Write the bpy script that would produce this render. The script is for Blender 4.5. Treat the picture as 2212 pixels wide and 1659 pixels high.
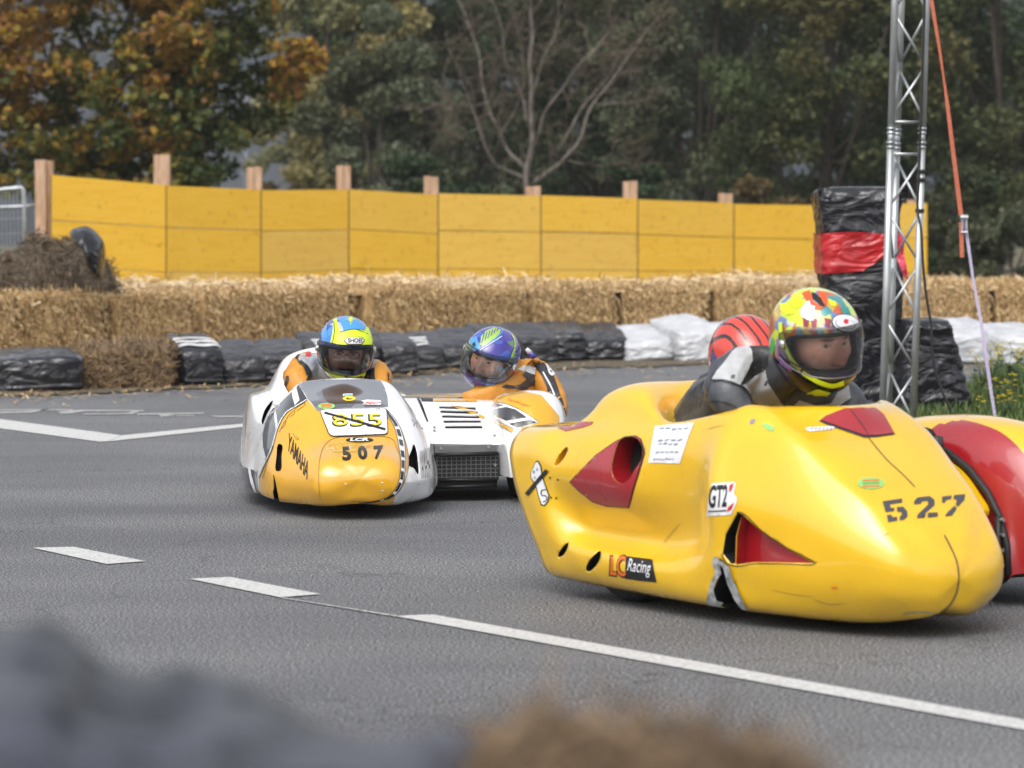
import bpy, bmesh, math, random
import numpy as np
from mathutils import Vector, Matrix, Euler, noise
from mathutils.bvhtree import BVHTree
from mathutils.geometry import delaunay_2d_cdt

for _o in list(bpy.data.objects):
    bpy.data.objects.remove(_o)
SC = bpy.context.scene
COL = SC.collection
R = math.radians
random.seed(7)

# ------------------------------------------------------------------ camera
LENS, CAM_H = 112.5, 1.24
PITCH = math.atan(390 / 8000)
cam_data = bpy.data.cameras.new('camera')
cam_data.lens = LENS
cam_data.sensor_width = 36
cam_data.clip_start = 0.05
cam_data.clip_end = 900
cam_data.dof.use_dof = True
cam_data.dof.focus_distance = 13.4
cam_data.dof.aperture_fstop = 4.5
cam = bpy.data.objects.new('camera', cam_data)
cam.location = (0, 0, CAM_H)
cam.rotation_euler = (math.pi / 2 - PITCH, 0, 0)
COL.objects.link(cam)
SC.camera = cam

# ------------------------------------------------------------------ overcast daylight
world = bpy.data.worlds.new('World')
SC.world = world
world.use_nodes = True
_n, _l = world.node_tree.nodes, world.node_tree.links
_bg = _n['Background']
_sky = _n.new('ShaderNodeTexSky')
_sky.sky_type = 'NISHITA'
_sky.sun_disc = False
SUN_EL, SUN_AZ = R(52), R(200)
_sky.sun_elevation = SUN_EL
_sky.sun_rotation = SUN_AZ
_sky.dust_density = 4.0
_sky.air_density = 1.0
_hs = _n.new('ShaderNodeHueSaturation')
_hs.inputs['Saturation'].default_value = 0.27
_l.new(_sky.outputs[0], _hs.inputs['Color'])
_l.new(_hs.outputs[0], _bg.inputs[0])
_bg.inputs[1].default_value = 0.14
sun_data = bpy.data.lights.new('sun', 'SUN')
sun_data.energy = 0.6
sun_data.angle = R(55)
sun_data.color = (1.0, 0.97, 0.93)
sun = bpy.data.objects.new('sun', sun_data)
# azimuth measured like the sky's sun_rotation (clockwise from +Y)
_sd = Vector((math.sin(SUN_AZ) * math.cos(SUN_EL), math.cos(SUN_AZ) * math.cos(SUN_EL), math.sin(SUN_EL)))
sun.rotation_euler = (-_sd).to_track_quat('-Z', 'Y').to_euler()
COL.objects.link(sun)
SC.view_settings.view_transform = 'Standard'
SC.view_settings.look = 'None'
SC.view_settings.exposure = 0.80
SC.view_settings.gamma = 1
SC.view_settings.use_curve_mapping = False
SC.cycles.max_bounces = 6
SC.cycles.transparent_max_bounces = 12
SC.cycles.sample_clamp_indirect = 6

# ------------------------------------------------------------------ measuring helpers
# the photograph was measured in a 2212 px wide view; these turn a measured point into a place in the world
MF, MCX, MCY = 8000 / 1.157323, 1106.0, 829.5
_c, _s = math.cos(PITCH), math.sin(PITCH)
EYE = Vector((0, 0, CAM_H))
def ray(x, y):
    a, b = (x - MCX) / MF, -(y - MCY) / MF
    return Vector((a, _c + b * _s, -_s + b * _c))
def gnd(x, y, z=0.0):
    r = ray(x, y)
    return EYE + r * ((z - CAM_H) / r.z)
def at(x, y, Y):
    r = ray(x, y)
    return EYE + r * (Y / r.y)
def z1(x, y): return (483.9 + .35156 * x, 639.4 + .35156 * y)
def z2(x, y): return (1071.4 + .5156 * x, 587.6 + .5156 * y)
def z3(x, y): return (1417.1 + .24219 * x, 570.3 + .24219 * y)
def z4(x, y): return (1693.6 + .36459 * x, 345.6 + .36459 * y)
def z7(x, y): return (509.8 + .19922 * x, 794.9 + .19922 * y)

class Frame:
    """a vehicle's own axes: x forward, y left, z up"""
    def __init__(s, o, hd):
        h = R(hd)
        s.o = Vector((o[0], o[1], 0))
        s.u = Vector((math.cos(h), -math.sin(h), 0))
        s.l = Vector((math.sin(h), math.cos(h), 0))
    def w(s, x, y, z): return s.o + s.u * x + s.l * y + Vector((0, 0, z))
    def ly(s, px, y):   # measured point on the plane y = const
        r = ray(*px)
        return EYE + r * ((y - (EYE - s.o).dot(s.l)) / r.dot(s.l))
    def lx(s, px, x):
        r = ray(*px)
        return EYE + r * ((x - (EYE - s.o).dot(s.u)) / r.dot(s.u))

# ------------------------------------------------------------------ objects
def inv_parent(o, parent):
    if parent is not None:
        o.parent = parent
        o.matrix_parent_inverse = parent.get('_dummy', None) or PMAT[parent.name].inverted()
PMAT = {}
def empty(name, loc=(0, 0, 0), rotz=0.0):
    o = bpy.data.objects.new(name, None)
    o.location = loc
    o.rotation_euler = (0, 0, rotz)
    o.empty_display_size = 0.2
    COL.objects.link(o)
    PMAT[o.name] = Matrix.Translation(Vector(loc)) @ Matrix.Rotation(rotz, 4, 'Z')
    return o
def tag(o, label=None, cat=None, group=None, kind=None):
    if label: o['label'] = label
    if cat: o['category'] = cat
    if group: o['group'] = group
    if kind: o['kind'] = kind
    return o
def thing(name, label, cat, loc=(0, 0, 0), rotz=0.0, group=None):
    return tag(empty(name, loc, rotz), label, cat, group)
def mesh(name, verts, faces, mats=None, smooth=True, fm=None, colors=None):
    me = bpy.data.meshes.new(name)
    me.from_pydata([tuple(v) for v in verts], [], faces)
    if mats is not None:
        for m in (mats if isinstance(mats, (list, tuple)) else [mats]):
            me.materials.append(m)
    if smooth:
        me.polygons.foreach_set('use_smooth', [True] * len(me.polygons))
    if fm is not None:
        me.polygons.foreach_set('material_index', fm)
    if colors is not None:
        ca = me.color_attributes.new('Col', 'FLOAT_COLOR', 'POINT')
        a = np.ones((len(me.vertices), 4), dtype=np.float32)
        a[:, :3] = colors
        ca.data.foreach_set('color', a.ravel())
    me.update()
    return me
def link(name, me, parent=None):
    o = bpy.data.objects.new(name, me)
    COL.objects.link(o)
    if parent is not None:
        o.parent = parent
        o.matrix_parent_inverse = PMAT.get(parent.name, Matrix.Identity(4)).inverted()
    PMAT[o.name] = Matrix.Identity(4)
    return o
def obj(name, verts, faces, mats=None, parent=None, **k):
    return link(name, mesh(name, verts, faces, mats, **k), parent)

class MB:
    """collects boxes, tubes and sheets into one mesh"""
    def __init__(s): s.v, s.f, s.m = [], [], []
    def add(s, v, f, m=0):
        b = len(s.v)
        s.v += [Vector(p) for p in v]
        s.f += [tuple(i + b for i in q) for q in f]
        s.m += [m] * len(f)
    def box(s, c, size, rot=None, m=0):
        hx, hy, hz = [d / 2 for d in size]
        v = [Vector((x, y, z)) for x in (-hx, hx) for y in (-hy, hy) for z in (-hz, hz)]
        if rot is not None: v = [rot @ p for p in v]
        s.add([p + Vector(c) for p in v], [(0, 1, 3, 2), (4, 6, 7, 5), (0, 4, 5, 1), (2, 3, 7, 6), (0, 2, 6, 4), (1, 5, 7, 3)], m)
    def tube(s, path, rad, n=8, m=0, cap=True):
        path = [Vector(p) for p in path]
        rr = rad if isinstance(rad, (list, tuple)) else [rad] * len(path)
        rings, prev = [], None
        for i, p in enumerate(path):
            d = (path[min(i + 1, len(path) - 1)] - path[max(i - 1, 0)]).normalized()
            a = prev if prev is not None else (Vector((0, 0, 1)) if abs(d.z) < .9 else Vector((1, 0, 0)))
            a = (a - d * a.dot(d)).normalized()
            prev = a
            b = d.cross(a)
            rings.append([p + (a * math.cos(t) + b * math.sin(t)) * rr[i] for t in [2 * math.pi * k / n for k in range(n)]])
        v = [q for r_ in rings for q in r_]
        f = []
        for i in range(len(path) - 1):
            for k in range(n):
                k2 = (k + 1) % n
                f.append((i * n + k, i * n + k2, (i + 1) * n + k2, (i + 1) * n + k))
        if cap:
            f.append(tuple(range(n - 1, -1, -1)))
            f.append(tuple((len(path) - 1) * n + k for k in range(n)))
        s.add(v, f, m)
    def ribbon(s, path, side, m=0):
        path = [Vector(p) for p in path]
        v = []
        for p in path: v += [p - Vector(side), p + Vector(side)]
        s.add(v, [(2 * i, 2 * i + 1, 2 * i + 3, 2 * i + 2) for i in range(len(path) - 1)], m)
    def build(s, name, mats, parent=None, smooth=False):
        return obj(name, s.v, s.f, mats, parent, smooth=smooth, fm=s.m)

def crinterp(P, axis, per, closed=False):
    """non-uniform Catmull-Rom through the control grid P along axis"""
    P = np.moveaxis(P, axis, 0)
    n = P.shape[0]
    idx = np.arange(n)
    nxt = P[(idx + 1) % n] if closed else P[1:]
    cur = P if closed else P[:-1]
    d = np.linalg.norm(nxt - cur, axis=-1).reshape(len(cur), -1).mean(axis=1)
    d = np.maximum(d, 1e-4) ** 0.6
    out = []
    segs = n if closed else n - 1
    for i in range(segs):
        p1, p2 = P[i], P[(i + 1) % n]
        h1 = d[i]
        if closed or i > 0:
            p0, h0 = P[(i - 1) % n], d[(i - 1) % len(d)]
            m1 = ((p1 - p0) / h0 * h1 + (p2 - p1) / h1 * h0) / (h0 + h1)
        else:
            m1 = (p2 - p1) / h1
        if closed or i < segs - 1:
            p3, h2 = P[(i + 2) % n], d[(i + 1) % len(d)]
            m2 = ((p2 - p1) / h1 * h2 + (p3 - p2) / h2 * h1) / (h1 + h2)
        else:
            m2 = (p2 - p1) / h1
        for k in range(per):
            t = k / per
            a, b = 2 * t**3 - 3 * t**2 + 1, t**3 - 2 * t**2 + t
            c, e = -2 * t**3 + 3 * t**2, t**3 - t**2
            out.append(a * p1 + b * h1 * m1 + c * p2 + e * h1 * m2)
    if not closed:
        out.append(P[-1])
    return np.moveaxis(np.array(out), 0, axis)

def grid_faces(n, m, closed=False):
    f = []
    for i in range(n - 1):
        for j in range(m if closed else m - 1):
            j2 = (j + 1) % m
            f.append((i * m + j, i * m + j2, (i + 1) * m + j2, (i + 1) * m + j))
    return f

# ------------------------------------------------------------------ materials
def srgb(h, k=1.0):
    h = h.lstrip('#')
    c = [int(h[i:i + 2], 16) / 255 for i in (0, 2, 4)]
    return tuple(k * (x / 12.92 if x <= .04045 else ((x + .055) / 1.055) ** 2.4) for x in c)
def new_mat(name):
    m = bpy.data.materials.new(name)
    m.use_nodes = True
    nt = m.node_tree
    return m, nt.nodes, nt.links, nt.nodes['Principled BSDF']
def ramp(n, stops):
    r = n.new('ShaderNodeValToRGB')
    e = r.color_ramp.elements
    while len(e) < len(stops): e.new(0.5)
    for el, (p, c) in zip(e, stops):
        el.position = p
        el.color = (*c, 1)
    return r
def mat(name, c, rough=.5, metal=0.0, coat=0.0, c2=None, scale=20, bump=0.0, bscale=60, spec=.5, detail=4, stretch=None, obj_rand=0.0, contrast=(.35, .65)):
    m, n, l, b = new_mat(name)
    b.inputs['Roughness'].default_value = rough
    b.inputs['Metallic'].default_value = metal
    b.inputs['Coat Weight'].default_value = coat
    b.inputs['Coat Roughness'].default_value = .06
    b.inputs['Specular IOR Level'].default_value = spec
    tc = n.new('ShaderNodeTexCoord')
    src = tc.outputs['Object']
    if stretch:
        mp = n.new('ShaderNodeMapping')
        mp.inputs['Scale'].default_value = stretch
        l.new(src, mp.inputs[0])
        src = mp.outputs[0]
    if c2 is None:
        b.inputs['Base Color'].default_value = (*c, 1)
    else:
        t = n.new('ShaderNodeTexNoise')
        t.inputs['Scale'].default_value = scale
        t.inputs['Detail'].default_value = detail
        l.new(src, t.inputs['Vector'])
        r = ramp(n, [(contrast[0], c), (contrast[1], c2)])
        l.new(t.outputs[0], r.inputs[0])
        out = r.outputs[0]
        if obj_rand:
            oi = n.new('ShaderNodeObjectInfo')
            hv = n.new('ShaderNodeHueSaturation')
            mr = n.new('ShaderNodeMapRange')
            mr.inputs[3].default_value = 1 - obj_rand
            mr.inputs[4].default_value = 1 + obj_rand
            l.new(oi.outputs['Random'], mr.inputs[0])
            l.new(mr.outputs[0], hv.inputs['Value'])
            l.new(out, hv.inputs['Color'])
            out = hv.outputs[0]
        l.new(out, b.inputs['Base Color'])
    if bump:
        t2 = n.new('ShaderNodeTexNoise')
        t2.inputs['Scale'].default_value = bscale
        t2.inputs['Detail'].default_value = 5
        l.new(src, t2.inputs['Vector'])
        bp = n.new('ShaderNodeBump')
        bp.inputs['Strength'].default_value = bump
        bp.inputs['Distance'].default_value = .01
        l.new(t2.outputs[0], bp.inputs['Height'])
        l.new(bp.outputs[0], b.inputs['Normal'])
    return m
def vcol_mat(name, rough=.3, coat=0.0, bump=0.0, bscale=80, spec=.5):
    m = mat(name, (.5, .5, .5), rough, coat=coat, bump=bump, bscale=bscale, spec=spec)
    n, l = m.node_tree.nodes, m.node_tree.links
    a = n.new('ShaderNodeVertexColor')
    a.layer_name = 'Col'
    l.new(a.outputs[0], n['Principled BSDF'].inputs['Base Color'])
    return m

def paint_mat(name, c, c_dirt, rough=.18):
    """glossy gel-coat: faint mottling, scuffs and road dirt, a little orange peel"""
    m, n, l, b = new_mat(name)
    tc = n.new('ShaderNodeTexCoord')
    t = n.new('ShaderNodeTexNoise'); t.inputs['Scale'].default_value = 5; t.inputs['Detail'].default_value = 6
    l.new(tc.outputs['Object'], t.inputs['Vector'])
    r = ramp(n, [(.3, tuple(x * .9 for x in c)), (.7, c)])
    l.new(t.outputs[0], r.inputs[0])
    t2 = n.new('ShaderNodeTexNoise'); t2.inputs['Scale'].default_value = 38; t2.inputs['Detail'].default_value = 8; t2.inputs['Roughness'].default_value = .7
    l.new(tc.outputs['Object'], t2.inputs['Vector'])
    r2 = ramp(n, [(.66, (0, 0, 0)), (.76, (1, 1, 1))])
    l.new(t2.outputs[0], r2.inputs[0])
    mx = n.new('ShaderNodeMix'); mx.data_type = 'RGBA'
    mx.inputs['B'].default_value = (*c_dirt, 1)
    ml = n.new('ShaderNodeMath'); ml.operation = 'MULTIPLY'; ml.inputs[1].default_value = .45
    l.new(r2.outputs[0], ml.inputs[0])
    l.new(ml.outputs[0], mx.inputs['Factor'])
    l.new(r.outputs[0], mx.inputs['A'])
    l.new(mx.outputs['Result'], b.inputs['Base Color'])
    mr = n.new('ShaderNodeMapRange')
    mr.inputs[3].default_value = rough
    mr.inputs[4].default_value = rough + .22
    l.new(t.outputs[0], mr.inputs[0])
    l.new(mr.outputs[0], b.inputs['Roughness'])
    b.inputs['Coat Weight'].default_value = 1.0
    b.inputs['Coat IOR'].default_value = 1.58
    b.inputs['Coat Roughness'].default_value = .06
    t3 = n.new('ShaderNodeTexNoise'); t3.inputs['Scale'].default_value = 9; t3.inputs['Detail'].default_value = 2
    l.new(tc.outputs['Object'], t3.inputs['Vector'])
    bp = n.new('ShaderNodeBump'); bp.inputs['Strength'].default_value = .05; bp.inputs['Distance'].default_value = .02
    l.new(t3.outputs[0], bp.inputs['Height'])
    l.new(bp.outputs[0], b.inputs['Normal'])
    l.new(bp.outputs[0], b.inputs['Coat Normal'])
    return m

# ------------------------------------------------------------------ flat print on a curved surface
def resample(poly, step):
    out = []
    for i, p in enumerate(poly):
        q = poly[(i + 1) % len(poly)]
        k = max(1, int(math.hypot(q[0] - p[0], q[1] - p[1]) / step))
        out += [(p[0] + (q[0] - p[0]) * t / k, p[1] + (q[1] - p[1]) * t / k) for t in range(k)]
    return out
def smooth_poly(pts, per=5):
    P = np.array([(x, y, 0) for x, y in pts], float)
    return [(a[0], a[1]) for a in crinterp(P, 0, per, closed=True)]
def inside(p, poly):
    c, j = False, len(poly) - 1
    for i in range(len(poly)):
        a, b = poly[i], poly[j]
        if (a[1] > p[1]) != (b[1] > p[1]) and p[0] < (b[0] - a[0]) * (p[1] - a[1]) / (b[1] - a[1]) + a[0]: c = not c
        j = i
    return c
def drape(pts2, tris, bvh, off, main_only=False):
    """lay flat print on a surface: every point goes straight onto it, lifted by off"""
    vs = []
    for x, y in pts2:
        d = ray(x, y).normalized()
        h = bvh.ray_cast(EYE, d, 60)
        if h[0] is None:
            vs.append(None)
            continue
        nrm = h[1] if h[1].dot(d) < 0 else -h[1]
        vs.append(h[0] + nrm * off)
    if main_only:   # keep the one connected patch, not stray bits of what lies behind it
        par = list(range(len(vs)))
        def fd(i):
            while par[i] != i:
                par[i] = par[par[i]]
                i = par[i]
            return i
        for t in tris:
            if all(vs[i] is not None for i in t):
                q = [vs[i] for i in t]
                if max((q[0] - q[1]).length, (q[1] - q[2]).length, (q[2] - q[0]).length) < .12:
                    par[fd(t[0])] = fd(t[1]); par[fd(t[1])] = fd(t[2])
        cn = {}
        for i, v in enumerate(vs):
            if v is not None: cn[fd(i)] = cn.get(fd(i), 0) + 1
        if cn:
            mx_ = max(cn, key=cn.get)
            vs = [v if v is not None and fd(i) == mx_ else None for i, v in enumerate(vs)]
    ok, mp = [], {}
    for i, v in enumerate(vs):
        if v is not None:
            mp[i] = len(ok)
            ok.append(v)
    f = []
    for t in tris:
        if all(i in mp for i in t):
            q = [ok[mp[i]] for i in t]
            if max((q[0] - q[1]).length, (q[1] - q[2]).length, (q[2] - q[0]).length) < .25:
                f.append(tuple(mp[i] for i in t))
    return ok, f
def decal(name, poly, bvh, m, parent, off=.0015, step=7.0, holes=()):
    poly = resample(poly, step)
    pts = list(poly)
    edges = [(i, (i + 1) % len(poly)) for i in range(len(poly))]
    for h in holes:
        h = resample(h, step)
        b = len(pts)
        pts += h
        edges += [(b + i, b + (i + 1) % len(h)) for i in range(len(h))]
    xs, ys = [p[0] for p in poly], [p[1] for p in poly]
    x = min(xs) + step / 2
    while x < max(xs):
        y = min(ys) + step / 2
        while y < max(ys):
            if inside((x, y), poly): pts.append((x, y))
            y += step
        x += step
    r = delaunay_2d_cdt([Vector(p) for p in pts], edges, [], 0, 1e-4)
    V = [(v.x, v.y) for v in r[0]]
    T = []
    for t in r[2]:
        c = (sum(V[i][0] for i in t) / 3, sum(V[i][1] for i in t) / 3)
        if inside(c, poly) and not any(inside(c, h) for h in holes): T.append(tuple(t))
    v, f = drape(V, T, bvh, off, True)
    if not f: return None
    return obj(name, v, f, m, parent)
def stroke(pts, w, closed=False):
    """outline polygon of a line of width w"""
    L_, R_ = [], []
    n = len(pts)
    for i, p in enumerate(pts):
        a, b = pts[max(i - 1, 0)], pts[min(i + 1, n - 1)]
        dx, dy = b[0] - a[0], b[1] - a[1]
        k = math.hypot(dx, dy) or 1
        ww = w[i] if isinstance(w, (list, tuple)) else w
        L_.append((p[0] - dy / k * ww / 2, p[1] + dx / k * ww / 2))
        R_.append((p[0] + dy / k * ww / 2, p[1] - dx / k * ww / 2))
    return L_ + R_[::-1]
def spline2(pts, per=6):
    P = np.array([(x, y, 0) for x, y in pts], float)
    return [(a[0], a[1]) for a in crinterp(P, 0, per)]
def lettering(name, text, quad, bvh, m, parent, off=.002, bold=0.0, shear=0.0, spacing=1.0, maxe=4.0):
    """text fitted into the four measured corners (top-left, top-right, bottom-right, bottom-left)"""
    cu = bpy.data.curves.new('lettering', 'FONT')
    cu.body = text
    cu.offset = bold
    cu.shear = shear
    cu.space_character = spacing
    cu.resolution_u = 3
    o = bpy.data.objects.new('lettering', cu)
    COL.objects.link(o)
    dg = bpy.context.evaluated_depsgraph_get()
    me = bpy.data.meshes.new_from_object(o.evaluated_get(dg))
    bpy.data.objects.remove(o)
    bm = bmesh.new()
    bm.from_mesh(me)
    xs, ys = [v.co.x for v in bm.verts], [v.co.y for v in bm.verts]
    x0, x1, y0, y1 = min(xs), max(xs), min(ys), max(ys)
    a, b, c_, d = [Vector(q) for q in quad]
    for v in bm.verts:
        u, w = (v.co.x - x0) / (x1 - x0), 1 - (v.co.y - y0) / (y1 - y0)
        p = a * (1 - u) * (1 - w) + b * u * (1 - w) + c_ * u * w + d * (1 - u) * w
        v.co = (p.x, p.y, 0)
    bmesh.ops.triangulate(bm, faces=bm.faces[:])
    for _ in range(3):
        es = [e for e in bm.edges if e.calc_length() > maxe]
        if not es: break
        bmesh.ops.subdivide_edges(bm, edges=es, cuts=1)
        bmesh.ops.triangulate(bm, faces=bm.faces[:])
    bm.verts.index_update()
    V = [(v.co.x, v.co.y) for v in bm.verts]
    T = [tuple(v.index for v in f.verts) for f in bm.faces]
    bm.free()
    v, f = drape(V, T, bvh, off)
    if not f: return None
    return obj(name, v, f, m, parent)
def bvh_of(o):
    me = o.data
    mw = Matrix.Identity(4)
    return BVHTree.FromPolygons([v.co.copy() for v in me.vertices], [tuple(p.vertices) for p in me.polygons])
def bvh_many(objs):
    V, F = [], []
    for o in objs:
        b = len(V)
        V += [v.co.copy() for v in o.data.vertices]
        F += [tuple(i + b for i in p.vertices) for p in o.data.polygons]
    return BVHTree.FromPolygons(V, F)
DEBUG = False
def carve(o, cutter):
    md = o.modifiers.new('carve', 'BOOLEAN')
    md.object = cutter
    md.operation = 'DIFFERENCE'
    md.solver = 'EXACT'
    md.material_mode = 'TRANSFER'
    dg = bpy.context.evaluated_depsgraph_get()
    me = bpy.data.meshes.new_from_object(o.evaluated_get(dg))
    o.modifiers.clear()
    old = o.data
    if DEBUG: print('CARVE', o.name, len(old.vertices), len(me.vertices))
    if len(me.vertices) > .6 * len(old.vertices):
        o.data = me
        bpy.data.meshes.remove(old)
    bpy.data.objects.remove(cutter)
def ellipse(cx, cy, rx, ry, n=20, rot=0.0):
    c, s = math.cos(rot), math.sin(rot)
    return [(cx + rx * math.cos(t) * c - ry * math.sin(t) * s, cy + rx * math.cos(t) * s + ry * math.sin(t) * c) for t in [2 * math.pi * k / n for k in range(n)]]
def nz(p, s=1.0): return noise.noise(Vector(p) * s)
# ================================================================== GROUND
def asphalt_mat():
    m, n, l, b = new_mat('asphalt')
    tc = n.new('ShaderNodeTexCoord')
    t = n.new('ShaderNodeTexNoise'); t.inputs['Scale'].default_value = 108; t.inputs['Detail'].default_value = 4; t.inputs['Roughness'].default_value = .6
    l.new(tc.outputs['Object'], t.inputs['Vector'])
    r = ramp(n, [(.39, (.025, .026, .029)), (.5, (.114, .116, .121)), (.61, (.35, .352, .358))])
    l.new(t.outputs[0], r.inputs[0])
    t2 = n.new('ShaderNodeTexNoise'); t2.inputs['Scale'].default_value = .9; t2.inputs['Detail'].default_value = 5
    mp = n.new('ShaderNodeMapping'); mp.inputs['Scale'].default_value = (.5, 1.1, 1); mp.inputs['Rotation'].default_value = (0, 0, R(-35))
    l.new(tc.outputs['Object'], mp.inputs[0]); l.new(mp.outputs[0], t2.inputs['Vector'])
    r2 = ramp(n, [(.34, (.70, .705, .73)), (.64, (1.03, 1.03, 1.02))])
    l.new(t2.outputs[0], r2.inputs[0])
    mx = n.new('ShaderNodeMix'); mx.data_type = 'RGBA'; mx.blend_type = 'MULTIPLY'; mx.inputs['Factor'].default_value = 1
    l.new(r.outputs[0], mx.inputs['A']); l.new(r2.outputs[0], mx.inputs['B'])
    # hairline cracks
    v = n.new('ShaderNodeTexVoronoi'); v.feature = 'DISTANCE_TO_EDGE'; v.inputs['Scale'].default_value = .35
    nw = n.new('ShaderNodeTexNoise'); nw.inputs['Scale'].default_value = 2.5; nw.inputs['Detail'].default_value = 6
    l.new(tc.outputs['Object'], nw.inputs['Vector'])
    ad = n.new('ShaderNodeMixRGB'); ad.blend_type = 'ADD'; ad.inputs[0].default_value = .9
    l.new(tc.outputs['Object'], ad.inputs[1]); l.new(nw.outputs['Color'], ad.inputs[2])
    l.new(ad.outputs[0], v.inputs['Vector'])
    r3 = ramp(n, [(.0, (.55, .55, .55)), (.004, (1, 1, 1))])
    l.new(v.outputs['Distance'], r3.inputs[0])
    mx2 = n.new('ShaderNodeMix'); mx2.data_type = 'RGBA'; mx2.blend_type = 'MULTIPLY'; mx2.inputs['Factor'].default_value = 1
    l.new(mx.outputs['Result'], mx2.inputs['A']); l.new(r3.outputs[0], mx2.inputs['B'])
    l.new(mx2.outputs['Result'], b.inputs['Base Color'])
    b.inputs['Roughness'].default_value = .72
    b.inputs['Specular IOR Level'].default_value = .35
    bp = n.new('ShaderNodeBump'); bp.inputs['Strength'].default_value = .5; bp.inputs['Distance'].default_value = .005
    l.new(t.outputs[0], bp.inputs['Height']); l.new(bp.outputs[0], b.inputs['Normal'])
    return m
M = {}
M['asphalt'] = asphalt_mat()
M['soil'] = mat('soil and short grass', (.06, .055, .025), .95, c2=(.13, .105, .055), scale=3, bump=.6, bscale=30)
M['line'] = mat('road paint', (.33, .33, .32), .7, c2=(.56, .56, .545), scale=75, bump=.3, bscale=160, detail=8, contrast=(.3, .55))
M['line_worn'] = mat('worn road paint', (.16, .16, .16), .75, c2=(.45, .45, .44), scale=60, bump=.3, bscale=160, detail=8, contrast=(.36, .56))
M['verge'] = mat('dirt with straw litter', (.05, .042, .03), .95, c2=(.15, .12, .075), scale=22, bump=.8, bscale=60)

tag(obj('ground', [(-400, -40, -.03), (400, -40, -.03), (400, 500, -.03), (-400, 500, -.03)], [(0, 1, 2, 3)], M['soil']), kind='structure')
tag(obj('road', [(-30, -6, 0), (30, -6, 0), (30, 31.5, 0), (-30, 31.5, 0)], [(0, 1, 2, 3)], M['asphalt']), kind='structure')

def sheet(name, px, m, z=.004, sub=None):
    v = [gnd(x, y, z) for x, y in px]
    return tag(obj(name, v, [tuple(range(len(v)))], m, smooth=False), kind='structure')
# dashed centre line, the long solid line that follows it, and the hairline seam between
for q in ([(70, 1183), (160, 1181), (315, 1212), (230, 1218)], [(408, 1250), (497, 1246), (693, 1283), (606, 1290)]):
    sheet('road_marking', q, M['line'])
sheet('road_marking', [(850, 1330), (935, 1327), (2300, 1570), (2300, 1592)], M['line'])
sheet('road_marking', [(606, 1291), (612, 1290.3), (870, 1331), (850, 1331)], M['line_worn'])
sheet('road_marking', [(-60, 897), (0, 905), (262, 940), (235, 953), (215, 954), (-60, 917)], M['line'], .004)
sheet('road_marking', [(263, 940.2), (545, 913), (620, 906), (620, 912), (545, 920), (236, 953.2)], M['line'], .004)
# worn painted letters lying flat on the far lane
for q in ([(-20, 884), (158, 884), (158, 886.5), (-20, 886.5)], [(-20, 889), (60, 888), (95, 884), (110, 884), (70, 891), (-20, 893)],
          [(125, 889), (175, 885), (310, 885.5), (310, 888), (182, 888), (150, 893), (130, 893)], [(180, 893), (275, 892), (290, 887), (306, 887), (285, 894.5), (180, 895)],
          [(295, 893), (440, 891), (440, 893.4), (298, 896)], [(345, 896), (362, 892.5), (380, 892.5), (364, 898), (420, 896), (420, 898), (345, 900)],
          [(452, 898), (620, 898), (620, 901), (470, 901)], [(520, 895), (620, 893), (620, 895.4), (530, 897.5)]):
    sheet('road_marking', q, M['line_worn'])

def verge_strip(name, front, back, z=.012):
    rnd = random.Random(3)
    def fine(p, j):
        out = []
        for a, b in zip(p, p[1:]):
            for k in range(12): out.append((a[0] + (b[0] - a[0]) * k / 12, a[1] + (b[1] - a[1]) * k / 12 + rnd.uniform(-j, j)))
        return out + [p[-1]]
    front, back = fine([(x, y - 5) for x, y in front], 2.6), fine(back, 0)
    v, n = [], len(front)
    for a, b in zip(front, back):
        v += [gnd(*a, z), gnd(*b, z)]
    tag(obj(name, v, [(2 * i, 2 * i + 2, 2 * i + 3, 2 * i + 1) for i in range(n - 1)], M['verge'], smooth=False), kind='structure')
verge_strip('dirt_verge', [(-80, 862), (130, 856), (360, 846), (560, 836), (760, 823), (900, 813), (1080, 800), (1250, 800), (1420, 795), (1600, 786), (1800, 781), (2260, 768)],
            [(-80, 760), (130, 760), (360, 760), (560, 750), (760, 745), (900, 740), (1080, 730), (1250, 725), (1420, 725), (1600, 725), (1800, 725), (2260, 725)])

# far wooded slope that closes the view
M['hill'] = mat('distant wooded slope', (.026, .033, .042), 1, c2=(.052, .060, .066), scale=.09, detail=8, bump=.6, bscale=.2)  # blue of the hazy distance is put into the base colour
hv, hf = [], []
NX, NY = 50, 12
for j in range(NY):
    for i in range(NX):
        x = -220 + 440 * i / (NX - 1)
        y = 230 + 110 * j / (NY - 1)
        z = -.5 + 46 * (j / (NY - 1)) ** .8 + 4 * nz((x * .02, y * .02, 0)) * (j > 0)
        hv.append((x, y, z))
hf = grid_faces(NY, NX)
tag(obj('wooded_hill', hv, hf, M['hill']), kind='structure')

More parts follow.
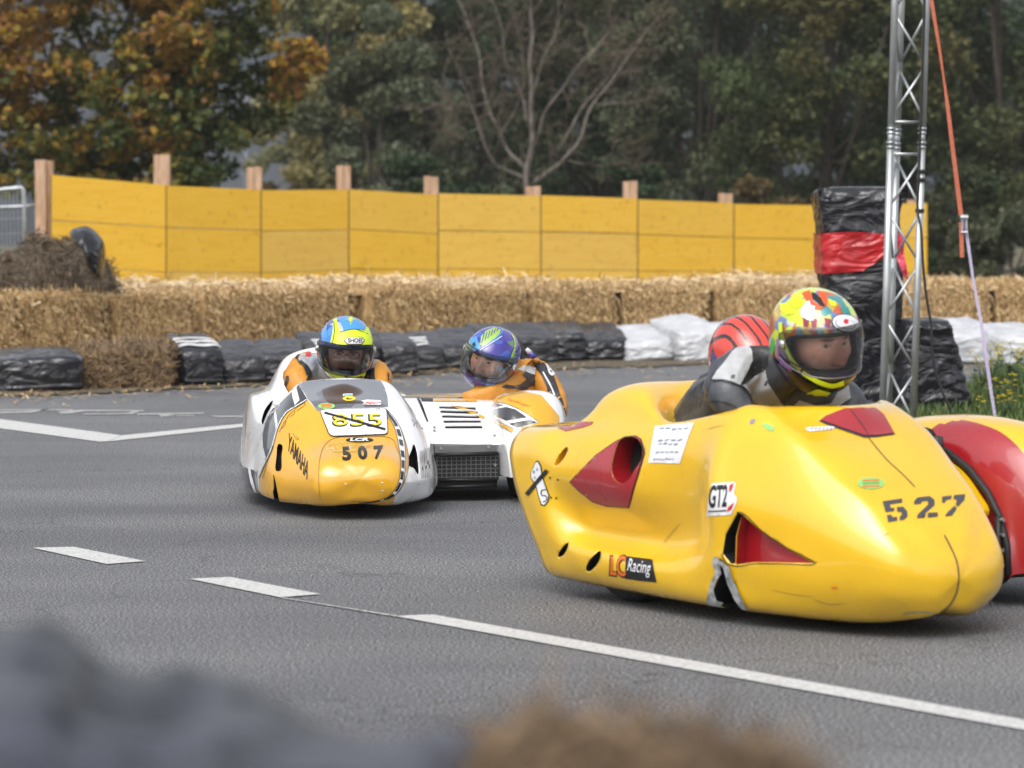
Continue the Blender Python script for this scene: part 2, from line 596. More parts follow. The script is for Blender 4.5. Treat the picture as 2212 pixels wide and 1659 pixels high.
# ================================================================== STRAW AND HAY
def straw_mat(name, dark, mid, light, rnd=.12):
    m, n, l, b = new_mat(name)
    tc = n.new('ShaderNodeTexCoord')
    mp = n.new('ShaderNodeMapping'); mp.inputs['Scale'].default_value = (34, 34, 9)
    l.new(tc.outputs['Object'], mp.inputs[0])
    t = n.new('ShaderNodeTexNoise'); t.inputs['Scale'].default_value = 1; t.inputs['Detail'].default_value = 5; t.inputs['Distortion'].default_value = 1.4
    l.new(mp.outputs[0], t.inputs['Vector'])
    r = ramp(n, [(.33, dark), (.5, mid), (.68, light)])
    l.new(t.outputs[0], r.inputs[0])
    l.new(r.outputs[0], b.inputs['Base Color'])
    b.inputs['Roughness'].default_value = .9
    bp = n.new('ShaderNodeBump'); bp.inputs['Strength'].default_value = 1; bp.inputs['Distance'].default_value = .03
    l.new(t.outputs[0], bp.inputs['Height']); l.new(bp.outputs[0], b.inputs['Normal'])
    return m
def strand_mat(name, stops):
    m, n, l, b = new_mat(name)
    g = n.new('ShaderNodeNewGeometry')
    r = ramp(n, stops)
    l.new(g.outputs['Random Per Island'], r.inputs[0])
    l.new(r.outputs[0], b.inputs['Base Color'])
    b.inputs['Roughness'].default_value = .75
    return m
M['straw'] = straw_mat('straw', (.14, .08, .028), (.41, .255, .105), (.64, .45, .22))
M['strand'] = strand_mat('straw stalks', [(0, (.20, .115, .04)), (.45, (.47, .305, .135)), (1, (.72, .54, .29))])
M['hay'] = straw_mat('old hay', (.055, .033, .016), (.15, .09, .043), (.28, .185, .095))
M['old_hay'] = straw_mat('weathered hay', (.03, .022, .014), (.085, .062, .04), (.17, .13, .085))
M['hay_strand'] = strand_mat('hay stalks', [(0, (.06, .036, .018)), (.5, (.17, .105, .05)), (1, (.34, .235, .12))])
M['old_strand'] = strand_mat('weathered hay stalks', [(0, (.03, .022, .014)), (.5, (.10, .07, .04)), (1, (.23, .17, .105))])

def rough_box(w, d, h, seed, amp=.03, n=12, rnd=10.0):
    """a rounded block with an uneven surface, standing on z = 0"""
    bm = bmesh.new()
    bmesh.ops.create_cube(bm, size=2)
    bmesh.ops.subdivide_edges(bm, edges=bm.edges[:], cuts=n, use_grid_fill=True)
    off = Vector((seed * 3.1, seed * 1.7, seed * 5.3))
    for v in bm.verts:
        p = v.co.copy()
        k = (abs(p.x)**rnd + abs(p.y)**rnd + abs(p.z)**rnd) ** (-1 / rnd)
        p *= k
        q = Vector((p.x * w / 2, p.y * d / 2, p.z * h / 2))
        nrm = p.normalized()
        q += nrm * (amp * (noise.fractal(q * 5 + off, 1, 2, 4)) + amp * .6 * noise.noise(q * 17 + off))
        q.z = max(q.z + h / 2, 0.0)
        v.co = q
    vs = [v.co.copy() for v in bm.verts]
    bm.verts.index_update()
    fs = [tuple(v.index for v in f.verts) for f in bm.faces]
    bm.free()
    return vs, fs
def stalks(w, d, h, n, seed, L=.16, wd=.0065, faces=('f', 't', 'l', 'r'), vertical=.6):
    rnd = random.Random(seed)
    vs, fs = [], []
    for _ in range(n):
        fc = rnd.choice(faces)
        if fc == 'f': p = Vector((rnd.uniform(-w / 2, w / 2), -d / 2 - .005, rnd.uniform(0, h))); nn = Vector((0, -1, 0))
        elif fc == 't': p = Vector((rnd.uniform(-w / 2, w / 2), rnd.uniform(-d / 2, d / 2), h)); nn = Vector((0, 0, 1))
        elif fc == 'l': p = Vector((-w / 2, rnd.uniform(-d / 2, d / 2), rnd.uniform(0, h))); nn = Vector((-1, 0, 0))
        else: p = Vector((w / 2, rnd.uniform(-d / 2, d / 2), rnd.uniform(0, h))); nn = Vector((1, 0, 0))
        dr = Vector((rnd.gauss(0, 1), rnd.gauss(0, 1), rnd.gauss(0, 1)))
        if fc != 't': dr.z *= 1 + vertical * 2
        dr -= nn * dr.dot(nn) * .75
        dr.normalize()
        ll = L * rnd.uniform(.4, 1.25)
        sd = dr.cross(nn).normalized() * wd * rnd.uniform(.6, 1.3)
        o = p + nn * rnd.uniform(-.004, .022)
        b = len(vs)
        mid = o + dr * ll * .5 + nn * rnd.uniform(0, .02)
        e = o + dr * ll + nn * rnd.uniform(-.02, .035)
        vs += [o - sd, o + sd, mid + sd, mid - sd, e + sd * .6, e - sd * .6]
        fs += [(b, b + 1, b + 2, b + 3), (b + 3, b + 2, b + 4, b + 5)]
    return vs, fs
ORD = ['first', 'second', 'third', 'fourth', 'fifth', 'sixth', 'seventh', 'eighth', 'ninth', 'tenth', 'eleventh', 'twelfth', 'thirteenth', 'fourteenth', 'fifteenth', 'sixteenth']
BW, BD, BH = .885, 1.2, .69
bale_me = []
for k in range(4):
    v, f = rough_box(BW, BD, BH, 10 + k, .034, 18, 13)
    sv, sf = stalks(BW, BD, BH, 1900, 50 + k, L=.062, wd=.0045, faces=('f', 'f', 'f', 't'), vertical=.9)
    bale_me.append((mesh('straw_bale', v, f, M['straw']), mesh('loose_stalks', sv, sf, M['strand'], smooth=False)))
# front foot of the wall, measured along its upper front edge
wall_px = [(-150, 26.6), (60, 27.3), (285, 28.2), (700, 29.6), (1190, 31.1), (1400, 31.5), (1800, 31.9), (2320, 32.0)]
wall_pt = [Vector(((x - MCX) / MF * d, d, 0)) for x, d in wall_px]
def along(pts, s):
    for a, b in zip(pts, pts[1:]):
        k = (b - a).length
        if s <= k: return a + (b - a) * (s / k), (b - a).normalized()
        s -= k
    return pts[-1], (pts[-1] - pts[-2]).normalized()
tot = sum((b - a).length for a, b in zip(wall_pt, wall_pt[1:]))
nb = int(tot / .955) + 1
for i in range(nb):
    p, t = along(wall_pt, (i + .5) * .955)
    nrm = Vector((-t.y, t.x, 0))
    bm_, sm_ = bale_me[i % 4]
    o = bpy.data.objects.new('straw_bale', bm_)
    COL.objects.link(o)
    o.location = p + nrm * (BD / 2 + random.uniform(-.07, .07))
    o.rotation_euler = (random.uniform(-.02, .02), random.uniform(-.015, .015), math.atan2(t.y, t.x) + random.uniform(-.05, .05))
    o.scale = (1, 1, random.uniform(.93, 1.05))
    PMAT[o.name] = Matrix.Identity(4)
    e = ORD[i] if i < 12 else 'last but %d' % (nb - 1 - i) if i < nb - 1 else 'last'
    tag(o, 'big golden straw bale, %s from the left end of the long wall' % e if i < nb - 3 else 'big golden straw bale, %s in the long wall at its right end' % ['third last', 'second last', 'very last'][i - nb + 3],
        'straw bale', 'big straw bales in a wall')
    s = bpy.data.objects.new('loose_stalks', sm_)
    COL.objects.link(s)
    s.parent = o
    s['kind'] = 'stuff'
# loose straw heaped on top of the wall
rows, cols = 10, 150
hv = []
for j in range(rows):
    for i in range(cols):
        p, t = along(wall_pt, tot * i / (cols - 1))
        nrm = Vector((-t.y, t.x, 0))
        k = j / (rows - 1)
        q = p + nrm * (.12 + k * 2.9)
        hgt = .615 + .08 * math.sin(min(k * 1.5, 1) * math.pi / 2) + (.035 * nz((q.x * 1.3, q.y * 1.3, 4)) + .03 * nz((q.x * 5, q.y * 5, 1)) + .05 * nz((q.x * .5, 0, 9))) * min(1, k * 4 + .15)
        if k > .9: hgt -= .35
        hv.append((q.x, q.y, hgt))
M['straw_pale'] = straw_mat('fresh loose straw', (.30, .20, .10), (.56, .41, .23), (.74, .58, .36))
M['strand_pale'] = strand_mat('fresh stalks', [(0, (.34, .23, .12)), (.45, (.60, .45, .26)), (1, (.78, .64, .42))])
hs = obj('loose_straw', hv, grid_faces(rows, cols), M['straw_pale'])
tag(hs, 'loose pale straw heaped along the top of the bale wall', 'loose straw', kind='stuff')
sv, sf = [], []
rnd = random.Random(5)
for _ in range(7000):
    i = rnd.randrange(len(hv))
    p = Vector(hv[i]) + Vector((rnd.uniform(-.15, .15), rnd.uniform(-.2, .2), rnd.uniform(-.01, .05)))
    d = Vector((rnd.gauss(0, 1), rnd.gauss(0, 1), rnd.gauss(0, .3))).normalized() * rnd.uniform(.05, .15)
    s = d.cross(Vector((0, 0, 1))).normalized() * .006 + Vector((0, 0, .004))
    b = len(sv)
    sv += [p - s, p + s, p + d + s * .5, p + d - s * .5]
    sf.append((b, b + 1, b + 2, b + 3))
so = obj('straw_stalks', sv, sf, M['strand_pale'], hs, smooth=False)
so['kind'] = 'stuff'

# old brown hay heap with a black sheet at the left end of the wall
def heap(name, c, size, seed, m, sm, n, label, cat):
    v, f = [], []
    U, V_ = 26, 14
    for j in range(V_):
        ph = j / (V_ - 1) * math.pi / 2
        for i in range(U):
            th = 2 * math.pi * i / U
            q = Vector((math.cos(th) * math.cos(ph), math.sin(th) * math.cos(ph), math.sin(ph)))
            k = 1 + .30 * nz(q * 2.2 + Vector((seed, 0, 0))) + .14 * nz(q * 6 + Vector((seed, 3, 0)))
            v.append(Vector((c[0] + q.x * size[0] * k, c[1] + q.y * size[1] * k, c[2] + q.z * size[2] * k)))
    f = grid_faces(V_, U, True)
    o = obj(name, v, f, m)
    tag(o, label, cat)
    rnd = random.Random(seed)
    sv, sf = [], []
    for _ in range(n):
        p = v[rnd.randrange(len(v))] + Vector((rnd.gauss(0, .03), rnd.gauss(0, .03), rnd.gauss(0, .02)))
        d = Vector((rnd.gauss(0, 1), rnd.gauss(0, 1), rnd.gauss(0, .7))).normalized() * rnd.uniform(.03, .08)
        s = d.cross(Vector((rnd.gauss(0, 1), rnd.gauss(0, 1), rnd.gauss(0, 1)))).normalized() * .006
        b = len(sv)
        sv += [p - s, p + s, p + d + s * .5, p + d - s * .5]
        sf.append((b, b + 1, b + 2, b + 3))
    q = obj('loose_stalks', sv, sf, sm, o, smooth=False)
    q['kind'] = 'stuff'
    return o
c1 = at(88, 620, 27.6)
heap('hay_heap', (c1.x, 28.42, .50), (.56, .62, .60), 4, M['old_hay'], M['old_strand'], 5200, 'heap of dark old hay piled on the bale wall beside the black sheet', 'hay heap')
c1b = at(-60, 620, 27.4)
heap('hay_heap', (c1b.x, 28.3, .50), (.58, .62, .46), 9, M['old_hay'], M['old_strand'], 3000, 'lower heap of dark hay cut off by the left picture edge under the mesh fence', 'hay heap')

# ---------------------------------------------------------------- plastic sheeting
def plastic(name, c, c2, rough, bump=.35):
    m = mat(name, c, rough, c2=c2, scale=6, spec=.6)
    n, l = m.node_tree.nodes, m.node_tree.links
    tc = n.new('ShaderNodeTexCoord')
    mp = n.new('ShaderNodeMapping'); mp.inputs['Scale'].default_value = (2.6, 2.6, 4.5); mp.inputs['Rotation'].default_value = (0, .25, 0)
    l.new(tc.outputs['Object'], mp.inputs[0])
    no = n.new('ShaderNodeTexNoise'); no.inputs['Scale'].default_value = 1; no.inputs['Detail'].default_value = 3; no.inputs['Distortion'].default_value = 1.6
    l.new(mp.outputs[0], no.inputs['Vector'])
    ab = n.new('ShaderNodeMath'); ab.operation = 'SUBTRACT'; ab.inputs[1].default_value = .5
    l.new(no.outputs[0], ab.inputs[0])
    su = n.new('ShaderNodeMath'); su.operation = 'ABSOLUTE'
    l.new(ab.outputs[0], su.inputs[0])
    bp = n.new('ShaderNodeBump'); bp.inputs['Strength'].default_value = bump; bp.inputs['Distance'].default_value = .16
    l.new(su.outputs[0], bp.inputs['Height']); l.new(bp.outputs[0], n['Principled BSDF'].inputs['Normal'])
    return m
M['black'] = plastic('black silage plastic', (.008, .008, .011), (.016, .016, .021), .17)
M['black_dull'] = plastic('dusty black plastic', (.013, .013, .016), (.030, .029, .034), .33)
M['white_pl'] = plastic('white silage plastic', (.42, .43, .45), (.56, .57, .59), .42)
M['red_pl'] = plastic('red plastic foil', (.33, .008, .012), (.5, .016, .02), .25)
M['pink_pl'] = plastic('faded red foil end', (.55, .02, .06), (.62, .04, .09), .35)
M['tape'] = mat('white tape', (.6, .6, .6), .45, c2=(.75, .75, .74), scale=20)

def wrinkle(q, off, amp):
    a = noise.noise(q * 3.2 + off)
    r1 = 1 - abs(noise.noise(Vector((q.x * 5, q.y * 5, q.z * 9)) + off)) * 2
    r2 = 1 - abs(noise.noise(Vector((q.x * 12, q.y * 12, q.z * 16)) + off * 2)) * 2
    return amp * (.8 * a + .75 * max(r1, 0) ** 2 + .4 * max(r2, 0) ** 2)
def wrapped_block(w, d, h, seed, amp=.028, n=20, slump=.3, rnd=7.0):
    bm = bmesh.new()
    bmesh.ops.create_cube(bm, size=2)
    bmesh.ops.subdivide_edges(bm, edges=bm.edges[:], cuts=n, use_grid_fill=True)
    off = Vector((seed * 3.7, seed * 2.3, seed * 1.1))
    for v in bm.verts:
        p = v.co.copy()
        k = (abs(p.x)**rnd + abs(p.y)**rnd + abs(p.z)**rnd) ** (-1 / rnd)
        p *= k
        q = Vector((p.x * w / 2, p.y * d / 2, p.z * h / 2))
        q += p.normalized() * wrinkle(q, off, amp)
        z = q.z + h / 2
        if z > 0: z *= 1 - slump * max(0, (-p.y * .5 + .5)) ** 1.2
        q.z = max(z, 0.0)
        # skirt of the sheet spreads a little on the ground
        if q.z < .05: q.xy *= 1.03
        v.co = q
    bm.verts.index_update()
    vs = [v.co.copy() for v in bm.verts]
    fs = [tuple(v.index for v in f.verts) for f in bm.faces]
    bm.free()
    return vs, fs
def wrapped(px, d, wpx, m, seed, label, depth=.9, h=.375, slump=.40, tape=False, rot=0.0, group='plastic wrapped bales along the track', lift=0.0, amp=.028):
    w = wpx / MF * d
    x = (px - MCX) / MF * d
    if tape: amp *= .4
    rr_ = random.Random(seed)
    h = h * rr_.uniform(.84, 1.10)
    d += rr_.uniform(-.12, .12)
    rnd_ = rr_.uniform(6, 9)
    v, f = wrapped_block(w * 1.03, depth, h, seed, amp * .52, 26, slump * rr_.uniform(.65, 1.15), rnd_)
    rot += rr_.uniform(.08, .30)
    Mx = Matrix.Translation((x, d + depth / 2, lift)) @ Matrix.Rotation(rot, 4, 'Z') @ Matrix.Rotation(rr_.uniform(-.10, .04), 4, 'Y')
    V = [Mx @ p for p in v]
    o = obj('wrapped_bale', V, f, m)
    tag(o, label, 'wrapped bale', group)
    if tape:
        bv = BVHTree.FromPolygons(V, f)
        for k in range(3):
            mb = MB()
            pts = []
            for i in range(15):
                for sgn in (-1, 1):
                    q = Mx @ Vector((-w / 2 * .9 + w * .9 * i / 14, -depth * (.34 - .15 * k) + sgn * .036 + .012 * math.sin(i * .6 + k * 2), 2))
                    hit = bv.ray_cast(q, Vector((0, 0, -1)))
                    pts.append((hit[0] + Vector((0, -.004, .010))) if hit[0] is not None else Vector((q.x, q.y, .1)))
            obj('tape', pts, [(2 * i, 2 * i + 1, 2 * i + 3, 2 * i + 2) for i in range(14)], M['tape'], o)
    return o
BK, DU, WH = M['black'], M['black_dull'], M['white_pl']
wrapped(60, 24.0, 180, BK, 1, 'glossy black wrapped bale at the left picture edge, left of the bare brown hay bales', slump=.2, h=.36)
wrapped(400, 24.9, 104, BK, 2, 'black wrapped bale with white tape stripes right next to the bare hay bale', tape=True)
wrapped(500, 25.3, 100, DU, 3, 'dull black wrapped bale right of the taped one that touches the hay bale')
wrapped(596, 25.7, 100, DU, 4, 'dull black wrapped bale just left of the rider with the blue and yellow helmet')
wrapped(692, 26.2, 100, DU, 5, 'taped black wrapped bale mostly hidden behind the driver with the blue and yellow helmet', tape=True)
wrapped(770, 26.6, 84, DU, 6, 'black wrapped bale hidden behind the blue and yellow helmet')
wrapped(842, 26.9, 84, DU, 7, 'dull black wrapped bale just right of the blue and yellow helmet')
wrapped(910, 27.5, 86, DU, 8, 'grey black wrapped bale with white tape between the two orange riders', tape=True)
wrapped(984, 28.0, 92, DU, 9, 'black wrapped bale just left of the dark blue and green helmet')
wrapped(1062, 28.6, 90, DU, 10, 'black wrapped bale behind the dark blue and green helmet')
wrapped(1140, 29.2, 96, DU, 11, 'grey black wrapped bale just right of the dark blue and green helmet')
wrapped(1215, 29.5, 90, BK, 12, 'crumpled black wrapped bale second from the white wrapped ones', amp=.04)
wrapped(1298, 29.7, 100, BK, 13, 'crumpled glossy black wrapped bale touching the first white wrapped bale', amp=.04)
wrapped(1392, 29.7, 104, WH, 14, 'white wrapped bale beside the last glossy black one', amp=.04)
wrapped(1492, 29.8, 104, WH, 15, 'white wrapped bale between its white neighbour and the red and black helmet', amp=.04)
wrapped(1592, 29.8, 104, WH, 16, 'white wrapped bale partly hidden behind the red and black helmet', amp=.04)
wrapped(2090, 29.0, 130, WH, 17, 'white wrapped bale just right of the black block behind the mast', amp=.04, h=.42)
wrapped(2215, 28.6, 130, WH, 18, 'white wrapped bale at the right picture edge', amp=.04, h=.42)
# bare brown hay bales
for i, (px, w, lab) in enumerate([(205, 108, 'bare brown hay bale beside the glossy black wrapped bale at the left'), (309, 112, 'bare brown hay bale touching the black bale with white tape')]):
    d = 24.5 + i * .2
    ww = w / MF * d
    v, f = rough_box(ww, .9, .37, 70 + i, .03, 12, 8)
    Mx = Matrix.Translation(((px - MCX) / MF * d, d + .45, 0))
    for q in v: q.z *= 1 - .2 * max(0, -q.y / .9 + .5)
    o = obj('hay_bale', [Mx @ p for p in v], f, M['hay'])
    tag(o, lab, 'hay bale', 'bare hay bales on the track edge')
    sv, sf = stalks(ww, .9, .34, 2600, 90 + i, L=.1, wd=.004, faces=('f', 'f', 't', 't', 'l', 'r'), vertical=.1)
    for q in sv: q.z *= 1 - .2 * max(0, -q.y / .9 + .5)
    s = obj('loose_stalks', [Mx @ p for p in sv], sf, M['hay_strand'], o, smooth=False)
    s['kind'] = 'stuff'
# black sheet hanging over the old hay heap
def draped_sheet(name, outline, d, m, label, cat, bulge=.25, seed=1):
    poly = smooth_poly(outline, 5)
    xs, ys = [p[0] for p in poly], [p[1] for p in poly]
    cx, cy = sum(xs) / len(xs), sum(ys) / len(ys)
    rings = 9
    V = []
    for side in (1, -1):
        for j in range(rings):
            k = 1 - j / (rings - 1)
            for (x, y) in poly:
                X, Y = cx + (x - cx) * k, cy + (y - cy) * k
                q = at(X, Y, d)
                dep = math.sqrt(max(0, 1 - k * k)) * bulge
                q = q + Vector((0, -dep * side, 0))
                q += Vector((0, -1, .3)) * wrinkle(q, Vector((seed, 0, 0)), .05) * (1 - k * .6) * side
                V.append(q)
    n = len(poly)
    f = grid_faces(rings, n, True) + [tuple(reversed([i + rings * n for i in q])) for q in grid_faces(rings, n, True)]
    o = obj(name, V, f, m)
    return tag(o, label, cat)
draped_sheet('plastic_sheet', [(152, 502), (172, 491), (188, 489), (206, 500), (222, 520), (226, 545), (224, 585), (218, 605), (206, 602), (196, 585), (188, 560), (172, 520)], 27.6, BK,
             'crumpled black plastic sheet hanging over the old hay heap below the fence', 'plastic sheet', .3, 3)

# ================================================================== YELLOW PANEL FENCE
def panel_mat():
    m, n, l, b = new_mat('yellow formwork board')
    tc = n.new('ShaderNodeTexCoord')
    mp = n.new('ShaderNodeMapping'); mp.inputs['Scale'].default_value = (2, 2, 16)
    l.new(tc.outputs['Object'], mp.inputs[0])
    t = n.new('ShaderNodeTexNoise'); t.inputs['Scale'].default_value = 1.3; t.inputs['Detail'].default_value = 7
    l.new(mp.outputs[0], t.inputs['Vector'])
    r = ramp(n, [(.25, (.72, .39, .03)), (.5, (.86, .51, .045)), (.75, (.90, .58, .10))])
    l.new(t.outputs[0], r.inputs[0])
    oi = n.new('ShaderNodeObjectInfo')
    rr = ramp(n, [(.0, (.72, .46, .12)), (.4, (.80, .50, .09)), (.45, (.82, .46, .025)), (1, (.86, .49, .035))])
    l.new(oi.outputs['Random'], rr.inputs[0])
    mx = n.new('ShaderNodeMix'); mx.data_type = 'RGBA'; mx.inputs['Factor'].default_value = .55
    l.new(r.outputs[0], mx.inputs['A']); l.new(rr.outputs[0], mx.inputs['B'])
    t2 = n.new('ShaderNodeTexNoise'); t2.inputs['Scale'].default_value = 9; t2.inputs['Detail'].default_value = 9; t2.inputs['Roughness'].default_value = .75
    l.new(tc.outputs['Object'], t2.inputs['Vector'])
    r2 = ramp(n, [(.56, (1, 1, 1)), (.70, (.55, .45, .36))])
    l.new(t2.outputs[0], r2.inputs[0])
    m2 = n.new('ShaderNodeMix'); m2.data_type = 'RGBA'; m2.blend_type = 'MULTIPLY'; m2.inputs['Factor'].default_value = .8
    l.new(mx.outputs['Result'], m2.inputs['A']); l.new(r2.outputs[0], m2.inputs['B'])
    l.new(m2.outputs['Result'], b.inputs['Base Color'])
    b.inputs['Roughness'].default_value = .5
    return m
M['panel'] = panel_mat()
M['timber'] = mat('sawn spruce', (.36, .22, .13), .8, c2=(.52, .35, .23), scale=5, stretch=(6, 6, 1), bump=.3, bscale=8)
M['edge'] = mat('board edge', (.09, .065, .04), .9)
fence = thing('panel_fence', 'long fence of yellow boards nailed to wooden posts behind the straw wall', 'fence', at(90, 560, 36.0).to_tuple()[:2] + (0,))
cx_ = [110, 359, 564, 753.5, 946.5, 1168.5, 1378, 1585.5, 1794, 2004]
dep = [36.0, 36.9, 38.0, 39.1, 40.2, 41.2, 42.2, 43.4, 44.6, 45.6]
rowsL = [(377, 475, 573), (400, 491, 587), (410, 499, 589), (408, 495, 580), (417, 497, 580), (421, 500, 583), (430, 506, 585), (440, 514, 588), (441, 515, 589)]
rowsR = [(399, 491, 588), (409, 497, 589), (409, 496, 583), (420, 505, 584), (422, 501, 582), (428, 504, 584), (438, 513, 586), (443, 517, 589), (438, 514, 590)]
for i in range(9):
    for r_ in range(3):
        d0, d1 = dep[i], dep[i + 1]
        g_ = 1.3
        yl, yr = rowsL[i][r_], rowsR[i][r_]
        if r_ < 2: bl, br = rowsL[i][r_ + 1], rowsR[i][r_ + 1]
        else: bl, br = yl + .5 * MF / d0, yr + .5 * MF / d1
        jl, jr = random.uniform(-.012, .012), random.uniform(-.012, .012)
        q = [at(cx_[i] + g_, yl + .7, d0 + jl), at(cx_[i + 1] - g_, yr + .7, d1 + jr), at(cx_[i + 1] - g_, br - .7, d1 + jr), at(cx_[i] + g_, bl - .7, d0 + jl)]
        n_ = (q[1] - q[0]).cross(q[3] - q[0]).normalized()
        if n_.y > 0: n_ = -n_
        v = [p for p in q] + [p - n_ * .027 for p in q]
        f = [(3, 2, 1, 0), (4, 5, 6, 7), (0, 1, 5, 4), (1, 2, 6, 5), (2, 3, 7, 6), (3, 0, 4, 7)]
        obj('board', v, f, [M['panel'], M['edge']], fence, smooth=False, fm=[0, 0, 1, 1, 1, 1])
for x0, x1, yt, d in [(74, 98, 345, 36.05), (94, 113, 347, 36.12), (331, 366, 334, 36.95), (532, 549, 361, 38.05), (549, 565, 360, 38.05), (726, 742, 357, 39.15), (742, 757, 358, 39.15), (915, 930, 380, 40.25), (930, 947, 382, 40.27),
                      (1135, 1151, 403, 41.25), (1151, 1168, 402, 41.25), (1346, 1360, 392, 42.25), (1360, 1377, 391, 42.25), (1552, 1566, 417, 43.45), (1566, 1583, 418, 43.45), (1755, 1769, 428, 44.65), (1769, 1785, 429, 44.65), (1960, 1990, 432, 45.7)]:
    a, b = at(x0 + .4, yt, d + .05), at(x1 - .4, yt, d + .05)
    z = a.z
    w = b.x - a.x
    mb = MB()
    mb.box(((a.x + b.x) / 2, d + .14 + random.uniform(-.01, .01), z / 2), (w, .14, z))
    mb.build('post', [M['timber']], fence)

# grey steel mesh fence behind the first post
M['galv'] = mat('galvanised steel', (.36, .38, .40), .42, .85, c2=(.52, .54, .56), scale=30)
mf = thing('mesh_fence', 'grey tubular steel mesh fence panel left of the wooden posts', 'fence', at(20, 560, 36.6).to_tuple()[:2] + (0,))
dmf = 36.6
def pf(x, y): return at(x, y, dmf)
mb = MB(); mb.tube([pf(-120, 421), pf(30, 407), pf(46, 405), pf(51, 412), pf(54, 470), pf(58, 700)], .026, 8); mb.build('frame', [M['galv']], mf, True)
mb = MB(); mb.tube([pf(-120, 452), pf(52, 446), pf(78, 443)], .02, 8); mb.build('rail', [M['galv']], mf, True)
for k in range(9):
    mb = MB(); x = 46 - k * 8.5
    mb.tube([pf(x, 408 + (46 - x) * .09), pf(x + 5, 640)], .0045, 5); mb.build('wire', [M['galv']], mf)
for y in (471, 503, 535, 567):
    mb = MB(); mb.tube([pf(-120, y + 8), pf(55, y)], .0045, 5); mb.build('wire', [M['galv']], mf)

# ================================================================== ALUMINIUM MAST
M['alu'] = mat('dull aluminium tube', (.42, .44, .44), .38, .75, c2=(.58, .60, .60), scale=18, stretch=(1, 1, .2), bump=.1, bscale=40)
M['rubber'] = mat('black rubber', (.012, .012, .013), .55)
TB = [at(1906.5, 900, 20.0), at(1919, 897, 20.25), at(1972, 922, 20.05)]
TT = [at(1933, 0, 20.0), at(1947, 0, 20.25), at(2001.5, 0, 20.05)]
TU = []
for a, b in zip(TB, TT):
    dr = (b - a) / (b.z - a.z)
    TU.append((a - dr * a.z, a + dr * (3.5 - a.z)))
def tp(k, z):
    a, b = TU[k]
    return a + (b - a) * (z / 3.5)
truss = thing('lattice_mast', 'triangular aluminium lattice mast standing in the grass before the black pillar', 'mast', tp(0, 0))
zj = at(1945, 308, 20.0).z + .03
for k in range(3):
    mb = MB(); mb.tube([tp(k, 0), tp(k, zj - .06)], .0225, 14); mb.build('main_tube', [M['alu']], truss, True)
    mb = MB(); mb.tube([tp(k, zj + .06), tp(k, 3.5)], .0225, 14); mb.build('main_tube', [M['alu']], truss, True)
    mb = MB()
    mb.tube([tp(k, zj - .06), tp(k, zj + .06)], .0205, 14)
    for dz in (-.058, -.03, .03, .058): mb.tube([tp(k, zj + dz - .006), tp(k, zj + dz + .006)], .0275, 14)
    mb.build('coupler', [M['galv']], truss, True)
# lacing: zigzag bars on each of the three faces
z0s = [zj - .115 - .335 * i for i in range(8)]
for (a, b) in ((0, 2), (1, 2), (0, 1)):
    for i in range(7):
        zt, zb = z0s[i] - .015, z0s[i + 1] + .015
        if zb < .02: break
        p, q = (tp(a, zb), tp(b, zt)) if (i + (a == 1)) % 2 == 0 else (tp(a, zt), tp(b, zb))
        mb = MB(); mb.tube([p, q], .0085, 8); mb.build('brace', [M['alu']], truss, True)
    for i in range(5):
        zb, zt = zj + .115 + .335 * i + .015, zj + .115 + .335 * (i + 1) - .015
        p, q = (tp(a, zb), tp(b, zt)) if (i + (a == 1)) % 2 == 0 else (tp(a, zt), tp(b, zb))
        mb = MB(); mb.tube([p, q], .0085, 8); mb.build('brace', [M['alu']], truss, True)
    for z in (zj - .1, zj + .1, .03):
        mb = MB(); mb.tube([tp(a, z), tp(b, z)], .0085, 8); mb.build('crossbar', [M['alu']], truss, True)
for z in (at(1985, 370, 20).z, at(1985, 388, 20).z, at(1985, 455, 20).z):
    mb = MB(); mb.tube([tp(2, z - .012), tp(2, z + .012)], .0285, 14); mb.build('tape_band', [M['rubber']], truss, True)
# cable hanging down the mast
ca = [tp(2, z) + Vector((-.016, -.025, 0)) for z in (3.5, 2.6, zj, 1.55, at(1985, 455, 20).z)]
ca += [at(*p, 19.95) for p in [(1990, 500), (1993, 560), (2001, 640), (2011, 700), (2014, 760), (2020, 800), (2037, 850), (2050, 880), (2056, 905)]]
P_ = crinterp(np.array([list(p) for p in ca]), 0, 5)
mb = MB(); mb.tube([Vector(p) for p in P_], .0085, 7); cab = mb.build('power_cable', [M['rubber']], None, True)
tag(cab, 'thin black cable hanging down the right tube of the lattice mast into the grass', 'cable')

# guy strap with ratchet
M['web_o'] = mat('orange webbing', (.42, .10, .05), .7, c2=(.5, .14, .075), scale=60, bump=.3, bscale=200)
M['web_w'] = mat('pale lilac webbing', (.30, .26, .38), .7, c2=(.38, .34, .46), scale=60, bump=.3, bscale=200)
st = thing('ratchet_strap', 'orange and pale lilac tensioning strap with a steel ratchet beside the mast', 'strap', gnd(2150, 912).to_tuple())
def strap(name, pts, w, m, th=.003):
    mb = MB()
    L_, n = [], len(pts)
    for side in (-1, 1):
        pass
    vs = []
    for (x, y, d, ww) in pts:
        p = at(x, y, d)
        h = ww / MF * d / 2
        vs += [p + Vector((-h, -th, 0)), p + Vector((h, -th, 0)), p + Vector((h, th, 0)), p + Vector((-h, th, 0))]
    f = []
    for i in range(n - 1):
        for k in range(4):
            f.append((4 * i + k, 4 * i + (k + 1) % 4, 4 * i + 4 + (k + 1) % 4, 4 * i + 4 + k))
    f += [(3, 2, 1, 0), tuple(4 * (n - 1) + k for k in range(4))]
    return obj(name, vs, f, m, st, smooth=False)
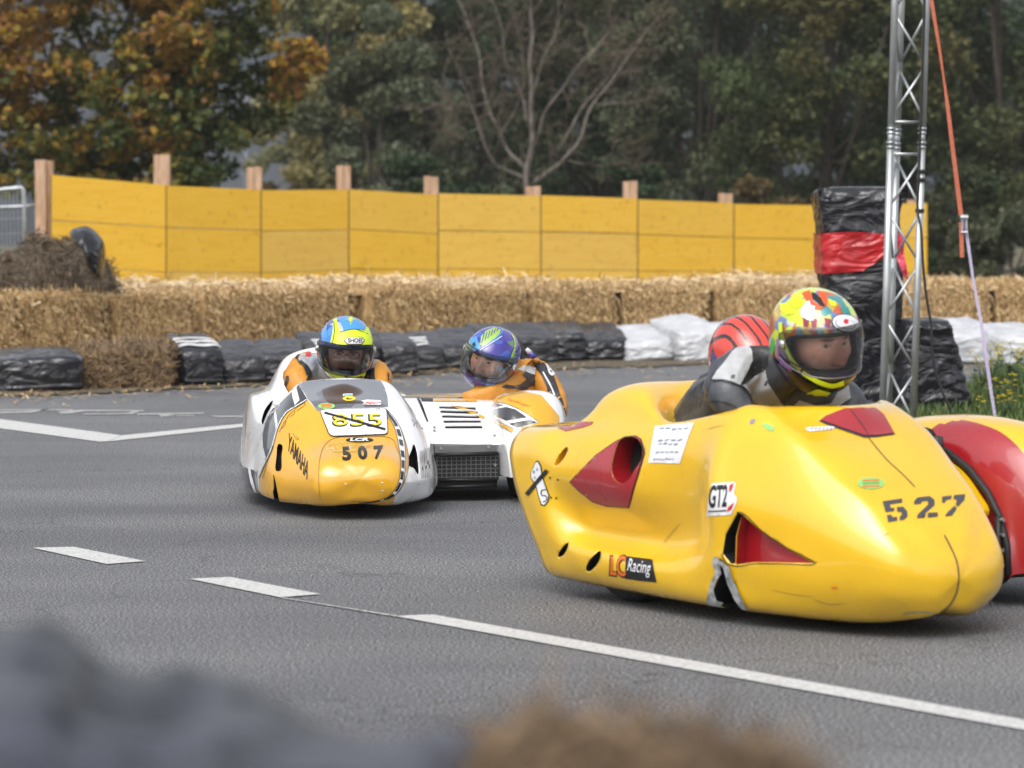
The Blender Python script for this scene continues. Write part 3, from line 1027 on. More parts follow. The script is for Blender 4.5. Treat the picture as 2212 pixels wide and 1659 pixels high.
strap('upper_webbing', [(2006, -40, 19.6, 9), (2015, 20, 19.6, 8), (2030, 110, 19.6, 6), (2038, 165, 19.6, 4), (2047, 230, 19.6, 8), (2059, 330, 19.6, 9), (2076, 466, 19.6, 10)], 0, M['web_o'])
strap('webbing_tail', [(2076, 480, 19.56, 9), (2077, 520, 19.55, 9), (2078, 556, 19.55, 9)], 0, M['web_o'])
strap('lower_webbing', [(2084, 478, 19.6, 8), (2093, 540, 19.55, 6.5), (2103, 610, 19.5, 6), (2120, 700, 19.4, 7), (2130, 770, 19.3, 8), (2140, 840, 19.25, 7), (2151, 912, 19.2, 6)], 0, M['web_w'])
mb = MB()
rc = at(2082, 470, 19.56)
mb.box(rc, (.042, .03, .035)); mb.box(rc + Vector((-.012, -.01, -.045)), (.01, .025, .11)); mb.box(rc + Vector((.014, -.01, -.045)), (.01, .025, .11))
mb.tube([rc + Vector((-.024, -.02, .0)), rc + Vector((.024, -.02, .0))], .012, 10); mb.tube([rc + Vector((-.02, -.02, -.09)), rc + Vector((.02, -.02, -.09))], .008, 8)
mb.build('ratchet', [M['galv']], st)

# ================================================================== BLACK WRAPPED PILLAR
def column(levels, seed, amp, n=96, rnd=9.0, cap=True, ks=(3.2, 6, 10, 14)):
    """levels: (z, x centre, y centre, half width x, half width y)"""
    A = np.array(levels, float)
    A = crinterp(A[:, None, :], 0, 8)[:, 0, :]
    off = Vector((seed * 2.1, seed * 1.3, seed))
    V = []
    for (z, cx, cy, hx, hy) in A:
        for i in range(n):
            t = 2 * math.pi * i / n
            c, s = math.cos(t), math.sin(t)
            k = (abs(c)**rnd + abs(s)**rnd) ** (-1 / rnd)
            q = Vector((cx + c * k * hx, cy + s * k * hy, z))
            q += Vector((c, s, 0)) * (wrinkle(q, off, amp) + amp * 2.2 * noise.noise(q * 1.9 + off))
            V.append(q)
    f = grid_faces(len(A), n, True)
    if cap: f.append(tuple((len(A) - 1) * n + k for k in range(n)))
    return V, f
PD = 21.6
def lev(y, x0, x1, hy=.28, d=PD):
    z = at(1900, y, d).z
    a, b = at(x0, y, d).x, at(x1, y, d).x
    return (z, (a + b) / 2, d + .3, (b - a) / 2, hy)
V, f = column([(0,) + lev(880, 1800, 1965)[1:], lev(840, 1803, 1962), lev(760, 1805, 1955), lev(700, 1800, 1952), lev(640, 1795, 1950), lev(590, 1785, 1955), lev(520, 1782, 1952), lev(470, 1778, 1950), lev(430, 1772, 1955), lev(412, 1775, 1960, .25), lev(404, 1800, 1950, .2), lev(402, 1840, 1910, .1)], 3, .016)
pil = obj('wrapped_pillar', V, f, M['black'])
tag(pil, 'tall stack of bales wrapped in glossy black plastic with a red band behind the mast', 'wrapped pillar')
V, f = column([lev(590, 1774, 1966, .31), lev(560, 1774, 1964, .31), lev(530, 1773, 1962, .31), lev(503, 1772, 1962, .31)], 8, .010, cap=False)
# the band gathers towards the knot on the right
kz = at(1935, 512, PD).z
for q in V:
    k = max(0, min(1, (q.x - at(1840, 520, PD).x) / (at(1940, 520, PD).x - at(1840, 520, PD).x)))
    q.z = q.z + (kz - q.z) * (.85 * k ** 1.6)
    q.z += .007 * math.sin(q.x * 9 + q.z * 140) * (1 - .4 * k)
obj('red_band', V, f, M['red_pl'], pil)
mb = MB()
kc = at(1936, 512, PD - .32)
def foil(name, px, d, m, parent, th=.012, seed=0):
    poly = resample(px, 4)
    cx, cy = sum(p[0] for p in poly) / len(poly), sum(p[1] for p in poly) / len(poly)
    V, rings = [], 5
    for j in range(rings):
        k = 1 - j / (rings - 1)
        for (x, y) in poly:
            q = at(cx + (x - cx) * k, cy + (y - cy) * k, d)
            q.y += .05 * nz((q.x * 14, q.z * 8, seed)) - .02 * (1 - k)
            V.append(q)
    n = len(poly)
    B = [q + Vector((0, th, 0)) for q in V]
    f = grid_faces(rings, n, True)
    return obj(name, V + B, f + [tuple(reversed([i + len(V) for i in t])) for t in f], m, parent)
foil('foil_end', [(1930, 507), (1944, 503), (1953, 515), (1952, 545), (1958, 575), (1962, 606), (1953, 598), (1938, 560), (1926, 535)], PD - .34, M['pink_pl'], pil, seed=2)
foil('foil_end', [(1926, 505), (1940, 503), (1936, 520), (1926, 540), (1918, 556), (1914, 545), (1922, 525)], PD - .33, M['red_pl'], pil, seed=5)
foil('foil_end', [(1766, 410), (1790, 403), (1802, 420), (1792, 436), (1772, 434)], PD - .04, M['black'], pil, seed=7)
foil('foil_end', [(1910, 408), (1960, 396), (1962, 418), (1958, 440), (1940, 425)], PD - .1, M['black'], pil, seed=9)
BD2 = 21.2
def lev2(y, x0, x1, hy=.3): return lev(y, x0, x1, hy, BD2)
V, f = column([(0,) + lev2(892, 1950, 2112)[1:], lev2(870, 1955, 2105), lev2(830, 1955, 2094), lev2(780, 1955, 2082), lev2(735, 1956, 2068), lev2(705, 1958, 2056), lev2(694, 1965, 2050, .26), lev2(690, 1985, 2030, .12)], 6, .020)
tag(obj('wrapped_block', V, f, M['black']), 'low block under glossy black plastic right of the mast foot', 'wrapped block')

# ================================================================== GRASS AND WEEDS
def leafy_mat(name, stops, rough=.55, trans=.0):
    m, n, l, b = new_mat(name)
    g = n.new('ShaderNodeNewGeometry')
    r = ramp(n, stops)
    l.new(g.outputs['Random Per Island'], r.inputs[0])
    l.new(r.outputs[0], b.inputs['Base Color'])
    b.inputs['Roughness'].default_value = rough
    b.inputs['Specular IOR Level'].default_value = .3
    return m
M['grass'] = leafy_mat('grass blades', [(0, (.03, .055, .012)), (.5, (.07, .12, .025)), (1, (.16, .2, .06))])
M['weed'] = leafy_mat('weed leaves', [(0, (.025, .055, .018)), (1, (.08, .13, .04))])
M['petal'] = leafy_mat('yellow petals', [(0, (.6, .48, .02)), (1, (.8, .66, .05))])
gp = [(1868, 938), (1895, 918), (1930, 905), (1958, 900), (1985, 890), (2020, 882), (2050, 868), (2080, 846), (2105, 830), (2160, 802), (2290, 785), (2600, 790), (2600, 1010), (2400, 1022), (2290, 1012), (2180, 1020), (2080, 1004), (1990, 1000), (1940, 975), (1900, 962)]
gv = [gnd(x, y, .016) for x, y in gp]
tag(obj('grass_verge', gv, [tuple(range(len(gv)))], M['soil'], smooth=False), kind='structure')
poly2 = [(p.x, p.y) for p in gv]
rnd = random.Random(11)
V, f = [], []
xs, ys = [p[0] for p in poly2], [p[1] for p in poly2]
while len(V) < 5 * 22000:
    x, y = rnd.uniform(min(xs), max(xs)), rnd.uniform(min(ys), max(ys))
    if not inside((x, y), poly2): continue
    h = rnd.uniform(.03, .11) * (1.7 if rnd.random() < .06 else 1)
    a = rnd.uniform(0, 6.28)
    d = Vector((math.cos(a), math.sin(a), 0))
    s = Vector((-d.y, d.x, 0)) * rnd.uniform(.0025, .005)
    p = Vector((x, y, .01))
    ln = rnd.uniform(.15, .75) * h
    b = len(V)
    V += [p - s, p + s, p + d * ln * .4 + Vector((0, 0, h * .65)) + s * .8, p + d * ln * .4 + Vector((0, 0, h * .65)) - s * .8, p + d * ln + Vector((0, 0, h))]
    f += [(b, b + 1, b + 2, b + 3), (b + 3, b + 2, b + 4)]
tag(obj('grass', V, f, M['grass'], smooth=False), 'green grass growing round the foot of the mast', 'grass', kind='stuff')
def weed(px, py, hgt, seed, label):
    rnd = random.Random(seed)
    base = gnd(px, py, .01)
    t = thing('flowering_weed', label, 'flowering weed', base, 0, 'yellow flowering weeds in the grass')
    stem, lv, pt = MB(), MB(), MB()
    for k in range(5):
        a = rnd.uniform(0, 6.28)
        d = Vector((math.cos(a), math.sin(a), 0)) * rnd.uniform(.05, .22)
        hh = hgt * rnd.uniform(.65, 1.05)
        pts = [base, base + d * .35 + Vector((0, 0, hh * .5)), base + d + Vector((0, 0, hh))]
        stem.tube(pts, [.005, .004, .0025], 5)
        for j in range(9):
            u = rnd.uniform(.1, .85)
            c = base.lerp(pts[2], u) + Vector((rnd.gauss(0, .02), rnd.gauss(0, .02), 0))
            b_ = rnd.uniform(0, 6.28)
            e = Vector((math.cos(b_), math.sin(b_), rnd.uniform(-.3, .5))) * rnd.uniform(.05, .11) * (1.3 - u)
            s = e.cross(Vector((0, 0, 1))).normalized() * .02
            lv.add([c, c + e * .5 + s, c + e, c + e * .5 - s], [(0, 1, 2, 3)])
        for j in range(5):
            c = pts[2] + Vector((rnd.gauss(0, .022), rnd.gauss(0, .022), rnd.gauss(0, .02)))
            for q in range(4):
                b_ = q * 1.57 + rnd.uniform(-.2, .2)
                e = Vector((math.cos(b_), math.sin(b_), .4)) * .016
                s = Vector((-e.y, e.x, 0)) * .5
                pt.add([c, c + e + s, c + e * 1.3, c + e - s], [(0, 1, 2, 3)])
    stem.build('stem', [M['weed']], t, True)
    o = lv.build('foliage', [M['weed']], t); o['kind'] = 'stuff'
    o = pt.build('blossom', [M['petal']], t); o['kind'] = 'stuff'
for i, (x, y, h, lab) in enumerate([(2122, 850, .26, 'yellow flowering weed nearest the black block, left of the strap'), (2140, 838, .30, 'yellow flowering weed just behind the lilac strap'), (2158, 880, .22, 'short yellow flowering weed just right of the strap foot'),
                                    (2170, 850, .34, 'tall yellow flowering weed between strap and picture edge'), (2190, 835, .30, 'yellow flowering weed in the back row by the white wrapped bale'),
                                    (2205, 870, .34, 'yellow flowering weed in front at the right picture edge'), (2216, 842, .34, 'yellow flowering weed behind at the right picture edge'), (2180, 905, .16, 'lowest yellow flowering weed in the front of the grass')]):
    weed(x, y, h, 30 + i, lab)

# ================================================================== BARRIER BALES RIGHT BEFORE THE CAMERA
M['fg_pl'] = plastic('grey blue plastic', (.010, .011, .016), (.062, .066, .086), .34, .8)
M['fg_pl'].node_tree.nodes['Principled BSDF'].inputs['Specular IOR Level'].default_value = .4
def near_bale(name, top, d, depth, m, seed, label, cat, strands=False, zb=0.0, drop=0):
    """top: measured outline of the upper edge; the bale goes from there down to the ground"""
    top = spline2([(x, y + drop) for x, y in top], 6)
    rows = []
    K = 12
    for (x, y) in top:
        p = at(x, y, d)
        row = []
        for k in range(K + 1):
            a = k / K
            if a < .5:   # back face up to the measured edge
                q = Vector((p.x, d + .02, zb + (p.z - .03 - zb) * (a * 2)))
            else:        # over the top towards the camera and down
                b = (a - .5) * 2
                q = Vector((p.x, d - depth * min(1, b * 1.35), p.z - .10 * b ** 2 if b < .75 else p.z - .10 * b ** 2 - (p.z - zb - .1) * ((b - .75) * 4)))
            q += Vector((0, -.3, 1)) * .5 * wrinkle(Vector((q.x * 1.0, q.y * 1.6, q.z * 1.6)), Vector((seed, 2, 0)), .06 if not strands else .03)
            row.append(q)
        rows.append(row)
    V = [q for r_ in rows for q in r_]
    o = obj(name, V, grid_faces(len(rows), K + 1), m)
    tag(o, label, cat)
    if strands:
        rnd = random.Random(seed)
        sv, sf = [], []
        for _ in range(3000):
            r_ = rnd.randrange(len(rows)); k = rnd.randrange(4, K - 1)
            p = rows[r_][k] + Vector((rnd.gauss(0, .012), rnd.gauss(0, .03), rnd.gauss(0, .008)))
            dd = Vector((rnd.gauss(0, 1), rnd.gauss(0, 1), rnd.gauss(.2, .6))).normalized() * rnd.uniform(.015, .045)
            s = dd.cross(Vector((rnd.gauss(0, 1), rnd.gauss(0, 1), rnd.gauss(0, 1)))).normalized() * .0016
            b = len(sv)
            sv += [p - s, p + s, p + dd + s * .5, p + dd - s * .5]
            sf.append((b, b + 1, b + 2, b + 3))
        q = obj('loose_stalks', sv, sf, M['fg_strand'], o, smooth=False)
        q['kind'] = 'stuff'
    return o
M['fg_hay'] = straw_mat('near hay', (.04, .025, .013), (.115, .072, .038), (.22, .145, .08))
M['fg_strand'] = strand_mat('near hay stalks', [(0, (.035, .022, .012)), (.5, (.14, .088, .045)), (1, (.32, .22, .125))])
near_bale('wrapped_bale', [(-160, 1395), (-60, 1372), (60, 1378), (160, 1390), (225, 1425), (265, 1458), (400, 1468), (520, 1485), (640, 1522), (760, 1552), (900, 1572), (1000, 1580), (1050, 1620)], 2.25, .5, M['fg_pl'], 3,
          'blurred grey blue plastic wrapped bale right before the camera at the lower left', 'wrapped bale', drop=22)
near_bale('hay_bale', [(960, 1600), (1010, 1560), (1060, 1530), (1120, 1498), (1200, 1482), (1290, 1488), (1360, 1500), (1470, 1512), (1560, 1528), (1650, 1565), (1720, 1620), (1790, 1680), (1830, 1760)], 2.2, .45, M['fg_hay'], 6,
          'blurred brown hay bale right before the camera at the lower middle', 'hay bale', True, drop=72)

# straw blown onto the edge of the track
rnd = random.Random(77)
V, f = [], []
edge_ = [(-60, 858), (130, 852), (360, 842), (560, 832), (760, 820), (900, 810), (1080, 798), (1250, 797), (1600, 784), (1800, 779)]
for _ in range(1100):
    k = rnd.random() * (len(edge_) - 1); i = int(k); t = k - i
    x = edge_[i][0] + (edge_[i + 1][0] - edge_[i][0]) * t
    y = edge_[i][1] + (edge_[i + 1][1] - edge_[i][1]) * t + rnd.gauss(-4, 5) + (rnd.random() ** 3) * 26
    p = gnd(x, y, .016)
    a = rnd.uniform(0, 6.28)
    d = Vector((math.cos(a), math.sin(a), rnd.uniform(0, .25))) * rnd.uniform(.03, .11)
    s = Vector((-d.y, d.x, 0)).normalized() * .005
    b = len(V)
    V += [p - s, p + s, p + d + s, p + d - s]
    f.append((b, b + 1, b + 2, b + 3))
tag(obj('straw_litter', V, f, M['strand'], smooth=False), 'loose straw stalks blown along the foot of the wrapped bales', 'straw litter', kind='stuff')
HAZE = .0005
# ================================================================== TREES
def foliage_mat(name, stops, patch, pscale, rough=.6, trans=.25):
    """each leaf has its own colour; patches of the crown have turned"""
    m, n, l, b = new_mat(name)
    g = n.new('ShaderNodeNewGeometry')
    r = ramp(n, stops)
    r2 = ramp(n, patch)
    l.new(g.outputs['Random Per Island'], r.inputs[0])
    l.new(g.outputs['Random Per Island'], r2.inputs[0])
    tc = n.new('ShaderNodeTexCoord')
    t = n.new('ShaderNodeTexNoise'); t.inputs['Scale'].default_value = pscale; t.inputs['Detail'].default_value = 3
    l.new(tc.outputs['Object'], t.inputs['Vector'])
    r3 = ramp(n, [(.45, (0, 0, 0)), (.62, (1, 1, 1))])
    l.new(t.outputs[0], r3.inputs[0])
    mx = n.new('ShaderNodeMix'); mx.data_type = 'RGBA'
    l.new(r3.outputs[0], mx.inputs['Factor']); l.new(r.outputs[0], mx.inputs['A']); l.new(r2.outputs[0], mx.inputs['B'])
    l.new(mx.outputs['Result'], b.inputs['Base Color'])
    b.inputs['Roughness'].default_value = rough
    b.inputs['Specular IOR Level'].default_value = .25
    tr = n.new('ShaderNodeBsdfTranslucent')
    l.new(mx.outputs['Result'], tr.inputs['Color'])
    ms = n.new('ShaderNodeMixShader'); ms.inputs[0].default_value = trans
    out = n['Material Output']
    l.new(b.outputs[0], ms.inputs[1]); l.new(tr.outputs[0], ms.inputs[2]); l.new(ms.outputs[0], out.inputs['Surface'])
    return m
M['bark'] = mat('dark bark', (.03, .024, .018), .9, c2=(.075, .06, .045), scale=6, stretch=(4, 4, 1), bump=.5, bscale=10)
M['bark_pale'] = mat('greyish bark', (.10, .08, .068), .85, c2=(.21, .185, .165), scale=5, stretch=(3, 3, 1), bump=.3, bscale=12)
M['twig'] = mat('brown twigs', (.06, .044, .03), .85, c2=(.115, .088, .062), scale=9)
M['leaf_dark'] = foliage_mat('dark green leaves', [(0, (.022, .040, .017)), (.6, (.036, .062, .026)), (1, (.060, .088, .038))], [(0, (.045, .05, .022)), (1, (.085, .085, .038))], .35)
M['leaf_olive'] = foliage_mat('olive green leaves', [(0, (.044, .062, .025)), (.6, (.070, .095, .036)), (1, (.105, .13, .05))], [(0, (.075, .07, .026)), (.6, (.11, .092, .03)), (1, (.14, .11, .04))], .3)
M['leaf_grey'] = foliage_mat('grey green leaves', [(0, (.085, .108, .066)), (.6, (.128, .152, .09)), (1, (.175, .195, .12))], [(0, (.06, .072, .036)), (1, (.10, .105, .05))], .3)
M['leaf_pale'] = foliage_mat('pale olive leaves', [(0, (.15, .155, .075)), (.6, (.22, .22, .10)), (1, (.28, .27, .13))], [(0, (.22, .19, .075)), (1, (.32, .26, .10))], .3)
M['leaf_brown'] = foliage_mat('brownish leaves', [(0, (.05, .04, .018)), (.6, (.09, .07, .028)), (1, (.14, .11, .05))], [(0, (.12, .07, .02)), (1, (.2, .12, .04))], .4)
def leaf_col_mat(name):
    m = vcol_mat(name, .6, spec=.25)
    n, l = m.node_tree.nodes, m.node_tree.links
    b = n['Principled BSDF']
    tr = n.new('ShaderNodeBsdfTranslucent')
    l.new(b.inputs['Base Color'].links[0].from_socket, tr.inputs['Color'])
    ms = n.new('ShaderNodeMixShader'); ms.inputs[0].default_value = .3
    l.new(b.outputs[0], ms.inputs[1]); l.new(tr.outputs[0], ms.inputs[2]); l.new(ms.outputs[0], n['Material Output'].inputs['Surface'])
    return m
M['leaf_maple'] = leaf_col_mat('turning maple leaves')

def quad_leaf(p, d, s, size):
    return [p, p + d * size * .5 + s * size * .42, p + d * size, p + d * size * .5 - s * size * .42]
STAR = [(0, -.5), (.16, -.2), (.5, -.28), (.34, -.02), (.55, .2), (.2, .2), (0, .55), (-.2, .2), (-.55, .2), (-.34, -.02), (-.5, -.28), (-.16, -.2)]
def leaves(clumps, n, size, seed, star=False, droop=0.0, cols=None, tint=None):
    rnd = random.Random(seed)
    wts = [c[1] ** 2 for c in clumps]
    V, f = [], []
    for c, r_ in rnd.choices(clumps, wts, k=n):
        a = Vector((rnd.gauss(0, 1), rnd.gauss(0, 1), rnd.gauss(0, 1))).normalized()
        p = c + Vector((a.x, a.y, a.z * .75)) * r_ * rnd.uniform(.25, 1) ** .5
        d = Vector((rnd.gauss(0, 1), rnd.gauss(0, 1), rnd.gauss(-droop, .7))).normalized()
        s = d.cross(Vector((rnd.gauss(0, 1), rnd.gauss(0, 1), rnd.gauss(0, 1) + .8))).normalized()
        sz = size * rnd.uniform(.6, 1.3)
        b = len(V)
        if cols is not None: cols += [tint(p, rnd)] * (12 if star else 4)
        if star:
            k = d.cross(s) * .12
            V += [p + s * x * sz + d * y * sz + k * sz * (abs(x) - .2) for x, y in STAR]
            f.append(tuple(range(b, b + 12)))
        else:
            V += quad_leaf(p, d, s, sz)
            f.append((b, b + 1, b + 2, b + 3))
    return V, f
def tree(name, label, cat, px, d, z_lo, z_hi, rad, m, n, size, seed, group=None, trunk=.16, nclump=34, star=False, squash=1.0, droop=0.0, lean=0.0, limbs=7):
    rnd = random.Random(seed)
    base = Vector(((px - MCX) / MF * d, d, -.03))
    t = thing(name, label, cat, base, 0, group)
    cz, hz = (z_lo + z_hi) / 2, (z_hi - z_lo) / 2
    clumps = []
    for _ in range(nclump):
        a = Vector((rnd.gauss(0, 1), rnd.gauss(0, 1), rnd.gauss(0, 1))).normalized()
        k = rnd.uniform(.15, 1) ** .45
        c = base + Vector((a.x * rad * k + lean * .5, a.y * rad * k * squash, cz + a.z * hz * k))
        clumps.append((c, rad * rnd.uniform(.16, .32)))
    mb = MB()
    top = base + Vector((lean, 0, z_hi * .85))
    path = [base, base + Vector((rnd.gauss(0, .06), rnd.gauss(0, .06), z_lo * .6 + .4)), base + Vector((lean * .5 + rnd.gauss(0, .15), rnd.gauss(0, .15), cz)), top]
    path = [Vector(p) for p in crinterp(np.array([list(p) for p in path]), 0, 4)]
    mb.tube(path, [trunk * (1 - .85 * i / (len(path) - 1)) * (1.35 if i == 0 else 1) for i in range(len(path))], 8)
    for c, r_ in rnd.sample(clumps, min(limbs, len(clumps))):
        k = rnd.uniform(.25, .6)
        s0 = path[int(k * (len(path) - 1))]
        md = s0.lerp(c, .5) + Vector((rnd.gauss(0, .15), rnd.gauss(0, .15), rnd.uniform(-.1, .3)))
        mb.tube([s0, md, c], [trunk * .45, trunk * .28, trunk * .1], 6)
    mb.build('trunk', [M['bark']], t, True)
    V, f = leaves(clumps, n, size, seed + 1, star, droop)
    o = obj('crown', V, f, m, t, smooth=False)
    return t
# the maple that has begun to turn, behind the left end of the fence
rnd = random.Random(21)
def maple():
    d = 46.0
    base = Vector(((232 - MCX) / MF * d, d, -.03))
    t = thing('maple_tree', 'maple tree with orange and green leaves behind the left end of the yellow fence', 'tree', base)
    limbs = [([(228, 560), (226, 400), (222, 300), (236, 200), (262, 90), (292, 0), (310, -80)], .11, .03), ([(226, 330), (150, 250), (85, 190), (20, 120), (-60, 60)], .06, .015), ([(224, 300), (260, 190), (330, 110), (420, 60), (520, 20)], .06, .012),
             ([(228, 390), (300, 395), (350, 370), (430, 330), (500, 290)], .05, .012), ([(300, 250), (380, 200), (470, 170), (560, 150), (640, 140), (680, 125)], .045, .008), ([(226, 380), (160, 380), (90, 340), (20, 300), (-60, 290)], .05, .012),
             ([(235, 230), (190, 120), (150, 30), (130, -60)], .06, .02), ([(250, 160), (340, 60), (400, -20), (440, -90)], .05, .015)]
    mb = MB()
    tips = []
    for pts, r0, r1 in limbs:
        dd = d + rnd.uniform(-.5, .5)
        n = len(pts)
        P = [at(x, y, d + (dd - d) * i / (n - 1)) for i, (x, y) in enumerate(pts)]
        P = [Vector(p) for p in crinterp(np.array([list(p) for p in P]), 0, 4)]
        P[0] = P[0] if pts[0][1] < 500 else base
        mb.tube(P, [r0 + (r1 - r0) * i / (len(P) - 1) for i in range(len(P))], 7)
        for _ in range(5):
            a = P[rnd.randrange(len(P) // 2, len(P))]
            e = a + Vector((rnd.gauss(0, .5), rnd.gauss(0, .6), rnd.gauss(.1, .35)))
            mb.tube([a, a.lerp(e, .5) + Vector((0, 0, .06)), e], [.014, .01, .005], 5)
    mb.build('trunk', [M['bark']], t, True)
    poly = [(-120, 420), (-120, -150), (300, -160), (480, -120), (590, -40), (612, 30), (640, 70), (690, 120), (696, 150), (660, 190), (625, 255), (585, 300), (530, 310), (505, 340), (478, 370), (495, 395), (380, 420)]
    holes = [(600, 90, 20), (455, 120, 14), (520, 355, 22)]
    clumps = []
    while len(clumps) < 540:
        x, y = rnd.uniform(-120, 700), rnd.uniform(-160, 420)
        if not inside((x, y), poly) or any((x - a) ** 2 + (y - b) ** 2 < r_ * r_ for a, b, r_ in holes): continue
        edge = x > 520
        q = at(x, y, d + rnd.uniform(-1.6, 1.6) * (.5 if edge else 1))
        clumps.append((q, rnd.uniform(.12, .2) if edge else rnd.uniform(.16, .32)))
    for x, y in ((690, 128), (672, 118), (684, 150), (655, 150), (635, 165), (668, 100), (640, 120), (625, 95), (650, 180), (630, 210), (618, 235), (600, 260), (610, 170), (598, 205), (590, 140), (575, 240), (585, 100), (610, 130)):
        clumps += [(at(x, y, d - .6), .13)] * 2
    XC = at(300, 200, d)
    def tint(p, r_):
        # left side and top have turned, the lower right is still green
        k = .43 - (p.x - XC.x) * .16 + (p.z - XC.z) * .20 + nz(p, .9) * .75 + nz(p, 2.3) * .35
        if p.x > XC.x + 1.9: k += .42
        u = r_.random()
        if k + r_.gauss(0, .16) > .62:
            c = ((.36, .215, .03), (.42, .235, .04), (.34, .17, .055), (.28, .20, .03), (.20, .105, .035))[int(u * 5)]
        elif k + r_.gauss(0, .18) > .34:
            c = ((.19, .16, .028), (.14, .13, .026), (.25, .18, .03), (.09, .10, .022))[int(u * 4)]
        else:
            c = ((.038, .06, .018), (.055, .078, .022), (.075, .094, .025), (.095, .10, .026))[int(u * 4)]
        f_ = r_.uniform(.75, 1.15)
        return tuple(x * f_ for x in c)
    cols = []
    V, f = leaves(clumps, 31000, .115, 5, True, 0, cols, tint)
    me = mesh('crown', V, f, M['leaf_maple'], smooth=False, colors=np.array(cols))
    link('crown', me, t)
maple()

# bare tree in front of the woods
def bare_tree():
    d = 52.0
    rnd = random.Random(8)
    b0 = at(1148, 420, d)
    base = Vector((b0.x, d, -.03))
    t = thing('bare_tree', 'leafless tree with many thin grey branches behind the middle of the fence', 'tree', base)
    Z = lambda x, y: (777.7 + .46875 * x, .46875 * y)
    limbs = [[(785, 1100), (785, 880), (782, 800), (788, 600), (790, 400), (795, 150), (800, 0), (805, -150)], [(785, 800), (690, 690), (620, 560), (570, 380), (530, 200), (445, 0), (400, -100)], [(770, 830), (640, 760), (600, 700), (540, 560), (470, 360), (430, 260), (400, 150)],
             [(790, 700), (860, 520), (980, 340), (1110, 190), (1180, 60)], [(790, 850), (920, 760), (960, 700), (1090, 480), (1200, 320), (1320, 170), (1370, 90)], [(910, 690), (1050, 470), (1150, 330), (1200, 220)], [(765, 560), (745, 440), (690, 300), (620, 20), (590, -80)],
             [(960, 740), (1080, 765), (1160, 740)], [(550, 590), (450, 630), (400, 620)], [(790, 450), (830, 300), (900, 140), (930, 0)], [(600, 470), (470, 490), (370, 480), (270, 520)], [(640, 640), (720, 480), (760, 330), (720, 130), (700, 0)], [(1090, 480), (1200, 480), (1300, 470), (1350, 400)], [(980, 340), (1060, 260), (1180, 260), (1300, 190)]]
    rad = [.095, .05, .045, .04, .055, .035, .035, .02, .018, .03, .02, .025, .02, .02]
    limb_, tw = MB(), MB()
    def grow(p, dr, L_, r_, lv):
        q = p + dr * L_ * .5 + Vector((rnd.gauss(0, .04), rnd.gauss(0, .04), rnd.gauss(0, .04))) * L_ * 2
        e = p + dr * L_ + Vector((0, 0, .06 * L_))
        tw.tube([p, q, e], [r_, r_ * .75, r_ * .45], 4, cap=False)
        if lv > 0:
            for _ in range(rnd.choice((2, 3))):
                dd = (dr + Vector((rnd.gauss(0, .6), rnd.gauss(0, .6), rnd.gauss(.1, .6)))).normalized()
                grow(p.lerp(e, rnd.uniform(.35, 1)), dd, L_ * rnd.uniform(.45, .75), r_ * .6, lv - 1)
    for pts, r0 in zip(limbs, rad):
        dy = rnd.uniform(-1.2, 1.2)
        n = len(pts)
        P = [at(*Z(x, y), d + dy * i / n) for i, (x, y) in enumerate(pts)]
        P = [Vector(p) for p in crinterp(np.array([list(p) for p in P]), 0, 5)]
        P = [p + Vector((nz(p, 1.7), nz(p + Vector((5, 0, 0)), 1.7), nz(p + Vector((0, 5, 0)), 1.7) * .6)) * .10 * min(1, i_ / 4) for i_, p in enumerate(P)]
        if r0 > .09: P[0] = base
        limb_.tube(P, [r0 * .66 * (1 - .8 * i / (len(P) - 1)) for i in range(len(P))], 6)
        for _ in range(int(4 + 2.0 * len(pts))):
            i = rnd.randrange(3, len(P))
            if P[i].z < 1.9: continue
            dr = (P[i] - P[i - 1]).normalized()
            dd = (dr * .6 + Vector((rnd.gauss(0, .7), rnd.gauss(0, .6), rnd.gauss(.15, .45)))).normalized()
            grow(P[i], dd, rnd.uniform(.3, .75), .011, 2)
    limb_.build('trunk', [M['bark_pale']], t, True)
    tw.build('twigs', [M['twig']], t)['kind'] = 'stuff'
bare_tree()

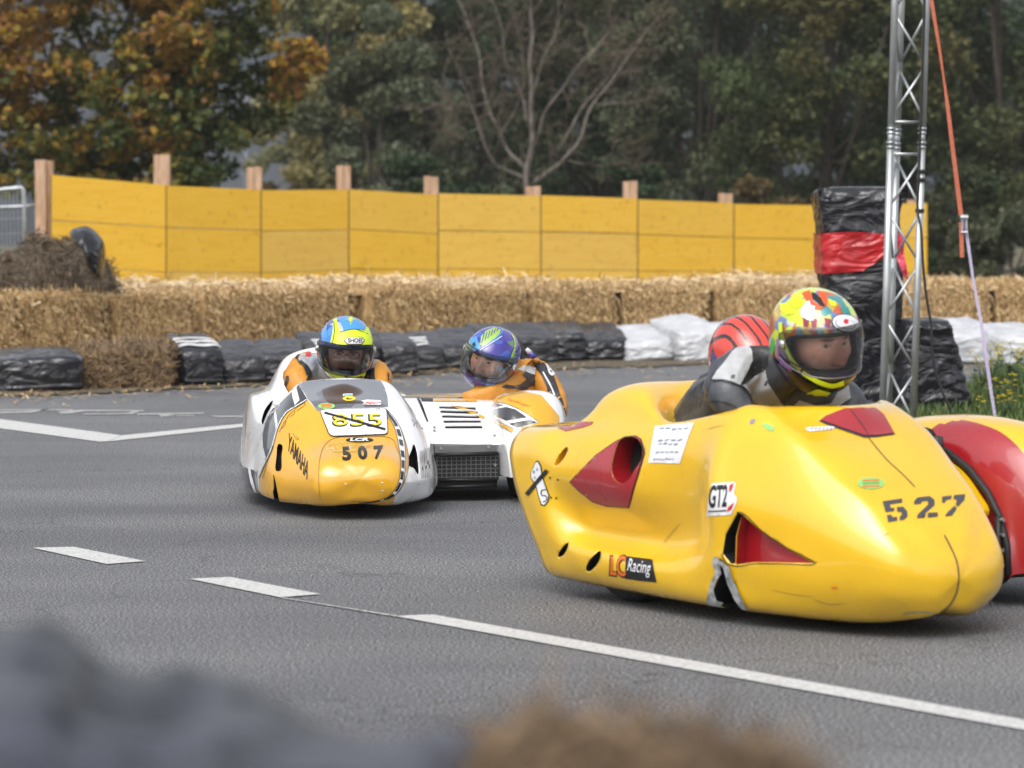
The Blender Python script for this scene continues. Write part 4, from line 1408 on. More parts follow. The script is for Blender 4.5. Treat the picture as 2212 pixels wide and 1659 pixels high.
WG = 'trees of the wood behind the fence'
T = [  # name label px d zlo zhi rad mat n size seed
    ('willow_tree', 'pale olive tree at the left end of the wood, right of the maple', 740, 74, .3, 9, 1.9, 'leaf_pale', 26250, 0.122, 101),
    ('willow_tree', 'slim pale olive tree in the gap right of the maple', 655, 96, .2, 8.5, 1.5, 'leaf_pale', 15000, .130, 121),
    ('shrub', 'brownish shrub low in the gap right of the maple', 600, 84, 0, 2.7, 1.1, 'leaf_brown', 8000, .11, 122),
    ('willow_tree', 'grey green bushy tree behind the left branches of the bare tree', 830, 70, .2, 6.0, 1.7, 'leaf_grey', 24500, 0.122, 102),
    ('willow_tree', 'tall yellowish tree rising above the grey green bushy one', 800, 80, 3.2, 11, 2.2, 'leaf_olive', 22750, 0.130, 103),
    ('broadleaf_tree', 'very dark tree right behind the bare tree', 1010, 80, .4, 10, 2.8, 'leaf_dark', 26250, 0.130, 104),
    ('broadleaf_tree', 'dark green tree behind the right branches of the bare tree', 1290, 76, .4, 10, 2.8, 'leaf_dark', 26250, 0.130, 105),
    ('broadleaf_tree', 'big dusky green tree midway between the bare tree and the mast', 1520, 70, .8, 9.5, 2.5, 'leaf_grey', 28000, 0.122, 106),
    ('broadleaf_tree', 'olive tree with yellow patches just left of the lattice mast', 1760, 66, .6, 9.0, 2.3, 'leaf_olive', 26250, 0.122, 107),
    ('broadleaf_tree', 'dark olive tree directly behind the lattice mast', 1950, 72, .4, 9.5, 2.4, 'leaf_dark', 24500, 0.130, 108),
    ('broadleaf_tree', 'broad olive green tree at the right picture edge behind the strap', 2150, 66, .6, 9.0, 2.6, 'leaf_olive', 28000, 0.122, 109),
    ('broadleaf_tree', 'dim tree deep in the wood left of the mast', 1640, 88, .3, 11, 3.2, 'leaf_dark', 21000, 0.144, 110),
    ('broadleaf_tree', 'dim tree deep in the wood beyond the bare tree', 1180, 92, .3, 11, 3.4, 'leaf_dark', 21000, 0.144, 111),
    ('broadleaf_tree', 'dim tree deep in the wood beyond the right picture edge', 2120, 90, .3, 11, 3.2, 'leaf_dark', 21000, 0.144, 112),
    ('broadleaf_tree', 'dim tree deep in the wood behind the grey green bushy tree', 940, 92, .3, 9, 2.8, 'leaf_dark', 17500, 0.144, 113),
    ('broadleaf_tree', 'dim tree deep in the wood, seen right of the bare tree low branches', 1420, 97, .2, 10, 3.0, 'leaf_dark', 11000, .2, 130),
    ('broadleaf_tree', 'dim tree deep in the wood, just left of the mast top', 1810, 98, .2, 10, 3.0, 'leaf_dark', 11000, .2, 131),
    ('shrub', 'low dark shrub under the trees right of the bare trunk', 1390, 62, 0, 2.6, 1.3, 'leaf_dark', 12250, 0.101, 114),
    ('shrub', 'low brownish shrub at the foot of the olive tree left of the mast', 1640, 60, 0, 2.0, 1.2, 'leaf_brown', 10500, 0.094, 115),
    ('shrub', 'small grey green shrub beside the bare trunk', 1060, 58, 0, 2.2, .7, 'leaf_grey', 7875, 0.086, 116),
    ('shrub', 'dark shrub right of the fence end under the strap', 2060, 58, 0, 2.4, 1.1, 'leaf_dark', 10500, 0.094, 117),
    ('shrub', 'dim grey shrub low at the right picture edge', 2190, 54, 0, 1.7, .9, 'leaf_grey', 8750, 0.086, 118),
    ('shrub', 'dark shrub low behind the left branches of the bare tree', 930, 64, 0, 2.8, 1.2, 'leaf_dark', 11375, 0.101, 119),
]
for (nm, lab, px, d, zl, zh, rad, m, n, sz, sd) in T:
    shr = nm == 'shrub'
    tree(nm, lab, 'shrub' if shr else 'tree', px, d, zl, zh, rad, M[m], n, sz, sd, WG, trunk=.05 if shr else .17, nclump=22 if shr else 62, squash=.6, droop=.5 if nm == 'willow_tree' else 0, limbs=5 if shr else 9)
# far power pole and wires
M['pole'] = mat('weathered pole', (.16, .17, .19), .8)
pp = thing('utility_pole', 'distant grey utility pole with crossarms between the maple and the wood', 'utility pole', at(531, 480, 150).to_tuple()[:2] + (0,))
mb = MB(); a = at(531, 180, 150); mb.tube([(a.x, 150, 0), a], [.16, .11], 8); mb.build('pole', [M['pole']], pp, True)
for y in (300, 345, 375):
    mb = MB(); mb.box(at(545, y, 149.9), (1.1, .12, .1)); mb.build('crossarm', [M['pole']], pp)
mb = MB(); mb.tube([at(-60, 30, 44), at(60, 12, 44), at(180, -10, 44)], .01, 5)
tag(mb.build('overhead_wire', [M['rubber']], None), 'thin overhead wire crossing the upper left corner above the maple', 'wire')

# ================================================================== AIR
hz = MB()
hz.box((0, 170, 24.5), (520, 380, 51.5))
M['haze'] = bpy.data.materials.new('autumn haze')
M['haze'].use_nodes = True
_nt = M['haze'].node_tree
_nt.nodes.remove(_nt.nodes['Principled BSDF'])
_pv = _nt.nodes.new('ShaderNodeVolumePrincipled')
_pv.inputs['Color'].default_value = (.88, .90, .90, 1)
_pv.inputs['Density'].default_value = HAZE
_pv.inputs['Anisotropy'].default_value = .3
_nt.links.new(_pv.outputs[0], _nt.nodes['Material Output'].inputs['Volume'])
tag(hz.build('haze', [M['haze']]), 'thin autumn haze', 'haze', kind='stuff')
# ================================================================== SIDECAR OUTFITS
M['yellow'] = paint_mat('yellow gel-coat', (.80, .475, .004), (.30, .16, .02))
M['amber'] = paint_mat('amber gel-coat', (.73, .375, .010), (.30, .17, .03))
M['white'] = paint_mat('white gel-coat', (.82, .82, .82), (.40, .39, .37))
M['red'] = paint_mat('red gel-coat', (.36, .010, .016), (.14, .01, .012))
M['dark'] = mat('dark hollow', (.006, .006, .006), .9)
M['ink'] = mat('black print', (.012, .012, .014), .35)
M['ink_grey'] = mat('faded grey print', (.055, .055, .065), .5)
M['paper'] = mat('white sticker', (.72, .72, .73), .4)
M['s_yellow'] = mat('yellow print', (.75, .58, .04), .4)
M['s_green'] = mat('green print', (.10, .36, .08), .45)
M['s_green2'] = mat('light green print', (.25, .52, .16), .45)
M['s_orange'] = mat('orange print', (.70, .14, .02), .45)
M['s_red'] = mat('red print', (.55, .02, .03), .45)
M['s_blue'] = mat('light blue print', (.10, .35, .62), .4)
M['s_grey'] = mat('blue grey print', (.22, .24, .32), .5)
M['charcoal'] = paint_mat('charcoal gel-coat', (.03, .031, .034), (.02, .02, .02))
def smoked(name, tint):
    m, n, l, b = new_mat(name)
    n.remove(b)
    t = n.new('ShaderNodeBsdfTransparent'); t.inputs[0].default_value = (*tint, 1)
    g = n.new('ShaderNodeBsdfGlossy'); g.inputs['Roughness'].default_value = .05
    fr = n.new('ShaderNodeFresnel'); fr.inputs[0].default_value = 1.22
    mx = n.new('ShaderNodeMixShader')
    l.new(fr.outputs[0], mx.inputs[0]); l.new(t.outputs[0], mx.inputs[1]); l.new(g.outputs[0], mx.inputs[2])
    l.new(mx.outputs[0], n['Material Output'].inputs['Surface'])
    return m
M['screen'] = smoked('smoked screen', (.40, .41, .43))
M['tyre'] = mat('tyre rubber', (.014, .014, .014), .75, c2=(.03, .03, .03), scale=30, bump=.3)
M['rim'] = mat('wheel rim', (.3, .3, .31), .35, .9)
M['steel'] = mat('black steel', (.02, .02, .02), .45, .5)
M['bolt'] = mat('zinc bolt', (.5, .5, .5), .35, .9)
M['fibre'] = mat('torn grey glass fibre', (.16, .17, .18), .8, c2=(.42, .43, .43), scale=40, bump=.6, bscale=90)
M['radiator'] = mat('radiator core', (.012, .012, .013), .6, c2=(.05, .05, .05), scale=160)
M['tank'] = mat('radiator tank', (.16, .165, .165), .4, .7, c2=(.24, .24, .24), scale=12)

def sstep0(a, b, x):
    t = max(0.0, min(1.0, (x - a) / (b - a)))
    return t * t * (3 - 2 * t)
def loft_body(name, fr, stations, m, parent, per_u=7, per_v=8, y0=0.0, left_lower=0.0):
    """stations: lists of (x, y, z) from bottom centre over the right side to the top centre; mirrored to the left"""
    G = []
    for st_ in stations:
        rt = [(x, y + y0, z) for x, y, z in st_]
        lf = [(x, -y * (1 + left_lower * sstep0(-.55, -.2, x) * sstep0(.30, .08, z)) + y0, z) for x, y, z in st_[1:-1]][::-1]
        G.append([list(fr.w(*p)) for p in rt + lf])
    g_ = np.array(G[-1])
    c_ = g_.mean(axis=0)
    for k_, a_ in ((.62, .008), (.3, .012), (.06, .014)):   # close the nose in a rounded tip
        G.append((c_ + (g_ - c_) * k_ + np.array(fr.u) * a_).tolist())
    A = crinterp(crinterp(np.array(G), 0, per_u), 1, per_v, closed=True)
    n, k = A.shape[:2]
    V = [Vector(p) for p in A.reshape(-1, 3)]
    f = grid_faces(n, k, True)
    f.append(tuple(range(k - 1, -1, -1)))
    f.append(tuple((n - 1) * k + i for i in range(k)))
    o = obj(name, V, f, m, parent)
    return o
def cut(o, bvh, poly, inward, depth, mats, step=4.0, fw=.07, planes=None):
    """sink a recess into a body: poly in measured points, depth a number or a function of the point"""
    poly = resample(poly, step)
    pts = list(poly)
    xs, ys = [p[0] for p in poly], [p[1] for p in poly]
    x = min(xs) + step
    while x < max(xs):
        y = min(ys) + step
        while y < max(ys):
            if inside((x, y), poly): pts.append((x, y))
            y += step * 1.5
        x += step * 1.5
    r = delaunay_2d_cdt([Vector(p) for p in pts], [(i, (i + 1) % len(poly)) for i in range(len(poly))], [], 1, 1e-4)
    P2 = [(v.x, v.y) for v in r[0]]
    T = [tuple(t) for t in r[2] if inside((sum(P2[i][0] for i in t) / 3, sum(P2[i][1] for i in t) / 3), poly)]
    S = []
    last = None
    for x, y in P2:
        h = bvh.ray_cast(EYE, ray(x, y).normalized(), 60)
        S.append(h[0] if h[0] is not None else None)
    good = [s for s in S if s is not None]
    for i, s in enumerate(S):
        if s is None:   # beyond the outline: continue at the depth of the nearest hit
            q = min(range(len(S)), key=lambda j: 1e9 if S[j] is None else (P2[j][0] - P2[i][0]) ** 2 + (P2[j][1] - P2[i][1]) ** 2)
            d = (S[q] - EYE).length
            S[i] = EYE + ray(*P2[i]).normalized() * d
    n = len(S)
    if planes:
        fr, xa, xb = planes
        front, back = [fr.lx(p, xa) for p in P2], [fr.lx(p, xb) for p in P2]
    else:
        front = [s - inward * fw for s in S]
        back = [s + inward * (depth(P2[i]) if callable(depth) else depth) for i, s in enumerate(S)]
    V = front + back
    cnt = {}
    for t in T:
        for a, b in ((t[0], t[1]), (t[1], t[2]), (t[2], t[0])):
            cnt.setdefault(frozenset((a, b)), []).append((a, b))
    f, fm = [], []
    for t in T:
        f.append(t); fm.append(0)
        f.append(tuple(i + n for i in reversed(t))); fm.append(1)
    for e in cnt.values():
        if len(e) == 1:
            a, b = e[0]
            f.append((b, a, a + n, b + n)); fm.append(0)
    me = mesh('cutter', V, f, mats, smooth=False, fm=fm)
    bm = bmesh.new(); bm.from_mesh(me)
    bmesh.ops.recalc_face_normals(bm, faces=bm.faces[:])
    bm.to_mesh(me); bm.free()
    c = bpy.data.objects.new('cutter', me)
    COL.objects.link(c)
    carve(o, c)
def wheel(fr, x, y, r_, w, parent, zc=None):
    zc = r_ if zc is None else zc
    prof = [(-w * .5, r_ * .62), (-w * .5, r_ * .82), (-w * .46, r_ * .93), (-w * .34, r_ * .99), (0, r_), (w * .34, r_ * .99), (w * .46, r_ * .93), (w * .5, r_ * .82), (w * .5, r_ * .62)]
    N = 36
    V, f = [], []
    for (py, pr) in prof:
        for k in range(N):
            t = 2 * math.pi * k / N
            V.append(fr.w(x + math.cos(t) * pr, y + py, zc + math.sin(t) * pr))
    f = grid_faces(len(prof), N, True)
    wh = obj('wheel', V, f, M['tyre'], parent)
    V = []
    prof2 = [(-w * .47, r_ * .63), (-w * .40, r_ * .55), (-w * .30, r_ * .18), (-w * .36, r_ * .02)]
    for (py, pr) in prof2:
        for k in range(N):
            t = 2 * math.pi * k / N
            V.append(fr.w(x + math.cos(t) * pr, y + py, zc + math.sin(t) * pr))
    V2 = [v + fr.l * (w * .74 + 2 * 0) for v in V]
    ff = grid_faces(len(prof2), N, True)
    obj('rim', V, ff, M['rim'], wh)
    return wh
def zp(zf, pts): return [zf(*p) for p in pts]

# ------------------------------------------------------------------ yellow outfit number 527
F5 = Frame((1.376925, 9.53882), 57)
sc5 = thing('sidecar_motorcycle', 'glossy yellow racing sidecar with red scoops and number 527 leading in front', 'sidecar', F5.w(-1, .2, 0))
ST5 = [
    [(-1.72, 0, .06), (-1.75, -.35, .066), (-1.79, -.385, .17), (-1.87, -.39, .29), (-1.935, -.385, .40), (-1.975, -.365, .49), (-1.99, -.31, .545), (-2.0, -.18, .56), (-2.0, 0, .565)],
    [(-1.6, 0, .06), (-1.61, -.365, .066), (-1.63, -.40, .165), (-1.68, -.405, .29), (-1.73, -.405, .41), (-1.77, -.385, .505), (-1.79, -.335, .556), (-1.79, -.2, .572), (-1.79, 0, .577)],
    [(-1.5, 0, .06), (-1.5, -.37, .065), (-1.52, -.408, .168), (-1.56, -.335, .24), (-1.6, -.41, .41), (-1.655, -.38, .512), (-1.69, -.32, .566), (-1.715, -.2, .586), (-1.73, 0, .592)],
    [(-1.42, 0, .06), (-1.42, -.372, .065), (-1.43, -.408, .165), (-1.46, -.322, .232), (-1.48, -.405, .41), (-1.53, -.37, .535), (-1.57, -.29, .60), (-1.60, -.23, .675), (-1.63, 0, .682)],
    [(-1.25, 0, .06), (-1.25, -.375, .063), (-1.25, -.408, .16), (-1.25, -.315, .228), (-1.25, -.395, .40), (-1.24, -.365, .54), (-1.24, -.31, .608), (-1.34, -.24, .69), (-1.42, 0, .695)],
    [(-1.1, 0, .06), (-1.1, -.375, .06), (-1.09, -.405, .152), (-1.08, -.318, .228), (-1.06, -.362, .40), (-1.06, -.36, .545), (-1.09, -.31, .614), (-1.16, -.24, .57), (-1.2, 0, .40)],
    [(-.93, 0, .06), (-.93, -.37, .058), (-.93, -.40, .15), (-.90, -.345, .255), (-.885, -.366, .42), (-.9, -.352, .555), (-.94, -.31, .638), (-.97, -.25, .56), (-1.0, 0, .36)],
    [(-.78, 0, .06), (-.78, -.36, .057), (-.78, -.395, .15), (-.755, -.405, .28), (-.75, -.418, .43), (-.765, -.37, .56), (-.805, -.285, .664), (-.76, -.18, .60), (-.70, 0, .55)],
    [(-.70, 0, .06), (-.70, -.345, .056), (-.71, -.38, .15), (-.69, -.395, .28), (-.69, -.40, .425), (-.70, -.36, .555), (-.745, -.272, .674), (-.68, -.16, .679), (-.605, 0, .676)],
    [(-.55, 0, .055), (-.55, -.31, .055), (-.55, -.355, .145), (-.53, -.37, .28), (-.52, -.365, .405), (-.53, -.33, .515), (-.545, -.262, .602), (-.515, -.16, .61), (-.495, 0, .592)],
    [(-.40, 0, .052), (-.40, -.255, .052), (-.39, -.315, .14), (-.37, -.33, .27), (-.365, -.32, .375), (-.37, -.285, .455), (-.38, -.23, .50), (-.36, -.14, .517), (-.345, 0, .505)],
    [(-.27, 0, .055), (-.26, -.195, .055), (-.24, -.255, .13), (-.22, -.275, .235), (-.215, -.265, .315), (-.22, -.24, .37), (-.23, -.195, .402), (-.215, -.12, .413), (-.205, 0, .405)],
    [(-.17, 0, .07), (-.16, -.135, .068), (-.13, -.19, .13), (-.11, -.205, .20), (-.105, -.20, .25), (-.11, -.18, .285), (-.118, -.14, .305), (-.11, -.08, .315), (-.108, 0, .312)],
    [(-.12, 0, .08), (-.11, -.09, .08), (-.088, -.13, .13), (-.078, -.145, .18), (-.076, -.142, .215), (-.08, -.125, .245), (-.085, -.095, .265), (-.083, -.05, .273), (-.082, 0, .272)],
    [(-.085, 0, .10), (-.08, -.05, .103), (-.066, -.075, .135), (-.060, -.085, .175), (-.06, -.082, .205), (-.062, -.07, .225), (-.065, -.05, .238), (-.064, -.025, .243), (-.063, 0, .242)],
]
def crisp(S, i0, i1, k):
    # tighten the shoulder line: bring its neighbours closer and let it stand a little proud
    for i in range(i0, i1):
        st_ = S[i]
        up, sh, tm = [Vector(st_[j]) for j in (5, 6, 7)]
        st_[5] = tuple(up.lerp(sh, .45 * k) + Vector((0, -.010, 0)) * k)
        st_[7] = tuple(tm.lerp(sh, .40 * k) + Vector((0, 0, .004)) * k)
        st_[6] = tuple(sh + Vector((.002, -.010, .006)) * k)
crisp(ST5, 8, 12, 1.0)
crisp(ST5, 7, 8, .6)
body5 = loft_body('fairing', F5, ST5, [M['yellow']], sc5, left_lower=.2)
bv5 = bvh_of(body5)
Z = lambda pts: zp(z2, pts)
IN5 = (F5.l * .93 - F5.u * .36).normalized()
scoop_hole = smooth_poly(Z([(563, 690), (520, 705), (496, 760), (485, 830), (500, 872), (530, 886), (558, 870), (583, 830), (610, 790), (617, 755), (600, 705)]), 3)
cut(body5, bv5, scoop_hole, IN5, .11, [M['red'], M['dark']], 3.0)
cut(body5, bv5, Z([(1012, 1008), (962, 1100), (950, 1180), (985, 1222), (1003, 1222), (1006, 1110), (1030, 1015)]), IN5, .12, [M['dark'], M['dark']], 3.0)
def wedge(p):
    x0, x1 = z2(1010, 0)[0], z2(1330, 0)[0]
    return .003 + .05 * max(0, (x1 - p[0]) / (x1 - x0)) ** 1.3
cut(body5, bv5, Z([(1030, 1014), (1120, 1095), (1220, 1160), (1332, 1220), (1180, 1216), (1080, 1216), (1006, 1226), (1009, 1110)]), IN5, wedge, [M['red'], M['red']], 4.0)
cut(body5, bv5, smooth_poly(Z([(298, 733), (299, 752), (262, 806), (246, 812), (262, 770)]), 3), IN5, .05, [M['yellow'], M['dark']], 2.0)
cut(body5, bv5, smooth_poly(Z([(301, 1134), (268, 1168), (261, 1194), (280, 1188), (301, 1152)]), 3), IN5, .05, [M['dark'], M['dark']], 2.0)
cut(body5, bv5, smooth_poly(Z([(437, 1168), (396, 1203), (377, 1243), (386, 1256), (420, 1230), (438, 1194)]), 3), IN5, .05, [M['dark'], M['dark']], 2.0)
cut(body5, bv5, Z([(935, 1200), (968, 1232), (992, 1300), (1040, 1402), (1030, 1450), (905, 1450), (900, 1392), (912, 1330), (938, 1268)]), IN5, .16, [M['dark'], M['dark']], 3.0)
def d5(name, pts, m, off=.0015, step=7, holes=(), sm=False):
    p = Z(pts)
    if sm: p = smooth_poly(p, 4)
    return decal(name, p, bv5, M[m], sc5, off, step, holes)
# red scoop panel with its dark pinstripe
SC_ = [(312, 880), (420, 770), (500, 715), (540, 694), (585, 690), (606, 702), (620, 760), (600, 830), (575, 910), (556, 983), (470, 978), (410, 960), (355, 918)]
d5('pinstripe', [(307, 880), (418, 766), (497, 711), (540, 689), (587, 685), (611, 700), (626, 760), (605, 832), (580, 912), (559, 989), (468, 984), (406, 965), (350, 921)], 'ink', .0012, holes=(scoop_hole,))
d5('scoop_panel', SC_, 'red', .003, 6, holes=(scoop_hole,))
for ln in ([(1008, 1006), (1034, 1010), (1122, 1091), (1222, 1156), (1340, 1222), (1180, 1221), (1080, 1222), (1000, 1232), (965, 1215), (945, 1180)],):
    decal('pinstripe', stroke(spline2(Z(ln), 4), 2.2), bv5, M['ink'], sc5, .0018, 6)
# torn front wheel opening: ragged glass fibre flaps and a boot inside
d5('torn_flap', [(920, 1188), (940, 1198), (950, 1262), (928, 1292), (918, 1330), (930, 1372), (960, 1380), (945, 1395), (900, 1390), (888, 1376), (905, 1300), (925, 1255), (912, 1215)], 'fibre', .008, 4)
d5('torn_flap', [(930, 1192), (945, 1205), (985, 1236), (1000, 1290), (1030, 1350), (1056, 1408), (1036, 1408), (1005, 1370), (975, 1300), (960, 1240), (942, 1222)], 'fibre', .008, 4)
# screen patch, seams, print
patch = [(1358, 624), (1385, 606), (1455, 577), (1520, 573), (1588, 575), (1622, 602), (1642, 640), (1666, 680), (1600, 688), (1545, 690), (1470, 664), (1400, 640)]
d5('pinstripe', [(1352, 626), (1383, 602), (1455, 574), (1588, 572), (1626, 600), (1672, 682), (1600, 693), (1543, 696), (1468, 670), (1396, 645)], 'ink_grey', .002)
d5('screen_patch', patch, 'red', .006)
for ln, w in (([(1482, 580), (1535, 650), (1560, 695)], 1.6), ([(1560, 695), (1640, 790), (1700, 845), (1755, 902)], 2.0), ([(1878, 1103), (1905, 1155), (1930, 1215), (1938, 1275), (1928, 1345), (1900, 1395), (1860, 1430)], 2.8)):
    decal('seam', stroke(spline2(Z(ln), 5), w), bv5, M['ink_grey'], sc5, .0075 if ln[0] == (1482, 580) else .0018, 6)
for p in ((1533, 648), (1570, 578)):
    h = bv5.ray_cast(EYE, ray(*z2(*p)).normalized(), 60)
    mb = MB(); mb.tube([h[0], h[0] + h[1] * .016], [.011, .009], 10); mb.build('bolt', [M['bolt']], sc5, True)
d5('red_spot', [(225, 632), (410, 628), (400, 640), (365, 652), (292, 668), (262, 655)], 'red', .002)
for q in ([(1618, 962), (1700, 950), (1702, 967), (1650, 975), (1653, 990), (1668, 988), (1668, 1003), (1632, 1008)], [(1678, 986), (1705, 984), (1722, 1003), (1724, 1025), (1708, 1040), (1690, 1042), (1690, 1025), (1700, 1018), (1697, 1008), (1680, 1006)],
          [(1636, 1020), (1655, 1017), (1660, 1028), (1680, 1026), (1681, 1043), (1642, 1050)],
          [(1750, 962), (1765, 946), (1815, 940), (1836, 955), (1837, 978), (1800, 1010), (1797, 1030), (1762, 1033), (1765, 1018), (1810, 975), (1808, 960), (1785, 962), (1778, 972), (1752, 975)], [(1808, 1010), (1850, 1008), (1850, 1026), (1808, 1030)],
          [(1868, 942), (1908, 938), (1906, 952), (1885, 956), (1880, 968), (1868, 968)], [(1918, 936), (1965, 932), (1962, 955), (1935, 985), (1925, 975), (1930, 955), (1916, 953)], [(1920, 980), (1930, 992), (1910, 1022), (1880, 1025), (1890, 1008)]):
    d5('race_number', q, 'ink_grey', .002, 5)
d5('paper_notice', [(668, 646), (832, 632), (805, 700), (772, 802), (640, 798), (655, 710)], 'paper', .0022, 6)
rnd = random.Random(4)
for y0, x0, x1, k in ((660, 688, 815, 5), (706, 682, 790, 4), (722, 682, 770, 4), (756, 672, 772, 5), (786, 662, 752, 7)):
    for j in range(k):
        a = x0 + (x1 - x0) * j / k; b = a + (x1 - x0) / k * .75
        decal('notice_print', stroke(Z([(a, y0 + rnd.uniform(-3, 3)), (b, y0 - 2 + rnd.uniform(-3, 3))]), rnd.uniform(2.0, 4.5)), bv5, M['s_grey'], sc5, .0032, 5)
d5('sticker', [(906, 886), (1000, 879), (1006, 890), (998, 930), (1012, 945), (1010, 965), (988, 1016), (884, 1024), (892, 950)], 'paper', .0022, 5)
lettering('sticker_print', 'GT2', Z([(898, 894), (976, 890), (968, 984), (892, 990)]), bv5, M['ink'], sc5, .0034, bold=.03)
d5('sticker_print', [(980, 895), (1000, 884), (990, 915), (978, 925)], 's_red', .0034, 4)
d5('sticker_print', [(975, 985), (1000, 965), (990, 995), (970, 1005)], 's_red', .0034, 4)
decal('sticker_print', stroke(Z([(892, 1003), (968, 999)]), 3), bv5, M['ink'], sc5, .0034, 5)
lettering('sticker_print', 'LC', Z([(478, 1186), (552, 1184), (552, 1284), (474, 1274)]), bv5, M['ink'], sc5, .0018, bold=.06)
lettering('sticker_print', 'LC', Z([(484, 1192), (546, 1190), (546, 1276), (481, 1268)]), bv5, M['s_orange'], sc5, .003, bold=.02)
d5('sticker', [(546, 1192), (657, 1206), (664, 1250), (675, 1300), (600, 1292), (542, 1284)], 'ink', .0024, 5)
lettering('sticker_print', 'Racing', Z([(556, 1202), (652, 1216), (654, 1282), (552, 1266)]), bv5, M['paper'], sc5, .004, shear=.3)
d5('sticker', ellipse(1570, 886, 57, 25, 26), 's_green2', .0022, 5)
for y, m in ((874, 's_orange'), (886, 's_green'), (898, 's_orange')):
    decal('sticker_print', stroke(Z([(1535, y + 2), (1605, y)]), 3.4), bv5, M[m], sc5, .0032, 4)
d5('sticker', [(1113, 640), (1130, 634), (1168, 648), (1164, 668), (1140, 664)], 's_green2', .0022, 4)
d5('sticker', ellipse(1075, 627, 14, 8, 14, -.7), 's_grey', .0022, 4)
d5('sticker', [(1294, 658), (1306, 652), (1410, 648), (1418, 654), (1408, 662), (1310, 670)], 'paper', .0022, 5)
for x in range(1318, 1400, 16): decal('sticker_print', stroke(Z([(x, 662), (x + 9, 656)]), 2.6), bv5, M['s_grey'], sc5, .0032, 4)
# struck-out old number on the tail
d5('old_number', [(147, 838), (168, 792), (180, 790), (192, 812), (197, 850), (206, 880), (215, 905), (226, 935), (222, 962), (205, 982), (190, 978), (178, 940), (170, 905), (158, 880), (146, 862)], 'ink', .0018, 5)
d5('old_number', [(151, 838), (169, 798), (178, 796), (188, 815), (193, 850), (202, 880), (211, 906), (221, 936), (217, 960), (204, 976), (194, 972), (182, 938), (174, 903), (161, 876), (150, 860)], 'paper', .0028, 5)
for q in (ellipse(162, 838, 5, 7), ellipse(176, 828, 4, 6), ellipse(166, 862, 4, 5)): d5('old_number', q, 's_grey', .0036, 3)
decal('old_number', stroke(spline2(Z([(212, 912), (194, 916), (196, 936), (212, 938), (214, 956), (200, 964)]), 4), 2.4), bv5, M['ink'], sc5, .0036, 4)
decal('tape_strip', stroke(Z([(131, 932), (218, 830)]), 8), bv5, M['ink'], sc5, .0046, 5)
for p in ((228, 862), (261, 870), (254, 947), (232, 945)): d5('rivet', ellipse(p[0], p[1], 4, 5, 10), 'ink', .0022, 3)
# scratches and stone chips low on the nose
for ln, w in (([(1330, 1372), (1400, 1392), (1470, 1386)], 1.0), ([(1150, 1330), (1250, 1352), (1330, 1360)], .9), ([(700, 1140), (740, 1090), (775, 1050)], 1.0), ([(1610, 1110), (1650, 1095)], 1.2), ([(1700, 1432), (1760, 1424), (1840, 1428)], 2.6), ([(880, 660), (960, 640)], .8)):
    decal('scratch', stroke(spline2(Z(ln), 4), [w * .3] + [w] * (len(spline2(Z(ln), 4)) - 2) + [w * .3]), bv5, M['fibre'] if w > 2 else M['ink_grey'], sc5, .0012, 5)
d5('scratch', [(1402, 1318), (1436, 1320), (1430, 1328), (1408, 1326)], 's_orange', .0012, 4)
# boot behind the torn opening
mb = MB(); b0 = F5.ly(z2(942, 1270), -.30); b1 = F5.ly(z2(955, 1330), -.31); b2 = F5.ly(z2(925, 1345), -.33)
mb.tube([b0, b1], [.035, .045], 10); mb.build('rider_boot', [M['fibre']], sc5, True)
# tail hoop, wheels, chassis
wheel(F5, -1.42, -.20, .235, .18, sc5)
wheel(F5, -.56, 0, .22, .17, sc5)
wheel(F5, -1.05, .92, .22, .15, sc5)
# sidecar fairing with the red band on its inner side
def open_loft(name, fr, G, mats, parent, fm=None, per_u=6, per_v=6, thick=.006):
    A = crinterp(crinterp(np.array([[list(fr.w(*p)) for p in r_] for r_ in G]), 0, per_u), 1, per_v)
    n, k = A.shape[:2]
    V = [Vector(p) for p in A.reshape(-1, 3)]
    f = grid_faces(n, k)
    me = mesh(name, V, f, mats)
    o = link(name, me, parent)
    if fm is not None:
        idx = []
        for q in f:
            c = sum((V[i] for i in q), Vector()) / 4 - fr.o
            idx.append(fm(c.dot(fr.u), c.dot(fr.l), c.z))
        me.polygons.foreach_set('material_index', idx)
    return o
def fend(x, e, cr, yo=1.15, dx=.05, zb=.1):
    return [(x, .68, zb), (x, .675, (zb + e) * .5), (x, .68, e), (x + .01, .70, e + (cr - e) * .45), (x + dx * .6, .77, e + (cr - e) * .9), (x + dx, .90, cr), (x + dx, 1.03, cr - .05), (x + dx, yo, (cr + zb) * .5), (x + dx, yo, zb)]
fd5 = open_loft('sidecar_fairing', F5, [fend(-1.75, .36, .44), fend(-1.5, .46, .54), fend(-1.25, .52, .59), fend(-1.05, .527, .605), fend(-.9, .49, .60, dx=.07), fend(-.78, .435, .57, dx=.1), fend(-.69, .365, .50, dx=.13), fend(-.63, .29, .41, dx=.15), fend(-.595, .2, .30, dx=.16), fend(-.585, .13, .19, dx=.16), fend(-.585, .105, .12, dx=.15)],
                [M['yellow'], M['red']], sc5, lambda x, y, z: 1 if (y < .765 and x > -1.05 + 1.2 * (y - .68)) else 0)
mb = MB(); mb.tube([F5.w(*p) for p in [(-1.25, .672, .53), (-1.05, .67, .535), (-.9, .67, .497), (-.78, .67, .442), (-.69, .67, .37), (-.63, .67, .295), (-.595, .67, .205), (-.588, .67, .11)]], .012, 8)
mb.build('rubber_trim', [M['rubber']], sc5, True)
